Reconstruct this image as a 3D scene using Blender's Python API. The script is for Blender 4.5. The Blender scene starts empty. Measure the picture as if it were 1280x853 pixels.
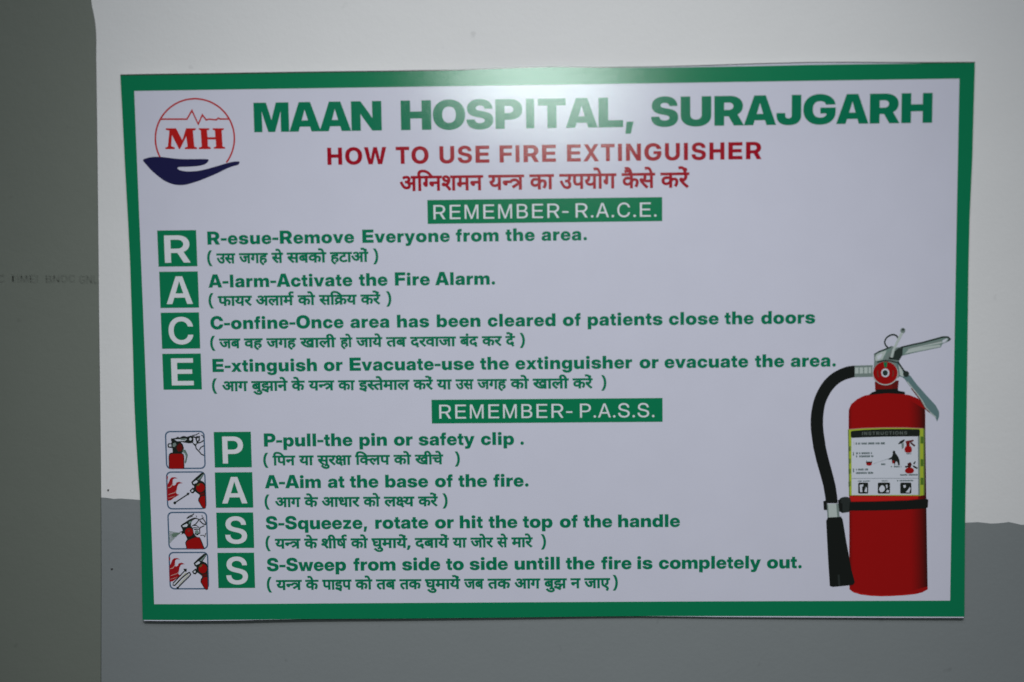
import bpy, math
import numpy as np
from mathutils import Matrix, Vector
from mathutils.geometry import delaunay_2d_cdt

S = bpy.context.scene
COL = S.collection
MM = 0.001
Z0 = 1.5                      # height of the sign's centre above the floor, metres

# ---------------------------------------------------------------- camera, world, lamps, exposure
cam_d = bpy.data.cameras.new("camera")
cam_d.sensor_width = 36.0
cam_d.lens = 56.25
cam_d.clip_start = 0.02
cam_d.clip_end = 60.0
cam = bpy.data.objects.new("camera", cam_d)
COL.objects.link(cam)
_C = [13.107, 133.47, 1138.654]
_R = [[0.9994, 0.009657, 0.033252], [-0.013301, 0.993712, 0.111178], [-0.031969, -0.111553, 0.993244]]
_rw = [[_R[0][0], _R[0][1], _R[0][2]], [-_R[2][0], -_R[2][1], -_R[2][2]], [_R[1][0], _R[1][1], _R[1][2]]]
cam.matrix_world = Matrix.Translation((_C[0]*MM, -_C[2]*MM, Z0+_C[1]*MM)) @ Matrix(_rw).to_4x4()
S.camera = cam
cam_d.dof.use_dof = True
cam_d.dof.focus_distance = 1.20
cam_d.dof.aperture_fstop = 2.8

W = bpy.data.worlds.new("World")
S.world = W
W.use_nodes = True
W.node_tree.nodes["Background"].inputs[0].default_value = (0.93, 0.95, 1.0, 1)
W.node_tree.nodes["Background"].inputs[1].default_value = 0.03

def area_lamp(name, loc, target, sx, sy, power, colour):
    d = bpy.data.lights.new(name, 'AREA')
    d.shape = 'RECTANGLE'; d.size = sx; d.size_y = sy
    d.energy = power; d.color = colour
    o = bpy.data.objects.new(name, d); COL.objects.link(o)
    o.location = loc
    o.rotation_euler = (Vector(target)-Vector(loc)).to_track_quat('-Z', 'Y').to_euler()
    return o

FILL, SPOT, FLASH = 36.0, 98.0, 1.9
area_lamp("overhead_fill", (0.1, -2.4, 3.7), (0.0, 0.0, 1.3), 2.2, 1.2, FILL, (0.94, 0.95, 1.0))  # added overhead fill for base light, placed so the sheet doesn't mirror it
area_lamp("flash_lamp", (-0.012, -1.17, Z0+0.262), (0.0, 0.0, 1.50), 0.20, 0.11, FLASH, (0.84, 1.0, 0.93))
sp = bpy.data.lights.new("falloff_spot", "SPOT"); sp.energy = SPOT; sp.color = (1.0, 0.99, 0.965)  # added spot: brightens the middle of the wall, fading outward
sp.spot_size = math.radians(29.5); sp.spot_blend = 1.0; sp.shadow_soft_size = 0.12
spo = bpy.data.objects.new("falloff_spot", sp); COL.objects.link(spo); spo.location = (0.02, -1.75, Z0+1.2)
spo.rotation_euler = (Vector((-0.005, 0, Z0-0.09))-spo.location).to_track_quat('-Z', 'Y').to_euler()

S.view_settings.view_transform = 'Standard'
S.view_settings.look = 'None'
S.view_settings.exposure = 0.0
S.view_settings.gamma = 1.0

# ---------------------------------------------------------------- materials
MATS = {}
def base_mat(name, rough, spec=0.5):
    m = bpy.data.materials.new(name); m.use_nodes = True
    nt = m.node_tree; b = nt.nodes["Principled BSDF"]
    b.inputs["Roughness"].default_value = rough
    b.inputs["Specular IOR Level"].default_value = spec
    tc = nt.nodes.new("ShaderNodeTexCoord")
    return m, nt, b, tc

def noise(nt, tc, scale, detail=3.0, rough=0.55):
    n = nt.nodes.new("ShaderNodeTexNoise")
    n.inputs["Scale"].default_value = scale
    n.inputs["Detail"].default_value = detail
    n.inputs["Roughness"].default_value = rough
    nt.links.new(tc.outputs["Object"], n.inputs["Vector"])
    return n

def vary(nt, bsdf, col, fac, amount):
    """colour wandering a little round col, driven by a noise"""
    mx = nt.nodes.new("ShaderNodeMix"); mx.data_type = 'RGBA'
    mx.inputs["A"].default_value = tuple(c*(1-amount) for c in col)+(1,)
    mx.inputs["B"].default_value = tuple(min(1.0, c*(1+amount)) for c in col)+(1,)
    nt.links.new(fac, mx.inputs["Factor"])
    nt.links.new(mx.outputs["Result"], bsdf.inputs["Base Color"])
    return mx

def print_mat(name, col, amount=0.035):
    """glossy laminated ink: faint mottling, pebbled film on top"""
    m, nt, b, tc = base_mat(name, 0.155, 0.5)
    n = noise(nt, tc, 28.0, 4.0)
    vary(nt, b, col, n.outputs["Fac"], amount)
    fine = noise(nt, tc, 950.0, 2.0)
    bp = nt.nodes.new("ShaderNodeBump")
    bp.inputs["Strength"].default_value = 0.07
    bp.inputs["Distance"].default_value = 0.0006
    nt.links.new(fine.outputs["Fac"], bp.inputs["Height"])
    nt.links.new(bp.outputs["Normal"], b.inputs["Normal"])
    MATS[name] = m
    return m

INK = {
 'white': (0.555, 0.562, 0.675), 'white2': (0.55, 0.58, 0.66), 'lettering_white': (0.62, 0.64, 0.70),
 'green': (0.003, 0.172, 0.075), 'text_green': (0.002, 0.160, 0.080), 'crimson': (0.30, 0.002, 0.014),
 'logo_red': (0.42, 0.012, 0.012), 'navy': (0.012, 0.012, 0.06),
 'top_shadow_strip': (0.035, 0.04, 0.038), 'red': (0.29, 0.005, 0.005), 'red_bright': (0.46, 0.012, 0.010), 'red_edge0': (0.17, 0.008, 0.007), 'red_edge1': (0.11, 0.008, 0.007), 'red_edge2': (0.06, 0.008, 0.007),
 'black': (0.009, 0.011, 0.010), 'soot': (0.022, 0.028, 0.027), 'ink': (0.012, 0.017, 0.014),
 'pewter': (0.17, 0.22, 0.21), 'silver': (0.42, 0.48, 0.47), 'verdigris': (0.16, 0.24, 0.22), 'teal': (0.11, 0.19, 0.20),
 'darkmetal': (0.022, 0.034, 0.030), 'rust': (0.16, 0.035, 0.025), 'lime': (0.34, 0.43, 0.035), 'olive': (0.12, 0.18, 0.05), 'leaf': (0.08, 0.17, 0.02),
 'leaf2': (0.10, 0.11, 0.03), 'leaf3': (0.12, 0.19, 0.15), 'pink': (0.38, 0.16, 0.16), 'scrawl': (0.09, 0.13, 0.135), 'rule': (0.30, 0.33, 0.38),
 'fire': (0.30, 0.008, 0.012), 'flamegap': (0.50, 0.33, 0.30), 'cream': (0.46, 0.47, 0.38), 'frame_blue': (0.065, 0.12, 0.20), 'caption_grey': (0.10, 0.12, 0.11),
}
for k in range(10):                     # the printed picture's own darker side
    f = ((k+0.5)/10)**1.15
    INK['red_side%d' % k] = tuple(a*(1-f)+b_*f for a, b_ in zip(INK['red'], (0.030, 0.006, 0.005)))
for k, c in INK.items():
    print_mat(k, c)

m, nt, b, tc = base_mat("board_core", 0.7, 0.3)
vary(nt, b, (0.38, 0.39, 0.36), noise(nt, tc, 120.0).outputs["Fac"], 0.12)
MATS['core'] = m

def paint_mat(name, col, rough, amount, spots=True, brush=0.13):
    """emulsion on plaster: slow tonal drift, roller stipple, a few specks"""
    m, nt, b, tc = base_mat(name, rough, 0.35)
    n1 = noise(nt, tc, 7.0, 5.0, 0.6)
    mx = vary(nt, b, col, n1.outputs["Fac"], amount)
    if spots:
        n3 = noise(nt, tc, 90.0, 2.0)
        r = nt.nodes.new("ShaderNodeValToRGB")
        r.color_ramp.elements[0].position = 0.72; r.color_ramp.elements[0].color = (1, 1, 1, 1)
        r.color_ramp.elements[1].position = 0.80; r.color_ramp.elements[1].color = (0.86, 0.86, 0.86, 1)
        nt.links.new(n3.outputs["Fac"], r.inputs["Fac"])
        mu = nt.nodes.new("ShaderNodeMix"); mu.data_type = 'RGBA'; mu.blend_type = 'MULTIPLY'
        mu.inputs["Factor"].default_value = 1.0
        nt.links.new(mx.outputs["Result"], mu.inputs["A"]); nt.links.new(r.outputs["Color"], mu.inputs["B"])
        nt.links.new(mu.outputs["Result"], b.inputs["Base Color"])
    n2 = noise(nt, tc, 260.0, 4.0, 0.6)
    wide = noise(nt, tc, 14.0, 3.0)
    ad = nt.nodes.new("ShaderNodeMath"); ad.operation = 'MULTIPLY_ADD'
    ad.inputs[1].default_value = 4.0
    nt.links.new(wide.outputs["Fac"], ad.inputs[0]); nt.links.new(n2.outputs["Fac"], ad.inputs[2])
    bp = nt.nodes.new("ShaderNodeBump")
    bp.inputs["Strength"].default_value = brush
    bp.inputs["Distance"].default_value = 0.0012
    nt.links.new(ad.outputs[0], bp.inputs["Height"]); nt.links.new(bp.outputs["Normal"], b.inputs["Normal"])
    MATS[name] = m
paint_mat("wall_white", (0.62, 0.625, 0.645), 0.55, 0.03)
paint_mat("dado_grey", (0.186, 0.206, 0.216), 0.42, 0.05)
paint_mat("pillar_grey", (0.142, 0.160, 0.141), 0.45, 0.06)
paint_mat("lettering_grey", (0.088, 0.102, 0.092), 0.5, 0.25, False)
paint_mat("speck_dark", (0.03, 0.03, 0.03), 0.8, 0.1, False)

# ---------------------------------------------------------------- helpers
def tag(o, label=None, cat=None, kind=None, group=None):
    for k, v in (("label", label), ("category", cat), ("kind", kind), ("group", group)):
        if v: o[k] = v
    return o

def link(name, verts, faces, mats, parent=None, mat_ix=None, normals=None):
    me = bpy.data.meshes.new(name)
    me.from_pydata(verts, [], faces)
    for k in mats: me.materials.append(MATS[k])
    if mat_ix: me.polygons.foreach_set("material_index", mat_ix)
    if normals is not None:
        me.polygons.foreach_set("use_smooth", [True]*len(me.polygons))
        me.normals_split_custom_set_from_vertices(normals)
    me.update()
    o = bpy.data.objects.new(name, me); COL.objects.link(o)
    if parent: o.parent = parent
    return o

def sstep(x): x = np.clip(x, 0, 1); return x*x*(3-2*x)
def bend(u, v):
    """how far the limp sheet stands off its flat plane, mm"""
    t = sstep((v-95)/105.0)
    return (t*(0.9*np.exp(-((u-215)/75.0)**2) + 0.5*np.exp(-((u+120)/90.0)**2))
            + 0.55*np.sin(u/95.0+0.6)*np.cos(v/70.0) + 0.8*sstep((-v-130)/70.0)*np.exp(-((u+240)/70.0)**2))
def bend_n(u, v):
    e = 0.5
    du = (bend(u+e, v)-bend(u-e, v))/(2*e); dv = (bend(u, v+e)-bend(u, v-e))/(2*e)
    n = np.stack([-du, -np.ones_like(du), -dv], 1)
    return n/np.linalg.norm(n, axis=1)[:, None]

def triangulate(polys, grid=None):
    """polygons (outer and hole contours, non-zero rule) -> points, triangles"""
    pts = []; edges = []
    for p in polys:
        q = [p[0]]
        for a in p[1:]:
            if abs(a[0]-q[-1][0])+abs(a[1]-q[-1][1]) > 1e-4: q.append(a)
        if abs(q[0][0]-q[-1][0])+abs(q[0][1]-q[-1][1]) < 1e-4: q.pop()
        if grid:
            f = []
            for i, a in enumerate(q):
                b_ = q[(i+1) % len(q)]; k = max(1, int(math.hypot(b_[0]-a[0], b_[1]-a[1])/(grid*0.8)))
                f += [(a[0]+(b_[0]-a[0])*t/k, a[1]+(b_[1]-a[1])*t/k) for t in range(k)]
            q = f
        n = len(pts); pts += q
        edges += [(n+i, n+(i+1) % len(q)) for i in range(len(q))]
    seg = np.array([(*pts[a], *pts[b]) for a, b in edges], float)
    if grid:
        a = np.array(pts); lo = a.min(0); hi = a.max(0)
        for x in np.arange(math.ceil(lo[0]/grid)*grid, hi[0], grid):
            for y in np.arange(math.ceil(lo[1]/grid)*grid, hi[1], grid):
                pts.append((float(x)+0.013, float(y)+0.017))
    V, _, F, _, _, _ = delaunay_2d_cdt([Vector(p) for p in pts], edges, [], 0, 1e-5)
    V = np.array([(v.x, v.y) for v in V]); F = np.array([f for f in F if len(f) == 3], int)
    c = V[F].mean(1)
    x0, y0, x1, y1 = seg.T
    w = np.zeros(len(c), int)
    for s in range(0, len(c), 4000):
        cx = c[s:s+4000, 0][:, None]; cy = c[s:s+4000, 1][:, None]
        up = (y0 <= cy) & (y1 > cy); dn = (y1 <= cy) & (y0 > cy)
        with np.errstate(divide='ignore', invalid='ignore'):
            xi = x0+(cy-y0)*(x1-x0)/(y1-y0)
        w[s:s+4000] = ((up & (xi > cx)).astype(int)-(dn & (xi > cx)).astype(int)).sum(1)
    F = F[w != 0]
    a = V[F]; cr = (a[:, 1, 0]-a[:, 0, 0])*(a[:, 2, 1]-a[:, 0, 1])-(a[:, 1, 1]-a[:, 0, 1])*(a[:, 2, 0]-a[:, 0, 0])
    F[cr < 0] = F[cr < 0][:, ::-1]
    return V, F[np.abs(cr) > 1e-9]

LAYER = 0.07                 # mm between one printed layer and the next
def printed(name, pieces, parent, label=None):
    """pieces: (material, polygons, layer) -> ONE mesh lying on the sheet"""
    vs = []; fs = []; mi = []; ns = []; names = []
    for mat, polys, lay in pieces:
        a = np.concatenate([np.array(p) for p in polys]); ext = (a.max(0)-a.min(0)).max()
        V, F = triangulate(polys, 8.0 if ext > 22 else None)
        used = np.unique(F); rm = -np.ones(len(V), int); rm[used] = np.arange(len(used)); V = V[used]; F = rm[F]
        if mat not in names: names.append(mat)
        u, v = V[:, 0], V[:, 1]; w = bend(u, v)+LAYER*lay
        k = sum(len(x) for x in vs)
        vs.append(np.stack([u, -w, v], 1)*MM); ns.append(bend_n(u, v))
        fs += (F+k).tolist(); mi += [names.index(mat)]*len(F)
    o = link(name, np.concatenate(vs).tolist(), fs, names, parent, mi, np.concatenate(ns).tolist())
    if label: o["label"] = label
    return o

def dec(s):
    return [[tuple(int(c)/100 for c in q.split(',')) for q in p.split(' ')] for p in s.split('/')]

def glyph_contours(code):
    out = []
    for part in code.split('/'):
        x = y = 0; pts = []
        for tok in part.split(' '):
            on = '.' in tok
            a, b_ = tok.split('.' if on else '!')
            x += int(a); y += int(b_); pts.append((x, y, on))
        e = []
        for i, p in enumerate(pts):
            q = pts[(i+1) % len(pts)]; e.append(p)
            if not p[2] and not q[2]: e.append(((p[0]+q[0])/2, (p[1]+q[1])/2, True))
        k = next(i for i, p in enumerate(e) if p[2]); e = e[k:]+e[:k]+[e[k]]
        i = 0; poly = []
        while i < len(e)-1:
            p = e[i]
            if e[i+1][2]: poly.append(p[:2]); i += 1
            else:
                q, r = e[i+1], e[i+2]
                for t in (0, .25, .5, .75):
                    poly.append(tuple((1-t)**2*p[d]+2*t*(1-t)*q[d]+t*t*r[d] for d in (0, 1)))
                i += 2
        out.append(poly)
    return out
_cache = {}
def word_polys(word):
    out = []
    for k, x, y, sx, sy in word:
        if k not in _cache: _cache[k] = glyph_contours(GLYPHS[k])
        out += [[(x+a*sx, y+b*sy) for a, b in c] for c in _cache[k]]
    return out
def text_pieces(words, mat, lay):
    return [(mat, word_polys(w), lay) for w in words if w]

# ---------------------------------------------------------------- traced outlines and letter shapes (mm on the sheet)
GLYPHS = {
 'kM': '83.0 0.1490 645.0 139.-466 18!-60 48!-173 50!-190 43!-173 13.-60 -111.0 14!60 42!173 50!190 47!173 18.60 136.466 647.0 0.-1490 -424.0 0.576 0!51 6!162 6!192 5!197 0.86 49.0 -22!-86 -52!-195 -51!-191 -45!-162 -17.-54 -179.-576 -349.0 -182.576 -17!54 -48!162 -52!191 -53!195 -22.86 55.0 0!-86 5!-197 6!-192 5!-162 0.-51 0.-576',
 'kA': '0.0 517.1490 580.0 522.-1490 -484.0 -173.578 -56!188 -105!367 -50.198 116.0 -52!-198 -107!-367 -58.-188 -179.-578/386.245 0.320 848.0 0.-320',
 'kN': '92.0 0.1490 486.0 416.-585 28!-38 83!-131 93!-150 41.-66 -58.-116 -6!81 -6!207 -4!193 0.59 0.546 477.0 0.-1490 -486.0 -389.544 -34!49 -102!153 -116!188 -59.98 94.24 10!-105 8!-202 1!-160 0.-45 0.-544',
 'kH': '93.0 0.1490 485.0 0.-557 578.0 0.557 485.0 0.-1490 -485.0 0.581 -578.0 0.-581',
 'kO': '867.-24 -230!0 -374!178 -218!343 0.247 0!249 218!344 374!177 230.0 230!0 373!-177 219!-344 0.-249 0!-248 -219!-343 -373!-177/867.336 111!0 155!97 79!183 0.128 0!129 -79!184 -155!97 -111.0 -110!0 -154!-97 -81!-184 0.-129 0!-128 81!-183 154!-97',
 'kS': '754.-24 -220!0 -307!120 -158!233 0.167 421.0 3!-60 67!-86 119!-46 81.0 70!0 105!33 59!59 0.39 0!36 -55!54 -116!40 -90.16 -159.28 -231!41 -244!222 0.166 0!142 165!214 293!120 194.0 199!0 287!-118 159!-222 5.-156 -409.0 -7!78 -126!90 -99.0 -63!0 -96!-33 -55!-57 0.-38 0!-36 50!-50 106!-37 82.-14 129.-22 137!-24 198!-74 127!-106 60!-140 0.-89 0!-156 -160!-219 -304!-115',
 'kP': '91.0 0.1490 717.0 201!0 295!-127 160!-233 0.-160 0!-159 -160!-234 -295!-127 -201.0 -447.0 0.342 412.0 71!0 103!44 57!80 0.54 0!55 -57!79 -103!44 -71.0 -211.0 0.-1148',
 'kI': '197.0 0.1490 416.0 0.-1490',
 'kT': '45.1138 0.352 1413.0 0.-352 -474.0 0.-1138 -465.0 0.1138',
 'kL': '94.0 0.1490 491.0 0.-1138 756.0 0.-352',
 'k,': '113.-338 61.610 370.0 -156.-610',
 'kU': '867.-24 -234!0 -346!137 -191!249 0.168 0.960 485.0 0.-926 0!-69 75!-107 128!-62 83.0 84!0 128!61 74!107 0.70 0.926 485.0 0.-960 0!-168 -191!-249 -346!-137',
 'kR': '95.0 0.1490 752.0 211!0 309!-127 168!-233 0.-160 0!-155 -175!-226 -319!-123 -220.0 -422.0 0.322 411.0 75!0 108!46 59!82 0.54 0!55 -59!81 -108!46 -75.0 -221.0 0.-1152/1075.0 -385.676 505.0 394.-676',
 'kJ': '663.-24 -294!0 -317!258 0.240 0.118 445.0 0.-122 0!-72 82!-78 76.0 76!0 83!78 0.72 0.1020 482.0 0.-1028 0!-234 -328!-252',
 'kG': '883.-24 -254!0 -376!188 -207!345 0.235 0!249 219!344 377!177 232.0 155!0 275!-76 211!-143 131!-197 11.-122 -485.0 -9!42 -43!66 -70!46 -95!24 -62.0 -120!0 -163!-95 -84!-182 0.-133 0!-132 85!-182 167!-94 122.0 100!0 136!52 70!93 0.62 98.-8 -407.0 0.297 773.0 0.-215 0!-194 -197!-288 -353!-159',
 'sH': '99.0 0.1490 361.0 0.-581 584.0 0.581 360.0 0.-1490 -360.0 0.608 -584.0 0.-608',
 'sO': '810.-24 -214!0 -342!183 -198!344 0.241 0!243 198!344 342!183 214.0 213!0 341!-183 199!-344 0.-243 0!-241 -199!-344 -341!-183/810.286 114!0 168!108 93!205 0.145 0!146 -93!206 -168!108 -114.0 -114!0 -169!-108 -93!-206 0.-146 0!-145 93!-205 169!-108',
 'sW': '381.0 -376.1490 361.0 142.-670 21!-100 37!-199 35!-198 16.-101 -72.0 18!101 37!198 40!199 22.100 154.670 333.0 153.-670 22!-100 40!-199 38!-198 18.-101 -74.0 17!101 35!198 37!199 20.100 144.670 361.0 -377.-1490 -371.0 -183.759 -20!85 -42!224 -32.150 94.0 -31!-150 -42!-224 -21.-85 -182.-759',
 'sT': '41.1188 0.302 1189.0 0.-302 -423.0 0.-1188 -342.0 0.1188',
 'sU': '752.-24 -198!0 -293!137 -161!247 0.164 0.966 359.0 0.-938 0!-79 74!-124 131!-71 88.0 88!0 131!71 73!123 0.80 0.938 359.0 0.-966 0!-164 -161!-247 -293!-137',
 'sS': '699.-24 -200!0 -282!121 -148!231 0.164 344.0 2!-72 71!-104 129!-55 88.0 78!0 117!41 65!75 0.49 0!43 -54!64 -116!48 -92.18 -155.32 -223!45 -225!213 0.162 0!139 149!208 268!116 177.0 181!0 262!-117 145!-218 5.-153 -334.0 -7!95 -137!108 -111.0 -69!0 -107!-41 -61!-72 0.-48 0!-42 51!-59 109!-45 86.-17 135.-27 126!-25 181!-75 117!-104 56!-137 0.-86 0!-149 -148!-213 -278!-113',
 'sE': '107.0 0.1490 1213.0 0.-302 -824.0 0.-293 761.0 0.-292 -761.0 0.-301 824.0 0.-302',
 'sF': '103.0 0.1490 1124.0 0.-302 -753.0 0.-322 705.0 0.-291 -705.0 0.-575',
 'sI': '112.0 0.1490 354.0 0.-1490',
 'sR': '109.0 0.1490 684.0 193!0 281!-123 152!-225 0.-154 0!-151 -160!-220 -290!-120 -198.0 -421.0 0.280 417.0 82!0 118!52 65!95 0.64 0!64 -65!94 -119!53 -82.0 -261.0 0.-1199/1044.0 -373.674 410.0 381.-674',
 'sX': '6.0 593.890 0.-263 -543.863 379.0 138.-228 30!-49 57!-100 56!-99 28.-49 -93.0 29!49 56!99 59!100 30.49 140.228 370.0 -530.-844 0.248 577.-894 -389.0 -179.290 -24!40 -48!79 -48!79 -24.40 48.0 -24!-40 -48!-79 -49!-79 -26.-40 -186.-290',
 'sN': '98.0 0.1490 369.0 431.-686 23!-36 70!-123 78!-142 35.-64 -42.-95 -4!73 -6!190 -3!176 0.52 0.655 356.0 0.-1490 -369.0 -395.627 -28!46 -86!145 -101!182 -53.98 66.30 7!-108 7!-197 1!-152 0.-43 0.-628',
 'sG': '827.-24 -231!0 -347!190 -192!346 0.232 0!243 201!345 347!182 216.0 141!0 248!-75 192!-141 121!-194 14.-120 -387.0 -11!51 -52!81 -81!58 -106!30 -66.0 -125!0 -176!-110 -93!-205 0.-145 0!-144 94!-205 178!-109 127.0 104!0 151!67 83!121 0.81 84.-7 -407.0 0.261 694.0 0.-201 0!-188 -183!-285 -324!-159',
 'd9_27': '497.218 0!-84 -109!-81 -76.0 -97!0 -146!139 -76.180 122.44 52!-126 89!-110 49.0 29!0 30!22 0.25 0!28 -34!48 -19.15 -17!-3 -59.-2 -9.124 87!3 40!30 0.24 0!22 -28!19 -23.0 -33!0 -54!-18 -59.-30 -43.120 48!26 84!26 53.0 89!0 99!-93 0.-71 0!-93 -49.-31 -15!13 3.-4 27!-3 34.0 30!0 47!6 4.1 0.140 -73.0 0.125 312.0 0.-125 -104.0 0.-551 -135.0 0.282 8!2 -50!-5 -27.0 -19!0 22.-3 -4!9',
 'd67_27': '62.524 -89.0 0.125 62.0 8!-15 -17!56 0.34 0!91 133!108 107.0 150!0 229!-161 107.-174 -146.0 -153!209 -170.0 -61!0 -61!-46 0.-37 0!-25 16!-37 2.-3 121.0 0.-125 -103.0 0.-551 -135.0',
 'd185_27': '235.524 0.-290 0!-36 -39!-47 -36.0 -35!0 -66!50 -45!71 0.36 0!34 43!44 45.0 -2.0 0.138 -127.0 0.125 350.0 0.-125',
 'd44_27': '-27.649 623.0 0.-125 -103.0 0.-551 -135.0 0.298 -127.0 0.-27 0!-39 -44!-44 -34.0 -33!0 -65!51 -45!70 0.36 0!34 43!44 45.0 260.0 0.128 -385.0',
 'd58_27': '122.162 -44!0 -65!48 0.45 0!42 53!44 38.0 23!0 47!-18 22.-17 29!9 53!72 0.56 0!46 -44!50 -35.0 -21!0 -13!-12 0.-11 0!-8 11!-21 44!-18 84.-3 -30.-124 -126!8 -109!97 0.70 0!63 88!79 77.0 54!0 94!-50 59!-98 0.-71 0!-76 -77!-130 -33.-18 17!-15 86!-97 48.-68 -109.-74 -65!92 -81!90 -25.21 -18!-3/618.524 0.-551 -135.0 0.551 -89.0 0.125 328.0 0.-125',
 'd50_27': '536.524 0.-551 -135.0 0.250 -167.0 0.-10 0!-44 -45!-45 -30.0 -26!0 -52!31 -41!44 -28!53 0.26 0!30 43!40 45.0 -1.0 0.176 -126.0 0.125 666.0 0.-125/401.524 -167.0 0.-176 167.0',
 'd51_27': '622.649 0.-125 -104.0 0.-551 -135.0 0.157 11!7 -85!-32 -56.0 -102!0 -125!136 -18.133 80!17 45!35 0.31 0!22 -19!40 -4.5 -137.0 0.125/165.284 6!-15 49!-39 39.0 43!0 64!36 17.19 0.239 -126.0 10!-18 0.-61 0!-128',
 'd202_27': '-27.649 427.0 0.-125 -427.0/231.271 0.-27 0!-39 -44!-44 -34.0 -33!0 -65!51 -45!70 0.36 0!34 43!44 45.0 314.0 0.-125',
 'd269_27': '120.28 -79.112 245.148 -21!27 -51!38 -33.0 -24!0 -51!-14 -66.-34 -47.126 58!27 80!25 48.0 45!0 74!-29 67!-62 11.-50 -21.182 -382.0 0.125 620.0 0.-125 -103.0 0.-551 -135.0 0.211',
 'd25_27': '804.524 -325.0 0.-108 9!10 81.0 76!0 98!-99 0.-88 0!-50 -32!-112 -52.-74 -121.69 42!53 29!76 0.36 0!37 -25!29 -22.0 -41!0 -42.-54 0.-276 -135.0 0.143 18!15 -80!-40 -56.0 -53!0 -95!44 -59!90 0.65 0!92 127!109 98.0 25!0 59!-7 40.-8 -11.-129 -45!11 -46!6 -17.0 -48!0 -47!-38 0.-34 0!-40 44!-37 30.0 36!0 60!36 20.20 0.253 -371.0 0.125 831.0',
 'd66_27': '197.524 0.-551 -135.0 0.551 -89.0 0.125 327.0 0.-125',
 'd13_27': '-27.649 617.0 0.-125 -80.0 2!-2 0.-58 0!-106 -60.-35 11!-9 63!-95 0.-67 0!-58 -54!-82 -90!-39 -54.0 -64!0 -115!68 -100!145 -55.143 122.43 37!-101 63!-113 68!-57 36.0 33!0 34!24 0.35 0!33 -38!58 -27.21 -20!-4 -63.-2 -9.124 94!3 53!35 0.35 0!22 -22!33 -11.6 -371.0',
 'd46_27': '506.524 0.-551 -135.0 0.168 10!7 -75!-29 -52.0 -45!0 -75!31 -25.25 -30!32 -27!83 0.68 0.166 -79.0 0.125 637.0 0.-125/371.524 -184.0 0.-155 0!-39 5!-43 10!-20 7.-8 15!-15 39.0 33!0 61!33 14.14',
 'd79_27': '197.524 0.-551 -135.0 0.551 -89.0 0.125 327.0 0.-125/69.588 -26!97 -37!83 -37!28 -25.0 -18!0 -30!-8 -39.-14 -41.125 68!24 57.0 62!0 92!-59 67!-132 38.-144',
 'd27_27': '235.524 0.-290 0!-36 -39!-47 -36.0 -35!0 -66!50 -45!71 0.36 0!34 43!44 45.0 -2.0 0.138 -127.0 0.125 632.0 0.-125 -104.0 0.-551 -135.0 0.551',
 'd76_27': '-193.588 -33!49 -38!30 -33!9 -23.0 -16!0 -37!-10 -44.-20 -45.120 48!21 56!13 32.0 53!0 81!-50 15.-23 -40.-20 -10!27 -33!48 -32!18 -24.0 -21!0 -26!-7 -39.-16 -41.121 68!25 57.0 62!0 92!-59 67!-132 38.-144',
 'd60_27': '614.524 0.-551 -135.0 0.256 3!1 -62!-6 -40.0 -44!0 -97!16 -23.7 -11!-7 5.2 18!-23 109!-108 83.-67 -93.-93 -76!66 -100!102 -77!89 -23.32 -25!35 -13!44 0.21 0!29 45!51 46.0 33!0 48!-30 0.0 -7!-6 12!47 0.27 0!27 -8!43 2.-4 -211.0 0.125 745.0 0.-125/369.349 37!0 61!8 12.3 0.164 -158.0 -7!18 11!-51 0.-33 0!-46 -22!-71 8.9 6!-1',
 'd75_27': '-190.588 -26!97 -37!83 -37!28 -25.0 -18!0 -30!-8 -39.-14 -41.125 68!24 57.0 62!0 92!-59 67!-132 38.-144',
 'd52_27': '436.45 -93.-93 -79!65 -105!101 -82!90 -24.32 -24!34 -16!44 0.22 0!29 45!51 46.0 33!0 48!-30 4.-6 12!6 28!46 0.32 0!20 -9!39 2.-3 -249.0 0.125 478.0 0.-125 -89.0 1!-2 0.-64 0!-62 -51!-88 -83!-58 -17.-7 19!-22 117!-109',
 'd6_27': '-212.772 0!35 49!50 33.0 35!0 47!-50 0.-35 0!-35 -47!-50 -35.0 -33!0 -49!50',
 'rR': '167.0 0.1490 645.0 182!0 265!-111 143!-205 0.-140 0!-140 -152!-205 -273!-110 -182.0 -502.0 0.168 513.0 117!0 168!70 91!129 0.88 0!89 -92!128 -169!69 -117.0 -414.0 0.-1320/1168.0 -414.670 249.0 422.-670',
 'rE': '168.0 0.1490 1140.0 0.-170 -916.0 0.-473 848.0 0.-170 -848.0 0.-507 916.0 0.-170',
 'rM': '142.0 0.1490 261.0 359.-935 13!-34 35!-98 38!-107 34!-95 10.-31 -44.0 10!31 33!95 38!107 36!98 12.34 353.935 262.0 0.-1490 -186.0 0.848 0!49 1!112 3!121 3!122 1.57 26.0 -25!-70 -47!-136 -43!-120 -35!-99 -14.-36 -331.-848 -156.0 -333.848 -14!36 -37!99 -43!120 -49!136 -27.70 35.0 2!-57 2!-122 3!-121 1!-112 0.-49 0.-848',
 'rB': '153.0 0.1490 577.0 161!0 229!-97 122!-176 0.-122 0!-85 -62!-126 -116!-86 -82.-25 0.-2 91!-14 147!-85 86!-147 0.-107 0!-127 -124!-188 -252!-103 -188.0/357.168 380.0 174!0 187!125 0.121 0!81 -82!116 -157!63 -112.0 -390.0/357.839 378.0 96!0 136!59 72!108 0.75 0!111 -161!130 -143.0 -378.0',
 'r-': '674.690 0.-168 -655.0 0.168',
 'r.': '294.-17 -54!0 -76!76 0.53 0!55 76!75 54.0 55!0 74!-75 0.-55 0!-53 -74!-76',
 'rA': '19.0 563.1490 230.0 557.-1490 -213.0 -314.881 -33!94 -80!237 -60.186 56.0 -60!-186 -80!-237 -35.-94 -322.-881/316.409 0.168 756.0 0.-168',
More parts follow.
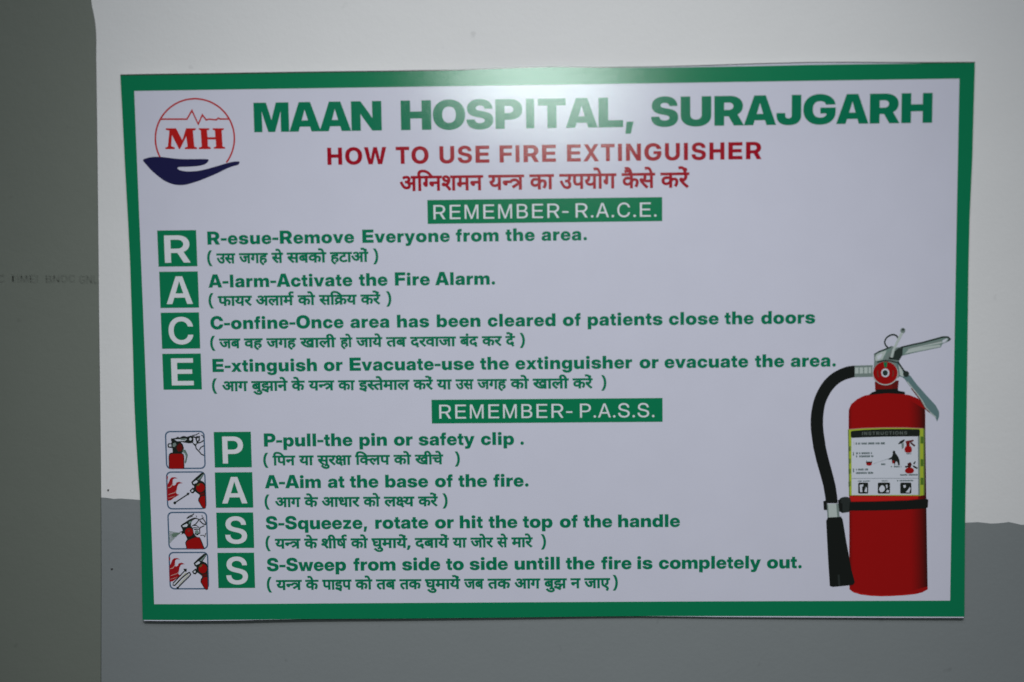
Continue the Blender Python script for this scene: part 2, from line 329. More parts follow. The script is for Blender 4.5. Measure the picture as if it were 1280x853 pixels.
 'rC': '790.-24 -209!0 -316!196 -176!347 0.225 0!227 175!347 317!196 209.0 121!0 210!-71 167!-134 109!-188 21.-117 -199.0 -18!79 -78!124 -111!85 -140!44 -81.0 -156!0 -227!-150 -123!-267 0.-175 0!-174 123!-266 227!-150 156.0 81!0 139!44 111!84 79!123 19.79 198.0 -20!-117 -110!-187 -167!-133 -210!-71',
 'rP': '159.0 0.1490 596.0 174!0 252!-111 137!-205 0.-140 0!-140 -141!-204 -257!-112 -173.0 -479.0 0.170 479.0 112!0 162!69 87!129 0.88 0!89 -87!128 -162!69 -112.0 -375.0 0.-1320',
 'rS': '706.-24 -191!0 -278!123 -152!226 0.156 214.0 0!-104 96!-149 183!-79 128.0 117!0 173!62 97!115 0.78 0!60 -64!90 -140!68 -117.25 -182.41 -249!55 -223!190 0.152 0!130 140!192 257!107 172.0 172!0 253!-113 142!-209 4.-144 -207.0 -9!137 -198!155 -163.0 -103!0 -160!-62 -91!-111 0.-72 0!-57 65!-84 142!-64 116.-27 183.-41 120!-26 177!-76 116!-101 58!-127 0.-79 0!-130 -149!-198 -269!-109',
 'bR': '64.-11 0.1512 727.0 204!0 299!-127 163!-235 0.-161 0!-156 -171!-229 -309!-124 -210.0 -431.0 0.325 423.0 75!0 108!47 57!82 0.55 0!56 -57!82 -108!46 -75.0 -227.0 0.-1173/1021.-11 -389.697 483.0 399.-697',
 'b-': '693.716 0.-285 -693.0 0.285',
 'be': '589.-34 -168!0 -258!139 -145!247 0.158 0!159 145!246 253!139 165.0 124!0 206!-78 150!-143 83!-196 0.-118 0.-107 -1010.0 0.229 827.-11 -187.-53 0!71 -44!81 -81!43 -58.0 -58!0 -82!-43 -44!-81 0.-57 0.-159 0!-59 47!-86 87!-45 63.0 45!0 72!23 48!41 13.35 358.0 -22!-120 -155!-163 -234!-92',
 'bs': '591.-37 -164!0 -252!90 -151!165 -13.123 413.0 9!-56 81!-57 71.0 66!0 69!38 0.28 0!23 -58!33 -63.10 -208.32 -171!26 -183!159 0.127 0!107 129!157 238!84 165.0 166!0 243!-89 135!-164 4.-125 -386.0 -1!54 -82!60 -64.0 -64!0 -64!-39 0.-26 0!-23 52!-33 51.-9 234.-37 179!-28 174!-140 0.-120 0!-110 -140!-167 -250!-93',
 'bu': '453.-34 -125!0 -176!100 -90!185 0.127 0.653 415.0 0.-575 0!-79 82!-83 75.0 50!0 72!38 38!79 0.61 0.559 415.0 0.-1042 -410.0 0.299 82.0 -58!-151 -201!-171',
 'bm': '49.-11 0.1042 390.0 0.-265 -42.0 31!108 108!122 145!58 80.0 125!0 193!-139 21.-149 -57.0 22!104 111!122 159!62 89.0 110!0 171!-91 96!-168 0.-115 0.-691 -404.0 0.606 0!71 -77!77 -63.0 -42!0 -61!-36 -35!-67 0.-47 0.-604 -387.0 0.608 0!68 -75!78 -63.0 -41!0 -63!-36 -36!-68 0.-49 0.-601',
 'bo': '636.-34 -183!0 -278!133 -156!245 0.166 0!165 156!245 278!134 183.0 183!0 278!-134 156!-245 0.-165 0!-166 -156!-245 -278!-133/636.271 54!0 87!54 50!106 0.79 0!79 -50!106 -87!54 -54.0 -54!0 -87!-54 -51!-106 0.-79 0!-79 51!-106 87!-54',
 'bv': '356.-11 -392.1042 415.0 145.-459 31!-101 57!-201 32.-115 -119.0 31!115 55!201 30.101 141.459 412.0 -393.-1042',
 'bE': '63.-11 0.1512 1292.0 0.-351 -834.0 0.-234 770.0 0.-340 -770.0 0.-236 834.0 0.-351',
 'br': '66.-11 0.1042 388.0 0.-182 -18.0 28!96 131!88 112.0 29!0 46!-1 34.0 0.-314 -31!1 -84!1 -39.0 -59!0 -88!-51 -49!-95 0.-69 0.-516',
 'by': '97.-415 0.298 166.0 34!0 35!16 23!39 11.36 10.27 -413.1030 416.0 148.-459 32!-100 58!-202 31.-115 -137.0 30!115 56!203 33.99 152.459 412.0 -460.-1172 -38!-97 -100!-121 -139!-56 -95.0 -61!0 -131!0',
 'bn': '477.548 0.-559 -415.0 0.1042 410.0 0.-299 -82.0 59!151 201!171 169.0 126!0 174!-100 90!-185 0.-127 0.-653 -415.0 0.575 0!80 -80!82 -76.0 -51!0 -71!-38 -39!-79',
 'bf': '683.1031 0.-297 -690.0 0.297/158.-11 0.1133 0!111 72!146 151!71 115.0 54!0 100!0 33.0 0.-297 -25!0 -56!0 -22.0 -46!0 -37!-41 0.-53 0.-1070',
 'bt': '681.1031 0.-297 -688.0 0.297/148.1309 345.0 0.-951 0!-43 27!-29 44.0 23!0 68!0 26.0 0.-297 -35!0 -101!0 -55.0 -176!0 -166!148 0.159',
 'bh': '477.548 0.-559 -415.0 0.1461 415.0 0.-718 -87.0 59!151 201!171 169.0 126!0 174!-100 90!-185 0.-127 0.-653 -415.0 0.575 0!80 -80!82 -76.0 -51!0 -71!-38 -39!-79',
 'ba': '401.-29 -110!0 -170!68 -98!140 0.104 0!89 67!123 118!77 153!40 87.6 95!7 112!19 44!29 0.24 0.5 0!22 -29!34 -55!20 -40.0 -42!0 -60!-22 -33!-42 -5.-39 -371.0 10!128 125!165 227!86 163.0 122!0 189!-49 131!-95 66!-137 0.-88 0.-696 -392.0 0.143 14.0 -32!-54 -93!-74 -118!-33/521.222 49!0 83!35 50!63 0.44 0.71 0!0 -37!-10 -44!-10 -52!-9 -31.-5 -42!-7 -63!-26 -32!-39 0.-26 0!-25 29!-36 53!-20',
 'b.': '290.-19 -82!0 -116!116 0.82 0!82 116!116 82.0 82!0 116!-116 0.-82 0!-82 -116!-116',
 'bA': '-40.-11 520.1512 540.0 523.-1512 -464.0 -190.624 -51!177 -101!350 -53.211 135.0 -55!-211 -102!-351 -54.-176 -195.-624/331.255 0.323 842.0 0.-323',
 'bl': '85.-11 0.1461 408.0 0.-1461',
 'bc': '594.-34 -172!0 -260!136 -144!246 0.162 0!162 144!246 260!136 172.0 116!0 197!-64 146!-119 84!-163 6.-111 -385.0 -5!43 -24!53 -40!38 -54!20 -34.0 -56!0 -79!-57 -43!-108 0.-76 0!-76 43!-108 80!-57 55.0 33!0 55!21 39!37 25!55 5.45 384.0 -1!-111 -82!-164 -147!-121 -199!-65',
 'bi': '85.-11 0.1042 408.0 0.-1042/288.1092 -96!0 -124!107 0.82 0!82 124!105 96.0 96!0 124!-105 0.-83 0!-82 -124!-106',
 'bF': '61.-11 0.1512 1200.0 0.-351 -761.0 0.-269 715.0 0.-338 -715.0 0.-554',
 'bC': '772.-35 -215!0 -346!183 -201!349 0.247 0!249 201!350 346!182 215.0 148!0 250!-84 189!-154 120!-216 18.-144 -430.0 -12!63 -49!86 -73!59 -96!31 -58.0 -108!0 -151!-99 -79!-189 0.-134 0!-133 78!-188 152!-99 108.0 58!0 95!30 73!60 49!85 13.62 430.0 -19!-144 -119!-215 -190!-154 -249!-83',
 'bO': '810.-35 -225!0 -363!183 -211!349 0.247 0!249 211!350 363!182 225.0 224!0 362!-182 212!-350 0.-249 0!-248 -212!-349 -362!-182/810.324 108!0 156!98 83!188 0.134 0!135 -83!189 -156!98 -108.0 -108!0 -156!-98 -84!-189 0.-135 0!-134 84!-188 156!-98',
 'bb': '768.-34 -74!0 -126!42 -94!84 -25.55 18.0 0.-158 -406.0 0.1461 410.0 0.-554 -17.0 33!51 93!71 119!36 73.0 142!0 217!-139 123!-244 0.-159 0!-164 -120!-246 -218!-136/656.273 58!0 82!57 44!107 0.75 0!75 -44!105 -82!57 -58.0 -58!0 -90!-58 -52!-106 0.-73 0!-74 52!-107 90!-58',
 'bd': '503.-34 -146!0 -219!136 -121!246 0.164 0!159 123!244 218!139 142.0 73!0 118!-36 94!-71 32.-51 -16.0 0.554 410.0 0.-1461 -406.0 0.158 17.0 -24!-55 -95!-84 -125!-42/615.273 60!0 89!58 51!107 0.74 0!73 -51!106 -89!58 -60.0 -57!0 -82!-57 -45!-105 0.-75 0!-75 45!-107 82!-57',
 'bp': '61.-415 0.1446 406.0 0.-130 -13.0 30!47 94!70 121!36 73.0 142!0 217!-139 123!-244 0.-159 0!-164 -120!-246 -218!-136 -148.0 -74!0 -122!42 -91!80 -25.52 15.0 0.-555/656.273 58!0 82!57 44!107 0.75 0!75 -44!105 -82!57 -58.0 -58!0 -90!-58 -52!-106 0.-73 0!-74 52!-107 90!-58',
 'bx': '-42.-11 462.604 -9.-138 -423.576 448.0 68.-111 40!-69 70!-123 43.-78 -144.0 45!78 70!123 43.69 69.111 443.0 -439.-575 9.139 447.-606 -451.0 -73.115 -40!67 -71!119 -44.76 122.0 -47!-77 -69!-118 -44.-67 -75.-115',
 'bg': '627.-428 -178!0 -234!92 -126!159 -20.114 390.0 10!-33 43!-38 69!-22 46.0 88!0 89!90 0.93 0.146 17.0 -24!-55 -96!-81 -124!-37 -74.0 -146!0 -219!135 -121!236 0.151 0!154 123!240 218!138 142.0 73!0 120!-39 96!-75 31.-49 -17.0 0.140 408.0 0.-966 0!-172 -141!-218 -262!-103/615.300 60!0 89!56 51!103 0.70 0!70 -51!102 -89!55 -60.0 -57!0 -82!-54 -45!-102 0.-71 0!-72 45!-103 82!-54',
 'bP': '60.-11 0.1512 689.0 194!0 284!-127 155!-235 0.-161 0!-160 -155!-235 -285!-128 -194.0 -447.0 0.342 417.0 72!0 102!45 54!81 0.55 0!56 -54!80 -102!45 -72.0 -212.0 0.-1170',
 'bS': '698.-35 -212!0 -298!123 -156!237 0.180 404.0 3!-73 65!-89 117!-48 81.0 72!0 105!36 57!60 0.40 0!35 -50!53 -111!43 -90.17 -155.29 -229!44 -239!223 0.169 0!144 160!217 284!120 187.0 191!0 279!-120 154!-225 6.-169 -393.0 -8!91 -123!93 -100.0 -62!0 -96!-35 -53!-59 0.-38 0!-35 45!-49 103!-39 83.-16 130.-24 132!-24 191!-76 125!-108 59!-143 0.-90 0!-156 -157!-222 -294!-116',
 'bq': '1211.-415 -410.0 0.555 14.0 -24!-52 -91!-80 -122!-42 -75.0 -146!0 -219!136 -121!246 0.164 0!159 123!244 218!139 142.0 73!0 120!-36 94!-70 31.-47 -13.0 0.130 406.0/615.273 60!0 89!58 51!107 0.74 0!73 -51!106 -89!58 -60.0 -57!0 -82!-57 -45!-105 0.-75 0!-75 45!-107 82!-57',
 'bz': '64.-11 0.248 467.509 0.-13 -467.0 0.298 904.0 0.-262 -455.-497 0.13 464.0 0.-296',
 'b,': '66.-331 64.595 347.0 -154.-595',
 'bw': '272.-11 -315.1042 396.0 72.-307 26!-114 49!-246 27.-133 -76.0 31!133 56!246 29.114 78.307 329.0 78.-307 29!-114 56!-246 30.-133 -73.0 26!133 46!245 24.115 70.307 403.0 -316.-1042 -382.0 -110.377 -14!53 -29!112 -28!115 -18.70 87.0 -17!-70 -29!-115 -28!-112 -16.-54 -109.-376',
 'd795_37': '194.-202 -90!124 -73!272 0.143 0!145 72!264 91.123 168.0 -102!-158 -70!-244 0.-131 0!-128 69!-249 104.-161',
 'd13_37': '-37.659 637.0 0.-145 -69.0 -9!11 0.-61 0!-111 -53.-31 1!-1 66!-99 0.-70 0!-61 -57!-87 -95!-41 -56.0 -67!0 -119!70 -102!149 -59.153 141.50 40!-110 62!-110 64!-54 32.0 29!0 28!19 0.30 0!30 -36!55 -21.16 -17!-3 -73.-2 -11.144 102!3 46!31 0.29 0!19 -19!28 -7.4 -378.0',
 'd60_37': '624.514 0.-551 -155.0 0.253 15!5 -63!-7 -41.0 -45!0 -99!16 -19.6 -7!-5 16.7 10!-12 108!-107 91.-74 -107.-108 -83!73 -101!102 -78!90 -23.33 -26!35 -14!47 0.23 0!33 50!57 51.0 36!0 51!-32 -5.7 -17!-16 11!44 0.25 0!27 -8!40 5.-11 -214.0 0.145 765.0 0.-145/369.359 37!0 59!7 4.1 0.147 -133.0 -13!31 12!-53 0.-34 0!-48 -23!-74 17.21 -11!2',
 'd32_37': '690.514 0.-551 -155.0 0.370 -100.0 -44!0 4.32 48!2 52!-94 0.-55 0!-57 -53!-80 -84!-38 -48.0 -64!0 -112!71 -95!152 -55.158 141.49 56!-164 86!-119 39.0 19!0 17!14 0.23 0!31 -49!63 -67.42 52.115 257.0 0.36 -572.0 0.145 831.0 0.-145',
 'd27_37': '245.514 0.-280 0!-39 -45!-54 -40.0 -39!0 -70!54 -47!74 0.39 0!38 48!50 50.0 -12.0 0.118 -127.0 0.145 652.0 0.-145 -104.0 0.-551 -155.0 0.551',
 'd61_37': '272.93 68!20 26!21 0.14 0!19 -33!25 -53.0 -56!0 -49!-38 0.-30 0!-24 18!-44 63!-64 103.-77 -108.-106 -120!94 -110!137 0.90 0!47 39!74 -1.-1 7!-7 -34!66 0.43 0!37 28!55 24.19 29!21 70!18 46.0 95.0 0.12 -361.0 0.145 620.0 0.-145 -104.0 0.-157 -249.0 -27!0 -14!-3 -2.-2 -1!-1 0.-4 0!-9 11!-17 -6.5 33!11 60.0 77!0 105!-50 52!-86 0.-48 0!-72 -85!-95 -107.-28',
 'd75_37': '-197.578 -28!104 -36!79 -32!25 -22.0 -17!0 -28!-7 -48.-18 -47.144 79!28 58.0 65!0 96!-62 70!-136 41.-157',
 'd48_37': '622.514 -103.0 0.-551 -155.0 0.133 27!18 -87!-33 -63.0 -64!0 -106!50 -62!93 0.62 0!104 146!111 110.0 15!0 42!-3 43!-5 44.-11 -13.-141 -59!11 -46!6 -23.0 -17!0 47.8 74.-91 -13!-9 5.5 0.243 -401.0 0.145 659.0/164.287 0!-34 42!-32 36.0 15!0 27!5 -38.-13 -85.107 3!2',
 'd25_37': '814.514 -325.0 0.-73 -5!-5 85.0 80!0 104!-105 0.-92 0!-51 -33!-115 -58.-83 -139.79 48!61 28!73 0.34 0!33 -19!23 -18.0 -36!0 -37.-48 0.-282 -155.0 0.132 33!28 -82!-42 -59.0 -55!0 -100!46 -62!95 0.68 0!97 133!114 102.0 25!0 61!-7 49.-10 -13.-149 -56!14 -44!5 -17.0 -45!0 -40!-33 0.-29 0!-36 37!-31 27.0 34!0 56!34 16.16 0.239 -371.0 0.145 851.0',
 'd79_37': '207.514 0.-551 -155.0 0.551 -89.0 0.145 347.0 0.-145/62.578 -28!104 -36!79 -32!25 -22.0 -17!0 -28!-7 -48.-18 -47.144 79!28 58.0 65!0 96!-62 70!-136 41.-157',
 'd35_37': '556.514 -148.0 0.-202 -92.0 -43!0 -54!-13 -17.-12 -39!-26 0.-46 0!-36 31!-45 54!-23 35.0 48!0 68!22 76.40 54.-146 -78!-35 -107!-29 -58.0 -77!0 -127!60 -73!116 0.81 0!78 82!106 127!53 70.0 -35.0 0.57 -290.0 0.145 593.0',
 'd66_37': '207.514 0.-551 -155.0 0.551 -89.0 0.145 347.0 0.-145',
 'd23_37': '507.218 0!-89 -116!-86 -79.0 -101!0 -150!144 -81.190 141.52 54!-134 86!-105 44.0 26!0 23!17 0.20 0!25 -31!44 -15.12 -13!-3 -69.-2 -11.144 95!3 33!25 0.19 0!16 -21!15 -20.0 -31!0 -52!-17 -69.-35 -50.138 58!31 85!27 55.0 93!0 105!-99 0.-75 0!-98 -43.-27 -24!21 1.-1 22!-3 34.0 30!0 45!5 -4.-1 0.123 -73.0 0.145 591.0 0.-145 -104.0 0.-551 -155.0 0.551 -104.0 0.-551 -155.0 0.280 20!4 -51!-5 -28.0 -19!0 40.-5 -12!24/826.578 -28!104 -36!79 -32!25 -22.0 -17!0 -28!-7 -48.-18 -47.144 79!28 58.0 65!0 96!-62 70!-136 41.-157',
 'd6_37': '-222.772 0!39 54!56 38.0 39!0 53!-56 0.-39 0!-39 -53!-56 -39.0 -38!0 -54!56',
 'd796_37': '-8.-202 102!158 69!246 0.128 0!129 -68!249 -104.161 169.0 90!-124 73!-273 0.-143 0!-144 -73!-266 -90.-121',
 'd47_37': '497.514 0.-78 -33!-32 71!32 43.0 80!0 104!-105 0.-92 0!-51 -33!-115 -58.-83 -139.79 48!61 28!73 0.34 0!33 -20!23 -18.0 -35!0 -38.-49 0.-281 -155.0 0.154 32!25 -75!-33 -51.0 -48!0 -79!36 -24.28 -30!35 -25!84 0.62 0.160 -79.0 0.145 860.0 0.-145/197.514 0.-154 0!-50 9!-35 9.-10 10!-11 23.0 32!0 50!27 12.12 0.221',
 'd51_37': '632.659 0.-145 -104.0 0.-551 -155.0 0.148 26!17 -88!-33 -58.0 -106!0 -130!141 -20.146 87!18 39!31 0.26 0!20 -18!36 0.1 -142.0 0.145/178.278 2!-3 43!-35 36.0 40!0 61!34 13.15 0.225 -99.0 3!-5 0.-64 0!-135',
 'd52_37': '451.46 -108.-108 -86!71 -106!102 -82!90 -24.33 -25!36 -17!47 0.23 0!33 50!57 51.0 36!0 52!-32 1.-2 1!1 25!42 0.29 0!19 -8!37 4.-10 -252.0 0.145 498.0 0.-145 -83.0 -5!10 0.-66 0!-65 -53!-92 -86!-60 -5.-2 10!-11 116!-109',
 'd9_37': '507.218 0!-89 -116!-86 -79.0 -101!0 -150!144 -81.190 141.52 54!-134 86!-105 44.0 26!0 23!17 0.20 0!25 -31!44 -15.12 -13!-3 -69.-2 -11.144 95!3 33!25 0.19 0!16 -21!15 -20.0 -31!0 -52!-17 -69.-35 -50.138 58!31 85!27 55.0 93!0 105!-99 0.-75 0!-98 -43.-27 -24!21 1.-1 22!-3 34.0 30!0 45!5 -4.-1 0.123 -73.0 0.145 332.0 0.-145 -104.0 0.-551 -155.0 0.280 20!4 -51!-5 -28.0 -19!0 40.-5 -12!24',
 'd54_37': '-37.514 0.145 767.0 0.-145 -104.0 0.-551 -155.0 0.361 28!-5 -5.0 -16!0 -34!-16 -36!-51 -27.-91 -147.46 22!85 7.11 5!-4 -37!17 -22.0 -24!0 -22!-24 0.-21 0!-27 35!-56 77!-71 89.-75 -108.-104 -84!73 -100!95 -64!106 0.63 0!65 62!85 91!38 43.0 51!0 85!-34 12.-10 45!44 102.0 5!0 -33.0 0.51',
 'd50_37': '546.514 0.-551 -155.0 0.250 -147.0 0.0 0!-48 -51!-51 -34.0 -29!0 -56!33 -43!47 -29!56 0.28 0!34 50!46 48.0 -11.0 0.156 -126.0 0.145 686.0 0.-145/391.514 -147.0 0.-156 147.0',
 'd181_37': '-211.578 -33!56 -33!85 0.43 0!85 114!86 78.0 36!0 63!-15 52.-28 -46.-137 -52!28 -30!9 -16.0 -24!0 -21!-23 0.-20 0!-25 23!-53 63.-91',
 'd67_37': '52.514 -89.0 0.145 55.0 16!-29 -18!59 0.35 0!96 140!113 110.0 153!0 233!-164 118.-191 -169.0 -153!209 -165.0 -58!0 -54!-41 0.-32 0!-23 15!-34 -2.2 126.0 0.-145 -103.0 0.-551 -155.0',
 'd254_37': '-8.65 81.46 28!-6 -92!101 0.84 0!97 133!114 102.0 25!0 61!-7 49.-10 -13.-149 -56!14 -44!5 -17.0 -45!0 -40!-33 0.-29 0!-36 37!-31 27.0 34!0 56!34 16.16 0.239 -371.0 0.145 851.0 0.-145 -325.0 0.-80 -33!-30 70!32 43.0 80!0 104!-105 0.-92 0!-51 -33!-115 -58.-83 -139.79 48!61 28!73 0.34 0!33 -19!23 -18.0 -16!0 -41!-28 -16.-20 0.-282 -155.0 0.136 51!38 -22!-15 -12.-7 -267.-177',
 'd57_37': '608.514 -104.0 0.-551 -154.0 0.131 28!20 -85!-33 -60.0 -63!0 -101!50 -60!93 0.62 0!104 139!111 107.0 14!0 41!-3 41!-5 42.-12 -10.-145 -59!12 -44!6 -21.0 -49!0 -46!-35 0.-32 0!-33 38!-29 33.0 42!0 61!37 12.12 0.240 -387.0 0.145 645.0',
 'd26_37': '766.514 0.-551 -155.0 0.20 15!8 -92!-21 -46.0 -117!0 -212!115 -103.131 -30!39 -23!57 0.26 0!35 50!57 51.0 36!0 51!-32 -5.7 -17!-16 11!44 0.25 0!23 -6!39 3.-6 -214.0 0.145 907.0 0.-145/534.269 26!0 46!23 5.4 0.218 -272.0 -4!8 0.-64 0!-94 -83!-114 -26.-11 34!-41 141!-82 89.0 38!0 68!17 15.10 0.-11 29!18 -73!-23 -46.0 -56!0 -92!48 -54!88 0.56 0!90 119!101 93.0 19!0 60!-6 45.-16 -12.-141 -56!15 -32!5 -15.0 -35!0 -31!-25 0.-26 0!-24 30!-23',
 'd68_37': '-208.578 -29!59 -20!72 0.39 0!80 106!105 90.0 72!0 97!-69 64!-133 19.-72 119.0 0.-145 -103.0 0.-551 -155.0 0.551 -89.0 0.145 76.0 -14!52 -48!77 -34.0 -23!0 -22!-26 0.-29 0!-27 17!-48 39.-80',
 'd40_37': '518.514 0.-551 -155.0 0.328 -72.0 -57!0 -48!-9 -12.-11 -11!-9 0.-25 0!-36 63!-78 101.-80 -109.-105 -72!63 -84!85 -54!99 0.57 0!43 34!71 27.23 35!30 95!27 73.0 91.0 0.78 -400.0 0.145 658.0 0.-145',
 'd42_37': '399.-106 -39!63 -39!73 -1.2 15!2 -31!-3 -17.0 -47!0 -95!24 -84!55 -52!96 0.66 0!53 38!77 31.27 39!34 109!30 64.0 -32.0 0.21 -295.0 0.145 608.0 0.-145 -158.0 0.-166 -86.0 -54!0 -61!-12 -19.-12 -14!-10 -16!-29 0.-23 0!-36 56!-49 68.0 6!0 9!0 -38.-5 5!-16 0.20 0!54 67!47 37.0 59!0 66!-72 0.-43 0!-45 -43!-53 6.3 -7!13 32!-48 49.-70',
 'd10_37': '507.218 0!-89 -116!-86 -79.0 -101!0 -150!144 -81.190 141.52 54!-134 86!-105 44.0 26!0 23!17 0.20 0!25 -31!44 -15.12 -13!-3 -69.-2 -11.144 95!3 33!25 0.19 0!16 -21!15 -20.0 -31!0 -52!-17 -69.-35 -50.138 58!31 85!27 55.0 93!0 105!-99 0.-75 0!-98 -43.-27 -24!21 1.-1 22!-3 34.0 30!0 45!5 -4.-1 0.123 -73.0 0.145 591.0 0.-145 -104.0 0.-551 -155.0 0.551 -104.0 0.-551 -155.0 0.280 20!4 -51!-5 -28.0 -19!0 40.-5 -12!24',
 'd69_37': '-295.8 93!40 66.0 90!0 105!-98 0.-79 0!-78 -117!-98 -99.0 -108!0 -155!101 -88.112 121.85 59!-72 62!-56 67!-24 42.0 69!0 0.37 0!13 -23!15 -20.0 -22!0 -35!-9 -54.-28',
 'd33_37': '271.185 -25!0 -50!-12 -37.-18 -69!41 -77!91 0.65 0!37 28!55 24.19 29!21 68!18 56.0 59.0 0.12 -314.0 0.145 845.0 0.-145 -104.0 0.-551 -155.0 0.197 19!6 -53!-6 -31.0 -24!0 38.-7 -14!34 0.-33 0!-81 -104!-94 -72.23 23!25 61!-22 75.-22 -67.-142 -92!42 -106!58 -37.24 -56!2 -98!41 0.57 0!37 48!51 42.0 29!0 54!-27 26.-21 1!0 8.0 61!0 49!26 0.22 0!14 -24!18/480.305 49!0 20.6 0.203 -117.0 0.-157 -221.0 -27!0 -14!-3 -2.-2 -1!-1 0.-4 0!-10 17!-20 -3.2 32!12 62.0 49!0 38.-14 24!-5 57!-7',
 'd44_37': '-37.659 643.0 0.-145 -103.0 0.-551 -155.0 0.298 -107.0 0.-17 0!-43 -50!-50 -38.0 -37!0 -69!54 -47!74 0.39 0!38 48!50 50.0 250.0 0.108 -385.0',
 'd202_37': '-37.659 447.0 0.-145 -447.0/241.261 0.-17 0!-43 -50!-50 -38.0 -37!0 -69!54 -47!74 0.39 0!38 48!50 50.0 324.0 0.-145',
 'd269_37': '117.14 -90.129 244.148 -13!17 -47!35 -30.0 -23!0 -48!-14 -75.-38 -55.145 68!32 81!25 50.0 47!0 77!-30 69!-64 2.-50 -29.165 -382.0 0.145 640.0 0.-145 -103.0 0.-551 -155.0 0.202',
 'd11_37': '271.185 -25!0 -50!-12 -37.-18 -69!41 -77!91 0.65 0!37 28!55 24.19 29!21 74!18 53.0 56.0 0.12 -314.0 0.145 579.0 0.-145 -110.0 0.-157 -221.0 -27!0 -14!-3 -2.-2 -1!-1 0.-4 0!-10 17!-20 -3.2 32!12 62.0 87!0 122!-94 0.-83 0!-81 -104!-94 -72.23 23!25 61!-22 75.-22 -67.-142 -92!42 -106!58 -37.24 -56!2 -98!41 0.57 0!37 48!51 42.0 29!0 54!-27 26.-21 1!0 8.0 61!0 49!26 0.22 0!14 -24!18',
 'd215_37': '369.359 29!0 47!5 65.11 17.-145 -61!-12 -56!-4 -30.0 -45!0 -99!16 -19.6 -7!-5 16.7 10!-12 108!-107 91.-74 -107.-108 -83!73 -101!102 -78!90 -23.33 -26!35 -14!47 0.23 0!33 50!57 51.0 36!0 51!-32 -5.7 -17!-16 11!44 0.25 0!27 -8!40 5.-11 -214.0 0.145 477.0 0.-145 -104.0 -13!31 12!-53 0.-34 0!-48 -23!-74 17.21 -11!2',
 'd46_37': '516.514 0.-551 -155.0 0.160 25!16 -78!-30 -54.0 -47!0 -79!33 -27.26 -31!34 -28!86 0.70 0.156 -79.0 0.145 657.0 0.-145/361.514 -164.0 0.-145 0!-39 5!-40 8!-18 6.-6 12!-12 35.0 31!0 57!31 10.10',
 'd179_37': '660.514 0.-551 -155.0 0.303 19!9 -80!-19 -54.0 -54!0 -90!22 -18.7 -26!-17 -37!-39 0.-21 0!-11 11!-23 33!-17 38.0 9!0 -37.-3 7!-21 0.24 0!52 66!44 36.0 58!0 64!-75 0.-42 0!-41 -39!-49 13.5 -13!16 36!-39 59.-56 -122.-87 -49!57 -51!64 -4.6 10!2 -31!-1 -14.0 -67!0 -106!48 -63!89 0.55 0!70 83!87 1.1 0!0 -56!87 0.57 0!70 104!92 90.0 73!0 115!-75 0.-79 0!-60 -57!-81 21.14 -63!17 39!-4 20.0 41!0 68!18 17.12 0.83 -89.0 0.145 348.0 0.-145/190.502 0!-20 29!-37 7.-3 40!26 0.38 0!9 -13!14 -24.0 -21!0 -18!-15',
 'd183_37': '655.514 -166.0 0.-110 -32!-22 65!23 45.0 101.0 0.-145 -88.0 -39!0 -40!-15 -12.-10 0.-272 -155.0 0.132 33!28 -82!-42 -59.0 -55!0 -100!46 -62!95 0.68 0!97 133!114 102.0 25!0 61!-7 49.-10 -13.-149 -56!14 -44!5 -17.0 -45!0 -40!-33 0.-29 0!-36 37!-31 27.0 34!0 56!34 16.16 0.239 -371.0 0.145 692.0',
 'd30_37': '686.514 -104.0 0.-551 -154.0 0.134 28!18 -82!-34 -57.0 -91!0 -122!106 0.88 0!38 32!65 26.-16 -161.-31 0.147 330.0 19!0 36!-1 44.0 -15.-144 -65.0 -46!0 -46!-31 0.-28 0!-24 33!-25 26.0 40!0 57!35 14.15 0.239 -465.0 0.145 723.0',
 'd43_37': '667.514 -104.0 0.-551 -155.0 0.119 23!15 -83!-31 -65.0 -91!0 -118!101 0.84 0!33 23!64 -14.-15 -4!2 -74!89 0.69 0!76 104!100 78.0 66!0 95!-75 0.-63 0!-62 -72.-73 -127.81 41!37 3!8 0.4 0!3 -2!2 -7.0 -12!0 -19!-21 0.-21 0!-19 17!-21 35!-13 15.-1 28!7 40.0 12!0 30!-2 43.-6 -14.-145 -42!7 -14!0 -5.0 -38!0 -32!-23 0.-19 0!-22 32!-22 32.0 43!0 60!35 13.14 0.255 -62.0 0.145 321.0',
 'd219_37': '556.289 -55!-20 -64!-13 -47.0 -54!0 -90!22 -18.7 -26!-17 -37!-39 0.-21 0!-11 11!-23 33!-17 38.0 9!0 -37.-3 7!-21 0.24 0!52 66!44 36.0 58!0 64!-75 0.-42 0!-41 -39!-49 13.5 -13!16 36!-39 59.-56 -122.-87 -49!57 -51!64 -4.6 10!2 -31!-1 -14.0 -67!0 -106!48 -63!89 0.55 0!70 83!87 1.1 0!0 -56!87 0.57 0!70 104!92 90.0 73!0 115!-75 0.-79 0!-60 -57!-81 22.15 -63!16 40!-4 18.0 31!0 47!9 65.27/190.502 0!-20 29!-37 7.-3 40!26 0.38 0!9 -13!14 -24.0 -21!0 -18!-15',
 'd58_37': '122.152 -47!0 -72!53 0.50 0!46 60!50 41.0 25!0 50!-19 19.-15 20!7 50!66 0.53 0!42 -39!44 -30.0 -17!0 -7!-6 0.-7 0!-6 8!-15 39!-16 95.-4 -35.-144 -138!9 -115!102 0.75 0!67 94!85 81.0 56!0 99!-52 62!-103 0.-74 0!-79 -79!-135 -23.-12 6!-6 87!-98 54.-76 -125.-86 -71!100 -80!89 -21.18 -14!-3/628.514 0.-551 -155.0 0.551 -89.0 0.145 348.0 0.-145',
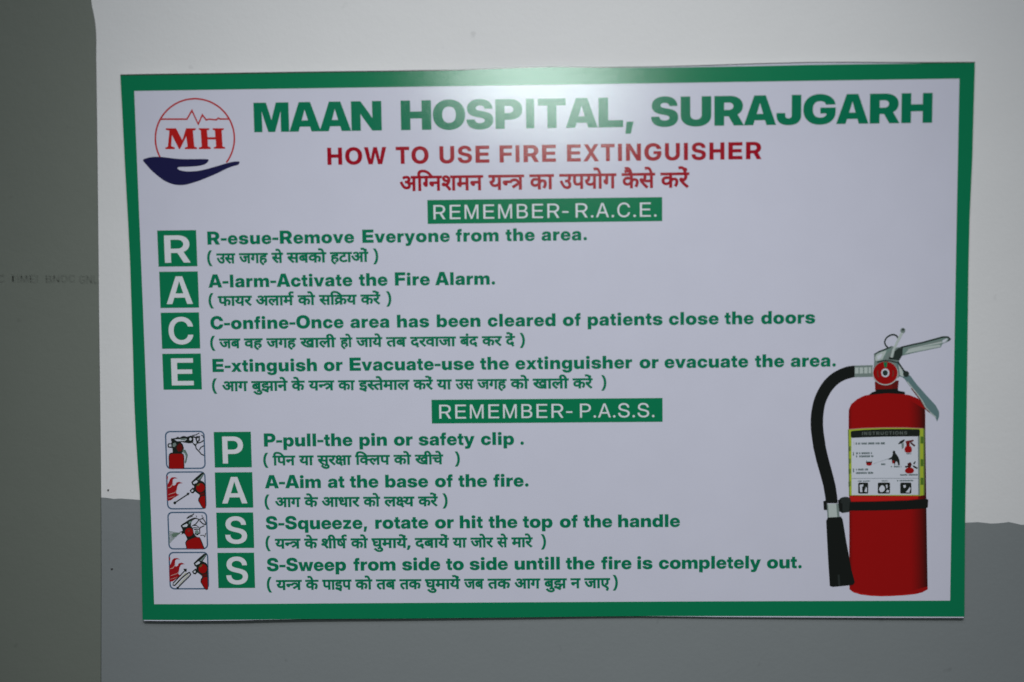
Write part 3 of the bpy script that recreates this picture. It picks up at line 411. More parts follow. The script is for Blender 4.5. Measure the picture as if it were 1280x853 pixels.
 'd59_37': '630.659 0.-145 -104.0 0.-551 -155.0 0.165 23!12 -83!-31 -57.0 -47!0 -79!33 -27.26 -31!34 -28!86 0.70 0.156 -79.0 0.145/371.514 -91.0 120.-204/215.266 12!-12 35.0 20!0 41!13 -19.-10 -137.227 29.-115 0!-39 5!-40 8!-18',
 'd28_37': '642.514 -103.0 0.-551 -155.0 0.135 23!15 -86!-32 -62.0 -91!0 -119!101 0.84 0!35 26!66 -13.-11 1!0 -58!88 0.53 0!39 -9.-22 -33.0 0.145 679.0/204.269 0!-23 31!-21 32.0 42!0 63!35 12.14 0.240 -223.0 -1!-1 0.-19 0!-21 23!-21 15.-2 25!6 40.0 29!0 56.-6 -12.-145 -44!6 -13!0 -6.0 -37!0 -32!-22',
 'd799_37': '-2.-166 27!104 26!132 12.83 149.0 27.-41 -18!-71 -49!-129 -35.-78',
 'd19_37': '605.514 -94.0 0.-134 0!-56 -18!-72 -23.-29 -47!-61 -129.-9 -31.143 56!10 20!7 4.5 6!6 7!21 0.35 0.134 -159.0 0.-161 0!-44 5!-49 13!-25 32!-24 31.-19 110.-62 69!-39 66!-81 0.-63 0!-48 -38!-82 -35.-50 -135.79 33!51 18!35 0.13 0!9 -7!14 -40!29 -47.27 -88.50 -42!25 -64!57 -17.41 -19!43 0.76 0.198 -79.0 0.145 642.0',
 'tR': '135.0 0.1490 667.0 187!0 274!-117 149!-216 0.-148 0!-146 -157!-214 -283!-115 -190.0 -457.0 0.230 459.0 97!0 141!60 76!110 0.75 0!75 -77!109 -141!60 -98.0 -327.0 0.-1253/1098.0 -391.673 340.0 399.-673',
 'tA': '12.0 553.1490 375.0 551.-1490 -325.0 -262.760 -43!132 -92!288 -57.191 82.0 -58!-191 -93!-288 -44.-132 -270.-760/349.343 0.229 805.0 0.-229',
 'tC': '782.-24 -207!0 -322!189 -184!345 0.234 0!236 183!346 323!188 207.0 130!0 222!-76 173!-142 112!-199 18.-124 -289.0 -14!69 -65!108 -94!75 -120!38 -70.0 -134!0 -192!-128 -103!-233 0.-158 0!-157 103!-232 192!-128 134.0 70!0 119!38 94!74 66!107 15.69 288.0 -18!-123 -112!-199 -173!-141 -222!-76',
 'tE': '134.0 0.1490 1180.0 0.-243 -863.0 0.-373 799.0 0.-238 -799.0 0.-393 863.0 0.-243',
 'tP': '128.0 0.1490 623.0 179!0 261!-117 141!-216 0.-148 0!-148 -144!-216 -263!-118 -179.0 -451.0 0.238 438.0 93!0 134!60 73!109 0.75 0!75 -73!108 -134!59 -93.0 -300.0 0.-1251',
 'tS': '702.-24 -196!0 -281!122 -149!229 0.160 288.0 1!-86 82!-124 152!-66 105.0 95!0 141!50 79!93 0.62 0!51 -59!76 -126!56 -102.22 -167.35 -235!50 -224!202 0.158 0!135 146!201 263!112 175.0 177!0 258!-115 144!-214 5.-149 -280.0 -8!113 -163!130 -133.0 -84!0 -130!-51 -74!-89 0.-59 0!-48 57!-71 123!-53 100.-22 155.-33 123!-26 180!-75 116!-102 57!-133 0.-83 0!-140 -149!-206 -274!-112',
 'fC': '784.-20 -194!0 -304!183 -175!343 0.238 0!240 175!342 305!184 193.0 118!0 209!-68 164!-131 107!-187 19.-119 -238.0 -13!71 -69!107 -101!75 -124!38 -70.0 -126!0 -200!-128 -114!-246 0.-178 0!-178 115!-246 199!-126 126.0 69!0 124!39 102!74 69!108 14.70 237.0 -16!-110 -104!-184 -161!-136 -211!-75',
 'fI': '171.0 0.1490 236.0 0.-1490',
 'fM': '150.0 0.1490 323.0 293.-838 13!-38 33!-121 35!-140 32!-135 12.-54 -46.0 12!52 32!133 36!141 33!123 13.39 289.838 324.0 0.-1490 -217.0 0.792 0!47 2!129 3!145 3!149 1.68 16.0 -19!-74 -43!-157 -42!-146 -38!-122 -14.-39 -276.-792 -187.0 -280.792 -13!39 -37!119 -43!145 -44!158 -22.77 19.0 1!-62 4!-146 2!-148 3!-133 0.-49 0.-792',
 'fE': '182.0 0.1490 1060.0 0.-202 -795.0 0.-436 738.0 0.-200 -738.0 0.-450 802.0 0.-202',
 'fB': '181.0 0.1490 618.0 177!0 234!-104 115!-176 0.-110 0!-93 -77!-127 -128!-78 -78.-18 0.-14 85!-4 159!-88 104!-161 0.-115 0!-114 -121!-182 -249!-106 -193.0/445.201 352.0 177!0 153!122 0.92 0!70 -78!115 -143!68 -99.0 -362.0/445.847 327.0 83!0 133!57 78!104 0.70 0!91 -142!121 -146.0 -333.0',
 'fN': '157.0 0.1490 262.0 536.-874 27!-45 69!-124 76!-154 37.-91 -28.0 -8!85 -9!169 -4!148 0.51 0.835 231.0 0.-1490 -264.0 -480.782 -39!67 -75!132 -90!173 -64.125 35.0 5!-110 10!-192 5!-149 0.-44 0.-784',
 'fD': '661.0 -376.0 0.206 363.0 170!0 225!124 112!242 0.175 0!174 -112!239 -219!124 -164.0 -383.0 0.206 398.0 224!0 320!-178 172!-333 0.-232 0!-233 -172!-334 -327!-180/405.1490 0.-1490 -240.0 0.1490',
 'fG': '837.-20 -215!0 -324!186 -181!343 0.235 0!239 184!343 321!184 204.0 128!0 222!-71 174!-132 113!-181 20.-108 -256.0 -21!64 -72!103 -101!73 -128!38 -76.0 -132!0 -210!-127 -122!-246 0.-178 0!-177 122!-246 213!-128 137.0 126!0 187!96 103!175 0.120 63.-10 -445.0 0.192 625.0 0.-172 0!-189 -170!-276 -297!-150',
 'fL': '178.0 0.1490 259.0 0.-1288 737.0 0.-202',
 'sC': '775.-24 -206!0 -327!183 -188!344 0.241 0!243 188!345 327!182 206.0 137!0 233!-80 178!-149 112!-208 17.-128 -360.0 -12!60 -54!95 -80!66 -104!34 -61.0 -117!0 -164!-111 -86!-206 0.-143 0!-142 85!-205 165!-111 117.0 61!0 103!33 80!66 54!94 13.60 360.0 -17!-128 -112!-207 -179!-148 -232!-80',
}
BOARD = [(-300.19, 198.8), (-277.61, 198.85), (-221.14, 198.79), (-156.92, 198.77), (-112.74, 198.6), (-57.94, 198.67), (-22.44, 199.63), (5.68, 199.98), (39.35, 199.03), (78.55, 198.82), (115.43, 199.2), (148.33, 199.75), (184.5, 200.08), (212.27, 199.77), (241.66, 199.16), (267.69, 198.76), (300.02, 198.43), (299.73, 169.56), (299.51, 130.7), (298.5, 91.55), (298.34, 57.74), (298.7, 0.87), (299.05, -74.01), (299.25, -132.37), (299.64, -198.81), (239.31, -198.56), (181.6, -198.1), (123.7, -197.62), (101.65, -197.24), (65.62, -196.79), (30.68, -196.89), (-27.72, -197.38), (-109.8, -197.71), (-180.46, -197.61), (-212.95, -197.96), (-227.75, -198.26), (-263.29, -198.6), (-287.02, -198.63), (-298.89, -198.52), (-298.64, -140.79), (-298.24, -103.84), (-298.74, -89.61), (-299.48, -62.42), (-299.71, -34.22), (-299.18, 6.64), (-298.67, 64.46), (-298.9, 93.14), (-299.48, 133.02), (-299.83, 172.59)]
OUTLINE = [(-300.22, 197.99), (-277.64, 197.99), (-221.17, 197.87), (-156.95, 197.85), (-112.76, 197.74), (-57.96, 197.81), (-22.45, 198.71), (5.67, 199.07), (39.34, 198.17), (78.55, 197.85), (115.43, 197.85), (148.34, 197.9), (184.51, 198.12), (212.29, 198.09), (241.68, 197.97), (267.7, 197.85), (300.04, 197.74), (299.73, 169.56), (299.51, 130.7), (298.5, 91.55), (298.34, 57.74), (298.7, 0.87), (299.05, -74.01), (299.25, -132.37), (299.91, -197.92), (239.29, -197.61), (181.59, -197.2), (100.49, -196.87), (65.62, -196.73), (30.68, -196.83), (-27.72, -197.32), (-109.8, -197.65), (-180.46, -197.55), (-227.73, -197.78), (-263.27, -197.94), (-299.76, -197.8), (-298.64, -140.79), (-298.24, -103.84), (-298.74, -89.61), (-299.48, -62.42), (-299.71, -34.22), (-299.18, 6.64), (-298.67, 64.46), (-298.9, 93.14), (-299.48, 133.02), (-299.83, 172.59)]
INNER = [-290.67, 187.09, 289.44, -185.94]
SH = {'top_shadow_strip': '-30019,19880 -27761,19885 -22114,19879 -15692,19877 -11274,19860 -5794,19867 -2244,19963 568,19998 3935,19903 7855,19882 11543,19920 14833,19975 18450,20008 21227,19977 24166,19916 26769,19876 30002,19843 30004,19747 26770,19780 24167,19849 21228,19911 18450,19942 14833,19909 11543,19854 7855,19816 3934,19806 567,19901 -2245,19866 -5796,19769 -11276,19763 -15695,19779 -22118,19781 -27764,19787 -30023,19782',
 'ring': '-22612,13554 -22529,13663 -22451,13776 -22378,13893 -22311,14013 -22250,14135 -22194,14261 -22145,14388 -22102,14518 -22065,14649 -22034,14782 -22009,14916 -21991,15051 -21980,15186 -21975,15322 -21976,15458 -21984,15593 -21999,15727 -22019,15861 -22047,15993 -22080,16124 -22120,16252 -22166,16379 -22218,16503 -22276,16625 -22340,16743 -22409,16858 -22484,16970 -22564,17078 -22650,17182 -22740,17281 -22835,17377 -22935,17467 -23039,17553 -23147,17634 -23259,17709 -23374,17779 -23493,17843 -23615,17902 -23739,17955 -23867,18002 -23996,18042 -24127,18077 -24260,18106 -24395,18128 -24530,18143 -24666,18153 -24803,18156 -24939,18152 -25076,18142 -25212,18126 -25347,18104 -25481,18075 -25614,18040 -25745,17998 -25874,17951 -26001,17898 -26125,17838 -26247,17774 -26365,17703 -26480,17627 -26591,17546 -26699,17460 -26802,17369 -26901,17273 -26995,17173 -27085,17069 -27169,16960 -27249,16848 -27323,16732 -27391,16613 -27454,16491 -27511,16367 -27562,16240 -27607,16111 -27645,15980 -27678,15847 -27704,15713 -27723,15578 -27736,15443 -27743,15307 -27743,15171 -27737,15036 -27724,14901 -27704,14767 -27678,14634 -27646,14502 -27608,14373 -27563,14245 -27512,14120 -27456,13999 -27352,14047 -27407,14166 -27456,14286 -27499,14409 -27536,14534 -27567,14660 -27592,14788 -27611,14917 -27623,15046 -27629,15177 -27629,15307 -27623,15438 -27610,15568 -27592,15697 -27567,15826 -27535,15953 -27498,16079 -27455,16203 -27406,16326 -27352,16445 -27291,16562 -27226,16677 -27155,16788 -27078,16896 -26997,17000 -26911,17100 -26820,17197 -26725,17289 -26626,17376 -26523,17459 -26416,17537 -26305,17610 -26192,17677 -26075,17740 -25956,17797 -25834,17848 -25710,17893 -25584,17933 -25456,17967 -25328,17995 -25198,18016 -25067,18032 -24936,18041 -24805,18045 -24673,18042 -24543,18033 -24413,18018 -24284,17996 -24156,17969 -24030,17936 -23906,17897 -23783,17852 -23664,17801 -23547,17744 -23432,17683 -23322,17615 -23214,17543 -23110,17465 -23010,17383 -22915,17296 -22823,17205 -22737,17109 -22654,17009 -22577,16905 -22505,16798 -22439,16687 -22377,16573 -22322,16457 -22272,16337 -22228,16216 -22189,16092 -22157,15966 -22131,15839 -22111,15711 -22097,15582 -22089,15452 -22088,15321 -22093,15191 -22104,15061 -22121,14931 -22145,14803 -22174,14675 -22210,14549 -22252,14424 -22299,14301 -22353,14181 -22412,14063 -22476,13948 -22546,13836 -22621,13727 -22702,13621',
 'pulse': '-27320,16655 -25337,16627 -25004,17169 -24580,16209 -24249,16863 -24013,16539 -23794,16604 -23263,16544 -23113,16662 -23012,16602 -22389,16594 -22386,16696 -22981,16705 -23120,16786 -23292,16651 -23802,16709 -23970,16659 -24266,17063 -24574,16423 -24987,17394 -25394,16730 -27316,16758',
 'monogram': '-26915,16057 -26174,16046 -25760,15198 -25459,16036 -24761,16027 -24765,15915 -24976,15858 -24912,14739 -24739,14677 -24726,14556 -25599,14568 -25595,14680 -25401,14737 -25470,15469 -25948,14573 -26018,14574 -26488,15569 -26569,14796 -26328,14698 -26315,14578 -26997,14587 -26993,14699 -26816,14757 -26660,15881 -26911,15945/-24543,16024 -23803,16013 -23806,15910 -23965,15861 -23946,15388 -23389,15381 -23407,15853 -23562,15907 -23559,16010 -22758,15999 -22761,15896 -22920,15846 -22888,14712 -22715,14658 -22719,14555 -23521,14565 -23518,14669 -23359,14718 -23368,15217 -23943,15225 -23934,14726 -23744,14672 -23749,14543 -24604,14554 -24600,14666 -24389,14715 -24418,15867 -24547,15921',
 'hand': '-28637,13815 -28600,13877 -28511,13921 -28395,13959 -28257,13996 -28093,14028 -27910,14047 -27707,14052 -27485,14045 -27254,14030 -27012,14003 -26761,13967 -26514,13934 -26282,13906 -26054,13882 -25817,13864 -25568,13856 -25309,13855 -25031,13854 -24693,13851 -24336,13849 -24070,13841 -23953,13826 -23926,13806 -23924,13778 -23925,13741 -23951,13697 -23989,13650 -24034,13599 -24092,13546 -24169,13497 -24268,13456 -24386,13420 -24523,13390 -24682,13367 -24861,13349 -25049,13336 -25254,13327 -25469,13323 -25662,13318 -25829,13317 -25974,13317 -26082,13307 -26148,13280 -26177,13244 -26174,13204 -26140,13161 -26074,13114 -25977,13072 -25840,13037 -25672,13007 -25499,12988 -25327,12983 -25151,12988 -24974,12999 -24811,13010 -24649,13027 -24447,13061 -24179,13119 -23872,13194 -23565,13274 -23258,13358 -22951,13447 -22684,13521 -22477,13572 -22309,13609 -22156,13634 -21999,13649 -21856,13652 -21754,13646 -21711,13633 -21708,13610 -21722,13577 -21736,13525 -21767,13462 -21832,13406 -21949,13368 -22100,13337 -22254,13299 -22397,13251 -22542,13197 -22696,13133 -22861,13057 -23035,12971 -23229,12881 -23453,12785 -23696,12685 -23939,12588 -24175,12494 -24411,12404 -24648,12320 -24894,12242 -25139,12171 -25355,12113 -25522,12074 -25659,12048 -25796,12032 -25943,12025 -26088,12026 -26234,12038 -26376,12057 -26518,12085 -26669,12130 -26835,12193 -27011,12273 -27186,12370 -27359,12491 -27533,12629 -27696,12766 -27849,12900 -27991,13033 -28119,13161 -28229,13282 -28324,13399 -28412,13510 -28509,13621 -28599,13727'}
TXT = {
 'title': [[('kM', -207.114, 156.867, 0.01389, 0.01389), ('kA', -180.843, 156.867, 0.01389, 0.01389), ('kA', -159.371, 156.867, 0.01389, 0.01389), ('kN', -137.9, 156.867, 0.01389, 0.01389)],
  [('kH', -102.753, 156.867, 0.01389, 0.01389), ('kO', -79.393, 156.867, 0.01389, 0.01389), ('kS', -56.032, 156.867, 0.01389, 0.01389), ('kP', -35.877, 156.867, 0.01389, 0.01389), ('kI', -15.721, 156.867, 0.01389, 0.01389), ('kT', -5.194, 156.867, 0.01389, 0.01389), ('kA', 14.962, 156.867, 0.01389, 0.01389), ('kL', 36.727, 156.867, 0.01389, 0.01389), ('k,', 55.287, 156.867, 0.01389, 0.01389)],
  [('kS', 74.089, 156.867, 0.01389, 0.01389), ('kU', 94.461, 156.867, 0.01389, 0.01389), ('kR', 118.038, 156.867, 0.01389, 0.01389), ('kA', 140.02, 156.867, 0.01389, 0.01389), ('kJ', 162.002, 156.867, 0.01389, 0.01389), ('kG', 180.779, 156.867, 0.01389, 0.01389), ('kA', 204.356, 156.867, 0.01389, 0.01389), ('kR', 226.338, 156.867, 0.01389, 0.01389), ('kH', 248.319, 156.867, 0.01389, 0.01389)]],
 'subtitle': [[('sH', -155.194, 133.162, 0.008121, 0.008121), ('sO', -142.181, 133.162, 0.008121, 0.008121), ('sW', -128.228, 133.162, 0.008121, 0.008121)],
  [('sT', -105.986, 133.162, 0.008121, 0.008121), ('sO', -95.024, 133.162, 0.008121, 0.008121)],
  [('sU', -75.47, 133.162, 0.008121, 0.008121), ('sS', -62.278, 133.162, 0.008121, 0.008121), ('sE', -50.019, 133.162, 0.008121, 0.008121)],
  [('sF', -32.936, 133.162, 0.008121, 0.008121), ('sI', -21.679, 133.162, 0.008121, 0.008121), ('sR', -16.051, 133.162, 0.008121, 0.008121), ('sE', -2.912, 133.162, 0.008121, 0.008121)],
  [('sE', 14.678, 133.162, 0.008121, 0.008121), ('sX', 26.985, 133.162, 0.008121, 0.008121), ('sT', 39.292, 133.162, 0.008121, 0.008121), ('sI', 50.65, 133.162, 0.008121, 0.008121), ('sN', 56.379, 133.162, 0.008121, 0.008121), ('sG', 69.619, 133.162, 0.008121, 0.008121), ('sU', 83.8, 133.162, 0.008121, 0.008121), ('sI', 97.04, 133.162, 0.008121, 0.008121), ('sS', 102.769, 133.162, 0.008121, 0.008121), ('sH', 115.076, 133.162, 0.008121, 0.008121), ('sE', 128.316, 133.162, 0.008121, 0.008121), ('sR', 140.623, 133.162, 0.008121, 0.008121)]],
 'hindi_title': [[('d9_27', -103.279, 114.255, 0.015913, 0.015941), ('d67_27', -91.121, 114.255, 0.015913, 0.015941), ('d185_27', -87, 114.255, 0.015913, 0.015941), ('d44_27', -82.528, 114.255, 0.015913, 0.015941), ('d58_27', -73.697, 114.255, 0.015913, 0.015941), ('d50_27', -62.876, 114.255, 0.015913, 0.015941), ('d44_27', -53.36, 114.255, 0.015913, 0.015941)],
  [('d51_27', -39.81, 114.255, 0.016316, 0.015941), ('d202_27', -30.347, 114.255, 0.016316, 0.015941), ('d269_27', -24.506, 114.255, 0.016316, 0.015941)],
  [('d25_27', -10.771, 114.255, 0.016074, 0.015941), ('d66_27', 1.477, 114.255, 0.016074, 0.015941)],
  [('d13_27', 10.346, 114.255, 0.015646, 0.015941), ('d46_27', 18.92, 114.255, 0.015646, 0.015941), ('d51_27', 27.807, 114.255, 0.015646, 0.015941), ('d79_27', 36.881, 114.255, 0.015646, 0.015941), ('d27_27', 40.933, 114.255, 0.015646, 0.015941)],
  [('d25_27', 54.449, 114.255, 0.015753, 0.015941), ('d76_27', 62.971, 114.255, 0.015753, 0.015941), ('d60_27', 66.453, 114.255, 0.015753, 0.015941), ('d75_27', 77.101, 114.255, 0.015753, 0.015941)],
  [('d25_27', 81.834, 114.255, 0.0165, 0.015941), ('d52_27', 94.407, 114.255, 0.0165, 0.015941), ('d75_27', 101.155, 114.255, 0.0165, 0.015941), ('d6_27', 101.155, 114.255, 0.0165, 0.015941)]],
 'b1': [[('rR', -80.793, 93.673, 0.006762, 0.006762), ('rE', -69.226, 93.673, 0.006762, 0.006762), ('rM', -58.436, 93.673, 0.006762, 0.006762), ('rE', -45.31, 93.673, 0.006762, 0.006762), ('rM', -34.52, 93.673, 0.006762, 0.006762), ('rB', -21.393, 93.673, 0.006762, 0.006762), ('rE', -10.603, 93.673, 0.006762, 0.006762), ('rR', 0.187, 93.673, 0.006762, 0.006762), ('r-', 11.753, 93.673, 0.006762, 0.006762)],
  [('rR', 20.228, 93.673, 0.006762, 0.006762), ('r.', 31.06, 93.673, 0.006762, 0.006762), ('rA', 35.638, 93.673, 0.006762, 0.006762), ('r.', 45.694, 93.673, 0.006762, 0.006762), ('rC', 50.272, 93.673, 0.006762, 0.006762), ('r.', 61.104, 93.673, 0.006762, 0.006762), ('rE', 65.682, 93.673, 0.006762, 0.006762), ('r.', 75.737, 93.673, 0.006762, 0.006762)]],
 'b2': [[('rR', -79.334, -49.86, 0.006797, 0.006797), ('rE', -67.775, -49.86, 0.006797, 0.006797), ('rM', -56.998, -49.86, 0.006797, 0.006797), ('rE', -43.871, -49.86, 0.006797, 0.006797), ('rM', -33.094, -49.86, 0.006797, 0.006797), ('rB', -19.967, -49.86, 0.006797, 0.006797), ('rE', -9.189, -49.86, 0.006797, 0.006797), ('rR', 1.588, -49.86, 0.006797, 0.006797), ('r-', 13.147, -49.86, 0.006797, 0.006797)],
  [('rP', 22.107, -49.86, 0.006797, 0.006797), ('r.', 31.838, -49.86, 0.006797, 0.006797), ('rA', 36.064, -49.86, 0.006797, 0.006797), ('r.', 45.795, -49.86, 0.006797, 0.006797), ('rS', 50.021, -49.86, 0.006797, 0.006797), ('r.', 59.752, -49.86, 0.006797, 0.006797), ('rS', 63.977, -49.86, 0.006797, 0.006797), ('r.', 73.709, -49.86, 0.006797, 0.006797)]],
 'eng': [[[('bR', -242.658, 77.564, 0.006269, 0.006269), ('b-', -232.621, 77.564, 0.006269, 0.006269), ('be', -227.663, 77.564, 0.006269, 0.006269), ('bs', -219.794, 77.564, 0.006269, 0.006269), ('bu', -211.924, 77.564, 0.006269, 0.006269), ('be', -203.34, 77.564, 0.006269, 0.006269), ('b-', -195.47, 77.564, 0.006269, 0.006269), ('bR', -190.512, 77.564, 0.006269, 0.006269), ('be', -180.476, 77.564, 0.006269, 0.006269), ('bm', -172.606, 77.564, 0.006269, 0.006269), ('bo', -160.391, 77.564, 0.006269, 0.006269), ('bv', -151.807, 77.564, 0.006269, 0.006269), ('be', -143.937, 77.564, 0.006269, 0.006269)],
  [('bE', -131.294, 77.564, 0.006269, 0.006269), ('bv', -121.977, 77.564, 0.006269, 0.006269), ('be', -114.107, 77.564, 0.006269, 0.006269), ('br', -106.238, 77.564, 0.006269, 0.006269), ('by', -100.547, 77.564, 0.006269, 0.006269), ('bo', -92.677, 77.564, 0.006269, 0.006269), ('bn', -84.093, 77.564, 0.006269, 0.006269), ('be', -75.51, 77.564, 0.006269, 0.006269)],
  [('bf', -64.048, 77.564, 0.006269, 0.006269), ('br', -59.09, 77.564, 0.006269, 0.006269), ('bo', -53.399, 77.564, 0.006269, 0.006269), ('bm', -44.815, 77.564, 0.006269, 0.006269)],
  [('bt', -28.578, 77.564, 0.006269, 0.006269), ('bh', -23.62, 77.564, 0.006269, 0.006269), ('be', -15.036, 77.564, 0.006269, 0.006269)],
  [('ba', -3.147, 77.564, 0.006269, 0.006269), ('br', 4.723, 77.564, 0.006269, 0.006269), ('be', 10.414, 77.564, 0.006269, 0.006269), ('ba', 18.284, 77.564, 0.006269, 0.006269), ('b.', 26.154, 77.564, 0.006269, 0.006269)]],
[[('bA', -242.393, 46.727, 0.006313, 0.006313), ('b-', -232.436, 46.727, 0.006313, 0.006313), ('bl', -227.593, 46.727, 0.006313, 0.006313), ('ba', -223.476, 46.727, 0.006313, 0.006313), ('br', -215.7, 46.727, 0.006313, 0.006313), ('bm', -210.12, 46.727, 0.006313, 0.006313), ('b-', -197.969, 46.727, 0.006313, 0.006313), ('bA', -193.126, 46.727, 0.006313, 0.006313), ('bc', -183.169, 46.727, 0.006313, 0.006313), ('bt', -175.394, 46.727, 0.006313, 0.006313), ('bi', -170.552, 46.727, 0.006313, 0.006313), ('bv', -166.434, 46.727, 0.006313, 0.006313), ('ba', -158.659, 46.727, 0.006313, 0.006313), ('bt', -150.884, 46.727, 0.006313, 0.006313), ('be', -146.041, 46.727, 0.006313, 0.006313)],
  [('bt', -134.119, 46.727, 0.006313, 0.006313), ('bh', -129.276, 46.727, 0.006313, 0.006313), ('be', -120.783, 46.727, 0.006313, 0.006313)],
  [('bF', -108.637, 46.727, 0.006313, 0.006313), ('bi', -100.144, 46.727, 0.006313, 0.006313), ('br', -96.026, 46.727, 0.006313, 0.006313), ('be', -90.445, 46.727, 0.006313, 0.006313)],
  [('bA', -79.151, 46.727, 0.006313, 0.006313), ('bl', -69.195, 46.727, 0.006313, 0.006313), ('ba', -65.077, 46.727, 0.006313, 0.006313), ('br', -57.302, 46.727, 0.006313, 0.006313), ('bm', -51.721, 46.727, 0.006313, 0.006313), ('b.', -39.57, 46.727, 0.006313, 0.006313)]],
[[('bC', -242.298, 16.549, 0.006329, 0.006329), ('b-', -232.307, 16.549, 0.006329, 0.006329), ('bo', -227.444, 16.549, 0.006329, 0.006329), ('bn', -218.919, 16.549, 0.006329, 0.006329), ('bf', -210.395, 16.549, 0.006329, 0.006329), ('bi', -205.532, 16.549, 0.006329, 0.006329), ('bn', -201.395, 16.549, 0.006329, 0.006329), ('be', -192.871, 16.549, 0.006329, 0.006329), ('b-', -185.067, 16.549, 0.006329, 0.006329), ('bO', -180.203, 16.549, 0.006329, 0.006329), ('bn', -169.479, 16.549, 0.006329, 0.006329), ('bc', -160.955, 16.549, 0.006329, 0.006329), ('be', -153.151, 16.549, 0.006329, 0.006329)],
  [('ba', -141.142, 16.549, 0.006329, 0.006329), ('br', -133.339, 16.549, 0.006329, 0.006329), ('be', -127.735, 16.549, 0.006329, 0.006329), ('ba', -119.931, 16.549, 0.006329, 0.006329)],
  [('bh', -107.795, 16.549, 0.006329, 0.006329), ('ba', -99.271, 16.549, 0.006329, 0.006329), ('bs', -91.467, 16.549, 0.006329, 0.006329)],
  [('bb', -79.199, 16.549, 0.006329, 0.006329), ('be', -70.675, 16.549, 0.006329, 0.006329), ('be', -62.871, 16.549, 0.006329, 0.006329), ('bn', -55.067, 16.549, 0.006329, 0.006329)],
  [('bc', -42.3, 16.549, 0.006329, 0.006329), ('bl', -34.497, 16.549, 0.006329, 0.006329), ('be', -30.36, 16.549, 0.006329, 0.006329), ('ba', -22.556, 16.549, 0.006329, 0.006329), ('br', -14.752, 16.549, 0.006329, 0.006329), ('be', -9.149, 16.549, 0.006329, 0.006329), ('bd', -1.345, 16.549, 0.006329, 0.006329)],
  [('bo', 11.408, 16.549, 0.006329, 0.006329), ('bf', 19.932, 16.549, 0.006329, 0.006329)],
  [('bp', 28.858, 16.549, 0.006329, 0.006329), ('ba', 37.382, 16.549, 0.006329, 0.006329), ('bt', 45.186, 16.549, 0.006329, 0.006329), ('bi', 50.05, 16.549, 0.006329, 0.006329), ('be', 54.187, 16.549, 0.006329, 0.006329), ('bn', 61.99, 16.549, 0.006329, 0.006329), ('bt', 70.515, 16.549, 0.006329, 0.006329), ('bs', 75.378, 16.549, 0.006329, 0.006329)],
  [('bc', 86.945, 16.549, 0.006329, 0.006329), ('bl', 94.749, 16.549, 0.006329, 0.006329), ('bo', 98.886, 16.549, 0.006329, 0.006329), ('bs', 107.41, 16.549, 0.006329, 0.006329), ('be', 115.214, 16.549, 0.006329, 0.006329)],
  [('bt', 126.677, 16.549, 0.006329, 0.006329), ('bh', 131.541, 16.549, 0.006329, 0.006329), ('be', 140.065, 16.549, 0.006329, 0.006329)],
  [('bd', 152.459, 16.549, 0.006329, 0.006329), ('bo', 160.983, 16.549, 0.006329, 0.006329), ('bo', 169.508, 16.549, 0.006329, 0.006329), ('br', 178.032, 16.549, 0.006329, 0.006329), ('bs', 183.635, 16.549, 0.006329, 0.006329)]],
[[('bE', -242.201, -14.466, 0.006366, 0.006366), ('b-', -232.913, -14.466, 0.006366, 0.006366), ('bx', -228.052, -14.466, 0.006366, 0.006366), ('bt', -220.233, -14.466, 0.006366, 0.006366), ('bi', -215.371, -14.466, 0.006366, 0.006366), ('bn', -211.24, -14.466, 0.006366, 0.006366), ('bg', -202.697, -14.466, 0.006366, 0.006366), ('bu', -194.153, -14.466, 0.006366, 0.006366), ('bi', -185.61, -14.466, 0.006366, 0.006366), ('bs', -181.479, -14.466, 0.006366, 0.006366), ('bh', -173.66, -14.466, 0.006366, 0.006366)],
  [('bo', -161.104, -14.466, 0.006366, 0.006366), ('br', -152.561, -14.466, 0.006366, 0.006366)],
  [('bE', -142.745, -14.466, 0.006366, 0.006366), ('bv', -133.458, -14.466, 0.006366, 0.006366), ('ba', -125.639, -14.466, 0.006366, 0.006366), ('bc', -117.82, -14.466, 0.006366, 0.006366), ('bu', -110.001, -14.466, 0.006366, 0.006366), ('ba', -101.458, -14.466, 0.006366, 0.006366), ('bt', -93.639, -14.466, 0.006366, 0.006366), ('be', -88.777, -14.466, 0.006366, 0.006366), ('b-', -80.958, -14.466, 0.006366, 0.006366), ('bu', -76.096, -14.466, 0.006366, 0.006366), ('bs', -67.553, -14.466, 0.006366, 0.006366), ('be', -59.734, -14.466, 0.006366, 0.006366)],
  [('bt', -48.131, -14.466, 0.006366, 0.006366), ('bh', -43.269, -14.466, 0.006366, 0.006366), ('be', -34.725, -14.466, 0.006366, 0.006366)],
  [('be', -22.93, -14.466, 0.006366, 0.006366), ('bx', -15.111, -14.466, 0.006366, 0.006366), ('bt', -7.292, -14.466, 0.006366, 0.006366), ('bi', -2.431, -14.466, 0.006366, 0.006366), ('bn', 1.7, -14.466, 0.006366, 0.006366), ('bg', 10.244, -14.466, 0.006366, 0.006366), ('bu', 18.787, -14.466, 0.006366, 0.006366), ('bi', 27.331, -14.466, 0.006366, 0.006366), ('bs', 31.461, -14.466, 0.006366, 0.006366), ('bh', 39.28, -14.466, 0.006366, 0.006366), ('be', 47.824, -14.466, 0.006366, 0.006366), ('br', 55.643, -14.466, 0.006366, 0.006366)],
  [('bo', 65.957, -14.466, 0.006366, 0.006366), ('br', 74.5, -14.466, 0.006366, 0.006366)],
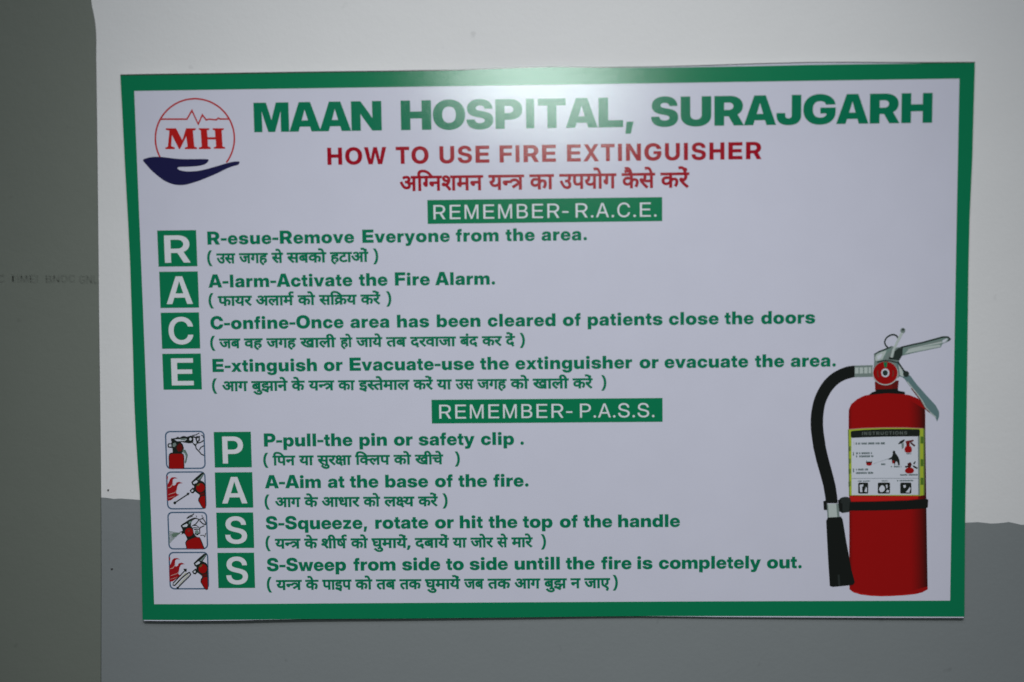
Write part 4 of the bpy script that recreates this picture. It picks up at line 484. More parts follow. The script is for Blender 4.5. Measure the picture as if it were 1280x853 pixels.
  [('be', 83.731, -14.466, 0.006366, 0.006366), ('bv', 91.55, -14.466, 0.006366, 0.006366), ('ba', 99.369, -14.466, 0.006366, 0.006366), ('bc', 107.188, -14.466, 0.006366, 0.006366), ('bu', 115.006, -14.466, 0.006366, 0.006366), ('ba', 123.55, -14.466, 0.006366, 0.006366), ('bt', 131.369, -14.466, 0.006366, 0.006366), ('be', 136.231, -14.466, 0.006366, 0.006366)],
  [('bt', 148.355, -14.466, 0.006366, 0.006366), ('bh', 153.217, -14.466, 0.006366, 0.006366), ('be', 161.761, -14.466, 0.006366, 0.006366)],
  [('ba', 173.579, -14.466, 0.006366, 0.006366), ('br', 181.398, -14.466, 0.006366, 0.006366), ('be', 187.004, -14.466, 0.006366, 0.006366), ('ba', 194.822, -14.466, 0.006366, 0.006366), ('b.', 202.641, -14.466, 0.006366, 0.006366)]],
[[('bP', -206.435, -69.336, 0.006451, 0.006451), ('b-', -197.141, -69.336, 0.006451, 0.006451), ('bp', -192.331, -69.336, 0.006451, 0.006451), ('bu', -183.791, -69.336, 0.006451, 0.006451), ('bl', -175.25, -69.336, 0.006451, 0.006451), ('bl', -171.182, -69.336, 0.006451, 0.006451), ('b-', -167.113, -69.336, 0.006451, 0.006451), ('bt', -162.304, -69.336, 0.006451, 0.006451), ('bh', -157.494, -69.336, 0.006451, 0.006451), ('be', -148.954, -69.336, 0.006451, 0.006451)],
  [('bp', -136.936, -69.336, 0.006451, 0.006451), ('bi', -128.395, -69.336, 0.006451, 0.006451), ('bn', -124.327, -69.336, 0.006451, 0.006451)],
  [('bo', -111.624, -69.336, 0.006451, 0.006451), ('br', -103.084, -69.336, 0.006451, 0.006451)],
  [('bs', -93.64, -69.336, 0.006451, 0.006451), ('ba', -85.834, -69.336, 0.006451, 0.006451), ('bf', -78.028, -69.336, 0.006451, 0.006451), ('be', -73.218, -69.336, 0.006451, 0.006451), ('bt', -65.412, -69.336, 0.006451, 0.006451), ('by', -60.603, -69.336, 0.006451, 0.006451)],
  [('bc', -48.508, -69.336, 0.006451, 0.006451), ('bl', -40.702, -69.336, 0.006451, 0.006451), ('bi', -36.633, -69.336, 0.006451, 0.006451), ('bp', -32.565, -69.336, 0.006451, 0.006451)],
  [('b.', -20.543, -69.336, 0.006451, 0.006451)]],
[[('bA', -206.035, -100.064, 0.00649, 0.00649), ('b-', -195.968, -100.064, 0.00649, 0.00649), ('bA', -191.158, -100.064, 0.00649, 0.00649), ('bi', -181.092, -100.064, 0.00649, 0.00649), ('bm', -177.027, -100.064, 0.00649, 0.00649)],
  [('ba', -160.423, -100.064, 0.00649, 0.00649), ('bt', -152.599, -100.064, 0.00649, 0.00649)],
  [('bt', -144.179, -100.064, 0.00649, 0.00649), ('bh', -139.369, -100.064, 0.00649, 0.00649), ('be', -130.807, -100.064, 0.00649, 0.00649)],
  [('bb', -118.85, -100.064, 0.00649, 0.00649), ('ba', -110.287, -100.064, 0.00649, 0.00649), ('bs', -102.463, -100.064, 0.00649, 0.00649), ('be', -94.638, -100.064, 0.00649, 0.00649)],
  [('bo', -82.381, -100.064, 0.00649, 0.00649), ('bf', -73.818, -100.064, 0.00649, 0.00649)],
  [('bt', -65.248, -100.064, 0.00649, 0.00649), ('bh', -60.438, -100.064, 0.00649, 0.00649), ('be', -51.875, -100.064, 0.00649, 0.00649)],
  [('bf', -39.827, -100.064, 0.00649, 0.00649), ('bi', -35.017, -100.064, 0.00649, 0.00649), ('br', -30.952, -100.064, 0.00649, 0.00649), ('be', -25.384, -100.064, 0.00649, 0.00649), ('b.', -17.56, -100.064, 0.00649, 0.00649)]],
[[('bS', -206.668, -130.515, 0.006517, 0.006517), ('b-', -197.318, -130.515, 0.006517, 0.006517), ('bS', -192.5, -130.515, 0.006517, 0.006517), ('bq', -183.15, -130.515, 0.006517, 0.006517), ('bu', -174.562, -130.515, 0.006517, 0.006517), ('be', -165.974, -130.515, 0.006517, 0.006517), ('be', -158.128, -130.515, 0.006517, 0.006517), ('bz', -150.282, -130.515, 0.006517, 0.006517), ('be', -143.198, -130.515, 0.006517, 0.006517), ('b,', -135.352, -130.515, 0.006517, 0.006517)],
  [('br', -126.808, -130.515, 0.006517, 0.006517), ('bo', -121.227, -130.515, 0.006517, 0.006517), ('bt', -112.64, -130.515, 0.006517, 0.006517), ('ba', -107.821, -130.515, 0.006517, 0.006517), ('bt', -99.975, -130.515, 0.006517, 0.006517), ('be', -95.156, -130.515, 0.006517, 0.006517)],
  [('bo', -82.951, -130.515, 0.006517, 0.006517), ('br', -74.364, -130.515, 0.006517, 0.006517)],
  [('bh', -65.168, -130.515, 0.006517, 0.006517), ('bi', -56.58, -130.515, 0.006517, 0.006517), ('bt', -52.51, -130.515, 0.006517, 0.006517)],
  [('bt', -43.765, -130.515, 0.006517, 0.006517), ('bh', -38.946, -130.515, 0.006517, 0.006517), ('be', -30.358, -130.515, 0.006517, 0.006517)],
  [('bt', -18.942, -130.515, 0.006517, 0.006517), ('bo', -14.124, -130.515, 0.006517, 0.006517), ('bp', -5.536, -130.515, 0.006517, 0.006517)],
  [('bo', 7.765, -130.515, 0.006517, 0.006517), ('bf', 16.353, -130.515, 0.006517, 0.006517)],
  [('bt', 24.977, -130.515, 0.006517, 0.006517), ('bh', 29.796, -130.515, 0.006517, 0.006517), ('be', 38.383, -130.515, 0.006517, 0.006517)],
  [('bh', 49.658, -130.515, 0.006517, 0.006517), ('ba', 58.246, -130.515, 0.006517, 0.006517), ('bn', 66.092, -130.515, 0.006517, 0.006517), ('bd', 74.68, -130.515, 0.006517, 0.006517), ('bl', 83.268, -130.515, 0.006517, 0.006517), ('be', 87.338, -130.515, 0.006517, 0.006517)]],
[[('bS', -206.738, -161.591, 0.006548, 0.006548), ('b-', -197.373, -161.591, 0.006548, 0.006548), ('bS', -192.56, -161.591, 0.006548, 0.006548), ('bw', -183.194, -161.591, 0.006548, 0.006548), ('be', -172.318, -161.591, 0.006548, 0.006548), ('be', -164.464, -161.591, 0.006548, 0.006548), ('bp', -156.609, -161.591, 0.006548, 0.006548)],
  [('bf', -142.995, -161.591, 0.006548, 0.006548), ('br', -138.182, -161.591, 0.006548, 0.006548), ('bo', -132.603, -161.591, 0.006548, 0.006548), ('bm', -124.003, -161.591, 0.006548, 0.006548)],
  [('bs', -107.53, -161.591, 0.006548, 0.006548), ('bi', -99.675, -161.591, 0.006548, 0.006548), ('bd', -95.614, -161.591, 0.006548, 0.006548), ('be', -87.014, -161.591, 0.006548, 0.006548)],
  [('bt', -75.297, -161.591, 0.006548, 0.006548), ('bo', -70.484, -161.591, 0.006548, 0.006548)],
  [('bs', -58.235, -161.591, 0.006548, 0.006548), ('bi', -50.38, -161.591, 0.006548, 0.006548), ('bd', -46.319, -161.591, 0.006548, 0.006548), ('be', -37.719, -161.591, 0.006548, 0.006548)],
  [('bu', -25.727, -161.591, 0.006548, 0.006548), ('bn', -17.127, -161.591, 0.006548, 0.006548), ('bt', -8.527, -161.591, 0.006548, 0.006548), ('bi', -3.714, -161.591, 0.006548, 0.006548), ('bl', 0.348, -161.591, 0.006548, 0.006548), ('bl', 4.409, -161.591, 0.006548, 0.006548)],
  [('bt', 11.986, -161.591, 0.006548, 0.006548), ('bh', 16.799, -161.591, 0.006548, 0.006548), ('be', 25.399, -161.591, 0.006548, 0.006548)],
  [('bf', 37.734, -161.591, 0.006548, 0.006548), ('bi', 42.547, -161.591, 0.006548, 0.006548), ('br', 46.608, -161.591, 0.006548, 0.006548), ('be', 52.186, -161.591, 0.006548, 0.006548)],
  [('bi', 63.353, -161.591, 0.006548, 0.006548), ('bs', 67.415, -161.591, 0.006548, 0.006548)],
  [('bc', 79.332, -161.591, 0.006548, 0.006548), ('bo', 87.186, -161.591, 0.006548, 0.006548), ('bm', 95.786, -161.591, 0.006548, 0.006548), ('bp', 108.18, -161.591, 0.006548, 0.006548), ('bl', 116.78, -161.591, 0.006548, 0.006548), ('be', 120.841, -161.591, 0.006548, 0.006548), ('bt', 128.696, -161.591, 0.006548, 0.006548), ('be', 133.509, -161.591, 0.006548, 0.006548), ('bl', 141.364, -161.591, 0.006548, 0.006548), ('by', 145.425, -161.591, 0.006548, 0.006548)],
  [('bo', 157.424, -161.591, 0.006548, 0.006548), ('bu', 166.024, -161.591, 0.006548, 0.006548), ('bt', 174.624, -161.591, 0.006548, 0.006548), ('b.', 179.437, -161.591, 0.006548, 0.006548)]]],
 'hin': [[[('d795_37', -243.263, 64.201, 0.0115, 0.010631)],
  [('d13_37', -235.823, 64.201, 0.010465, 0.010631), ('d60_37', -230.089, 64.201, 0.010465, 0.010631)],
  [('d32_37', -219.542, 64.201, 0.01084, 0.010631), ('d27_37', -211.499, 64.201, 0.01084, 0.010631), ('d61_37', -205.396, 64.201, 0.01084, 0.010631)],
  [('d60_37', -196.138, 64.201, 0.011144, 0.010631), ('d75_37', -188.604, 64.201, 0.011144, 0.010631)],
  [('d60_37', -185.05, 64.201, 0.012105, 0.010631), ('d48_37', -176.867, 64.201, 0.012105, 0.010631), ('d25_37', -169.955, 64.201, 0.012105, 0.010631), ('d79_37', -160.731, 64.201, 0.012105, 0.010631)],
  [('d61_37', -154.026, 64.201, 0.0115, 0.010631), ('d35_37', -147.92, 64.201, 0.0115, 0.010631), ('d66_37', -142.124, 64.201, 0.0115, 0.010631), ('d23_37', -139.145, 64.201, 0.0115, 0.010631), ('d6_37', -127.381, 64.201, 0.0115, 0.010631)],
  [('d796_37', -123.475, 64.201, 0.0115, 0.010631)]],
[[('d795_37', -243.341, 33.696, 0.0115, 0.010398)],
  [('d47_37', -235.891, 33.696, 0.011779, 0.010398), ('d66_37', -226.809, 33.696, 0.011779, 0.010398), ('d51_37', -223.758, 33.696, 0.011779, 0.010398), ('d52_37', -216.926, 33.696, 0.011779, 0.010398)],
  [('d9_37', -208.733, 33.696, 0.011675, 0.010398), ('d54_37', -199.813, 33.696, 0.011675, 0.010398), ('d66_37', -191.898, 33.696, 0.011675, 0.010398), ('d50_37', -188.874, 33.696, 0.011675, 0.010398), ('d181_37', -181.893, 33.696, 0.011675, 0.010398)],
  [('d25_37', -178.17, 33.696, 0.011553, 0.010398), ('d79_37', -169.366, 33.696, 0.011553, 0.010398)],
  [('d60_37', -162.831, 33.696, 0.011565, 0.010398), ('d67_37', -155.012, 33.696, 0.011565, 0.010398), ('d254_37', -152.017, 33.696, 0.011565, 0.010398), ('d51_37', -143.204, 33.696, 0.011565, 0.010398)],
  [('d25_37', -132.943, 33.696, 0.0115, 0.010398), ('d52_37', -124.18, 33.696, 0.0115, 0.010398), ('d75_37', -119.477, 33.696, 0.0115, 0.010398), ('d6_37', -119.477, 33.696, 0.0115, 0.010398)],
  [('d796_37', -114.807, 33.696, 0.0115, 0.010398)]],
[[('d795_37', -243.251, 2.983, 0.0115, 0.010202)],
  [('d32_37', -235.981, 2.983, 0.011078, 0.010202), ('d48_37', -227.761, 2.983, 0.011078, 0.010202)],
  [('d57_37', -217.914, 2.983, 0.011605, 0.010202), ('d61_37', -211.462, 2.983, 0.011605, 0.010202)],
  [('d32_37', -201.749, 2.983, 0.011351, 0.010202), ('d27_37', -193.327, 2.983, 0.011351, 0.010202), ('d61_37', -186.936, 2.983, 0.011351, 0.010202)],
  [('d26_37', -177.332, 2.983, 0.01242, 0.010202), ('d66_37', -167.172, 2.983, 0.01242, 0.010202), ('d54_37', -163.956, 2.983, 0.01242, 0.010202), ('d68_37', -155.535, 2.983, 0.01242, 0.010202)],
  [('d61_37', -148.444, 2.983, 0.010343, 0.010202), ('d79_37', -142.952, 2.983, 0.010343, 0.010202)],
  [('d32_37', -136.796, 2.983, 0.011442, 0.010202), ('d66_37', -128.306, 2.983, 0.011442, 0.010202), ('d51_37', -125.342, 2.983, 0.011442, 0.010202), ('d75_37', -118.706, 2.983, 0.011442, 0.010202)],
  [('d40_37', -115.138, 2.983, 0.012058, 0.010202), ('d48_37', -108.265, 2.983, 0.012058, 0.010202)],
  [('d42_37', -97.807, 2.983, 0.01168, 0.010202), ('d52_37', -91.733, 2.983, 0.01168, 0.010202), ('d57_37', -86.956, 2.983, 0.01168, 0.010202), ('d66_37', -80.461, 2.983, 0.01168, 0.010202), ('d32_37', -77.436, 2.983, 0.01168, 0.010202), ('d66_37', -68.769, 2.983, 0.01168, 0.010202)],
  [('d48_37', -62.202, 2.983, 0.011355, 0.010202), ('d6_37', -55.718, 2.983, 0.011355, 0.010202), ('d42_37', -55.718, 2.983, 0.011355, 0.010202)],
  [('d25_37', -46.283, 2.983, 0.011479, 0.010202), ('d52_37', -37.536, 2.983, 0.011479, 0.010202)],
  [('d42_37', -29.292, 2.983, 0.0115, 0.010202), ('d75_37', -23.945, 2.983, 0.0115, 0.010202), ('d6_37', -23.945, 2.983, 0.0115, 0.010202)],
  [('d796_37', -19.466, 2.983, 0.0115, 0.010202)]],
[[('d795_37', -242.982, -28.271, 0.0115, 0.010551)],
  [('d10_37', -235.115, -28.271, 0.011355, 0.010551), ('d27_37', -223.499, -28.271, 0.011355, 0.010551)],
  [('d48_37', -213.549, -28.271, 0.011901, 0.010551), ('d69_37', -206.754, -28.271, 0.011901, 0.010551), ('d33_37', -206.754, -28.271, 0.011901, 0.010551), ('d66_37', -197.757, -28.271, 0.011901, 0.010551), ('d44_37', -194.675, -28.271, 0.011901, 0.010551), ('d75_37', -188.07, -28.271, 0.011901, 0.010551)],
  [('d25_37', -184.506, -28.271, 0.011626, 0.010551), ('d75_37', -178.217, -28.271, 0.011626, 0.010551)],
  [('d51_37', -172.074, -28.271, 0.011957, 0.010551), ('d202_37', -165.139, -28.271, 0.011957, 0.010551), ('d269_37', -160.858, -28.271, 0.011957, 0.010551)],
  [('d25_37', -150.709, -28.271, 0.011144, 0.010551), ('d66_37', -142.217, -28.271, 0.011144, 0.010551)],
  [('d11_37', -135.789, -28.271, 0.012065, 0.010551), ('d215_37', -129.866, -28.271, 0.012065, 0.010551), ('d40_37', -125.172, -28.271, 0.012065, 0.010551), ('d75_37', -118.296, -28.271, 0.012065, 0.010551), ('d50_37', -118.296, -28.271, 0.012065, 0.010551), ('d66_37', -111.081, -28.271, 0.012065, 0.010551), ('d54_37', -107.956, -28.271, 0.012065, 0.010551)],
  [('d25_37', -96.2, -28.271, 0.011421, 0.010551), ('d52_37', -87.497, -28.271, 0.011421, 0.010551), ('d75_37', -82.826, -28.271, 0.011421, 0.010551), ('d6_37', -82.826, -28.271, 0.011421, 0.010551)],
  [('d51_37', -79.265, -28.271, 0.011898, 0.010551), ('d66_37', -72.364, -28.271, 0.011898, 0.010551)],
  [('d13_37', -65.779, -28.271, 0.010016, 0.010551), ('d60_37', -60.29, -28.271, 0.010016, 0.010551)],
  [('d32_37', -50.064, -28.271, 0.011039, 0.010551), ('d27_37', -41.873, -28.271, 0.011039, 0.010551), ('d61_37', -35.657, -28.271, 0.011039, 0.010551)],
  [('d25_37', -26.244, -28.271, 0.012189, 0.010551), ('d79_37', -16.956, -28.271, 0.012189, 0.010551)],
  [('d26_37', -10.191, -28.271, 0.01242, 0.010551), ('d66_37', -0.032, -28.271, 0.01242, 0.010551), ('d54_37', 3.185, -28.271, 0.01242, 0.010551), ('d68_37', 11.606, -28.271, 0.01242, 0.010551)],
  [('d25_37', 18.49, -28.271, 0.0115, 0.010551), ('d52_37', 27.253, -28.271, 0.0115, 0.010551), ('d75_37', 31.957, -28.271, 0.0115, 0.010551), ('d6_37', 31.957, -28.271, 0.0115, 0.010551)],
  [('d796_37', 38.582, -28.271, 0.0115, 0.010551)]],
[[('d795_37', -207.315, -82.951, 0.0115, 0.010423)],
  [('d67_37', -199.759, -82.951, 0.011388, 0.010423), ('d46_37', -196.81, -82.951, 0.011388, 0.010423), ('d44_37', -190.341, -82.951, 0.011388, 0.010423)],
  [('d51_37', -180.481, -82.951, 0.011684, 0.010423), ('d66_37', -173.705, -82.951, 0.011684, 0.010423)],
  [('d60_37', -167.124, -82.951, 0.011675, 0.010423), ('d69_37', -159.232, -82.951, 0.011675, 0.010423), ('d52_37', -159.232, -82.951, 0.011675, 0.010423), ('d179_37', -154.457, -82.951, 0.011675, 0.010423), ('d66_37', -146.144, -82.951, 0.011675, 0.010423)],
  [('d67_37', -139.57, -82.951, 0.011585, 0.010423), ('d183_37', -136.569, -82.951, 0.011585, 0.010423), ('d54_37', -129.584, -82.951, 0.011585, 0.010423), ('d46_37', -121.729, -82.951, 0.011585, 0.010423)],
  [('d25_37', -111.588, -82.951, 0.011656, 0.010423), ('d79_37', -102.706, -82.951, 0.011656, 0.010423)],
  [('d26_37', -96.141, -82.951, 0.0115, 0.010423), ('d68_37', -86.734, -82.951, 0.0115, 0.010423), ('d30_37', -83.755, -82.951, 0.0115, 0.010423), ('d75_37', -76.464, -82.951, 0.0115, 0.010423)],
  [('d796_37', -67.571, -82.951, 0.0115, 0.010423)]],
[[('d795_37', -207.263, -113.786, 0.0115, 0.010537)],
  [('d10_37', -199.058, -113.786, 0.011363, 0.010537), ('d27_37', -187.434, -113.786, 0.011363, 0.010537)],
  [('d25_37', -177.475, -113.786, 0.012014, 0.010537), ('d75_37', -170.976, -113.786, 0.012014, 0.010537)],
  [('d10_37', -164.932, -113.786, 0.01171, 0.010537), ('d43_37', -152.952, -113.786, 0.01171, 0.010537), ('d66_37', -145.75, -113.786, 0.01171, 0.010537), ('d52_37', -142.717, -113.786, 0.01171, 0.010537)],
  [('d25_37', -134.375, -113.786, 0.011294, 0.010537), ('d79_37', -125.768, -113.786, 0.011294, 0.010537)],
  [('d54_37', -119.283, -113.786, 0.012372, 0.010537), ('d219_37', -110.894, -113.786, 0.012372, 0.010537), ('d51_37', -105.203, -113.786, 0.012372, 0.010537)],
  [('d25_37', -94.432, -113.786, 0.0115, 0.010537), ('d52_37', -85.669, -113.786, 0.0115, 0.010537), ('d75_37', -80.965, -113.786, 0.0115, 0.010537), ('d6_37', -80.965, -113.786, 0.0115, 0.010537)],
  [('d796_37', -77.005, -113.786, 0.0115, 0.010537)]],
[[('d795_37', -207.444, -144.568, 0.0115, 0.01069)],
  [('d51_37', -199.768, -144.568, 0.011981, 0.01069), ('d202_37', -192.819, -144.568, 0.011981, 0.01069), ('d269_37', -188.529, -144.568, 0.011981, 0.01069)],
  [('d25_37', -178.342, -144.568, 0.011783, 0.01069), ('d75_37', -171.967, -144.568, 0.011783, 0.01069)],
  [('d58_37', -166.26, -144.568, 0.012015, 0.01069), ('d68_37', -158.09, -144.568, 0.012015, 0.01069), ('d59_37', -154.978, -144.568, 0.012015, 0.01069), ('d181_37', -148.033, -144.568, 0.012015, 0.01069)],
  [('d25_37', -144.29, -144.568, 0.0115, 0.01069), ('d79_37', -135.527, -144.568, 0.0115, 0.01069)],
  [('d28_37', -128.975, -144.568, 0.01242, 0.01069), ('d69_37', -121.635, -144.568, 0.01242, 0.01069), ('d50_37', -121.635, -144.568, 0.01242, 0.01069), ('d66_37', -114.208, -144.568, 0.01242, 0.01069), ('d51_37', -110.991, -144.568, 0.01242, 0.01069), ('d75_37', -103.788, -144.568, 0.01242, 0.01069), ('d6_37', -103.788, -144.568, 0.01242, 0.01069), ('d799_37', -103.788, -144.568, 0.01242, 0.01069)],
  [('d42_37', -97.346, -144.568, 0.012394, 0.01069), ('d48_37', -90.901, -144.568, 0.012394, 0.01069), ('d66_37', -83.824, -144.568, 0.012394, 0.01069), ('d51_37', -80.614, -144.568, 0.012394, 0.01069), ('d75_37', -73.426, -144.568, 0.012394, 0.01069), ('d6_37', -73.426, -144.568, 0.012394, 0.01069)],
  [('d51_37', -69.837, -144.568, 0.011299, 0.01069), ('d66_37', -63.283, -144.568, 0.011299, 0.01069)],
  [('d32_37', -56.842, -144.568, 0.011137, 0.01069), ('d79_37', -48.578, -144.568, 0.011137, 0.01069), ('d52_37', -45.693, -144.568, 0.011137, 0.01069)],
  [('d60_37', -37.642, -144.568, 0.010543, 0.01069), ('d75_37', -30.515, -144.568, 0.010543, 0.01069)],
  [('d50_37', -27.015, -144.568, 0.0115, 0.01069), ('d66_37', -20.138, -144.568, 0.0115, 0.01069), ('d52_37', -17.159, -144.568, 0.0115, 0.01069), ('d75_37', -12.456, -144.568, 0.0115, 0.01069)],
  [('d796_37', -5.943, -144.568, 0.0115, 0.01069)]],
[[('d795_37', -207.323, -175.348, 0.0115, 0.010896)],
  [('d51_37', -199.743, -175.348, 0.012058, 0.010896), ('d202_37', -192.749, -175.348, 0.012058, 0.010896), ('d269_37', -188.432, -175.348, 0.012058, 0.010896)],
  [('d25_37', -178.21, -175.348, 0.01148, 0.010896), ('d75_37', -171.999, -175.348, 0.01148, 0.010896)],
  [('d46_37', -165.932, -175.348, 0.010981, 0.010896), ('d66_37', -159.695, -175.348, 0.010981, 0.010896), ('d11_37', -156.85, -175.348, 0.010981, 0.010896), ('d46_37', -151.459, -175.348, 0.010981, 0.010896)],
  [('d25_37', -141.699, -175.348, 0.011485, 0.010896), ('d79_37', -132.947, -175.348, 0.011485, 0.010896)],
  [('d40_37', -126.419, -175.348, 0.011927, 0.010896), ('d48_37', -119.62, -175.348, 0.011927, 0.010896)],
  [('d40_37', -109.254, -175.348, 0.011376, 0.010896), ('d25_37', -102.77, -175.348, 0.011376, 0.010896)],
  [('d28_37', -90.529, -175.348, 0.012295, 0.010896), ('d69_37', -83.262, -175.348, 0.012295, 0.010896), ('d50_37', -83.262, -175.348, 0.012295, 0.010896), ('d66_37', -75.91, -175.348, 0.012295, 0.010896), ('d51_37', -72.726, -175.348, 0.012295, 0.010896), ('d75_37', -65.594, -175.348, 0.012295, 0.010896), ('d6_37', -65.594, -175.348, 0.012295, 0.010896)],
  [('d32_37', -62.042, -175.348, 0.01046, 0.010896), ('d48_37', -54.28, -175.348, 0.01046, 0.010896)],
  [('d40_37', -44.805, -175.348, 0.011984, 0.010896), ('d25_37', -37.974, -175.348, 0.011984, 0.010896)],
  [('d10_37', -25.459, -175.348, 0.011486, 0.010896), ('d27_37', -13.708, -175.348, 0.011486, 0.010896)],
  [('d48_37', -3.68, -175.348, 0.01183, 0.010896), ('d69_37', 3.075, -175.348, 0.01183, 0.010896), ('d33_37', 3.075, -175.348, 0.01183, 0.010896)],
  [('d44_37', 15.59, -175.348, 0.011637, 0.010896)],
  [('d32_37', 25.594, -175.348, 0.0115, 0.010896), ('d66_37', 34.127, -175.348, 0.0115, 0.010896), ('d19_37', 37.105, -175.348, 0.0115, 0.010896)],
  [('d796_37', 45.967, -175.348, 0.0115, 0.010896)]]],
 'banner': [[-83.91, 90.46, 82.6, 107.4], [-83.66, -53.38, 82.42, -36.06]],
 'tiles': [('R', [-278.19, 62.14, -250.09, 88.09], [[('tR', -275.35, 64.884, 0.014184, 0.013153)]]),
('A', [-277.93, 32.35, -249.98, 58.48], [[('tA', -273.432, 35.098, 0.012843, 0.013384)]]),
('C', [-277.95, 2.74, -250.15, 28.94], [[('tC', -273.594, 6.039, 0.013033, 0.013078)]]),
('E', [-277.98, -27.09, -249.98, -0.89], [[('tE', -273.595, -23.99, 0.013574, 0.013225)]]),
('P', [-242.49, -84.52, -215.4, -58.34], [[('tP', -238.108, -81.585, 0.012525, 0.01332)]]),
('A', [-242.69, -114.3, -215.23, -88.11], [[('tA', -238.064, -111.121, 0.012524, 0.013158)]]),
('S', [-242.59, -144.24, -215.46, -117.87], [[('tS', -237.422, -140.861, 0.012925, 0.013361)]]),
('S', [-242.66, -174.0, -215.63, -147.74], [[('tS', -237.539, -171.087, 0.012867, 0.013555)]])],
}
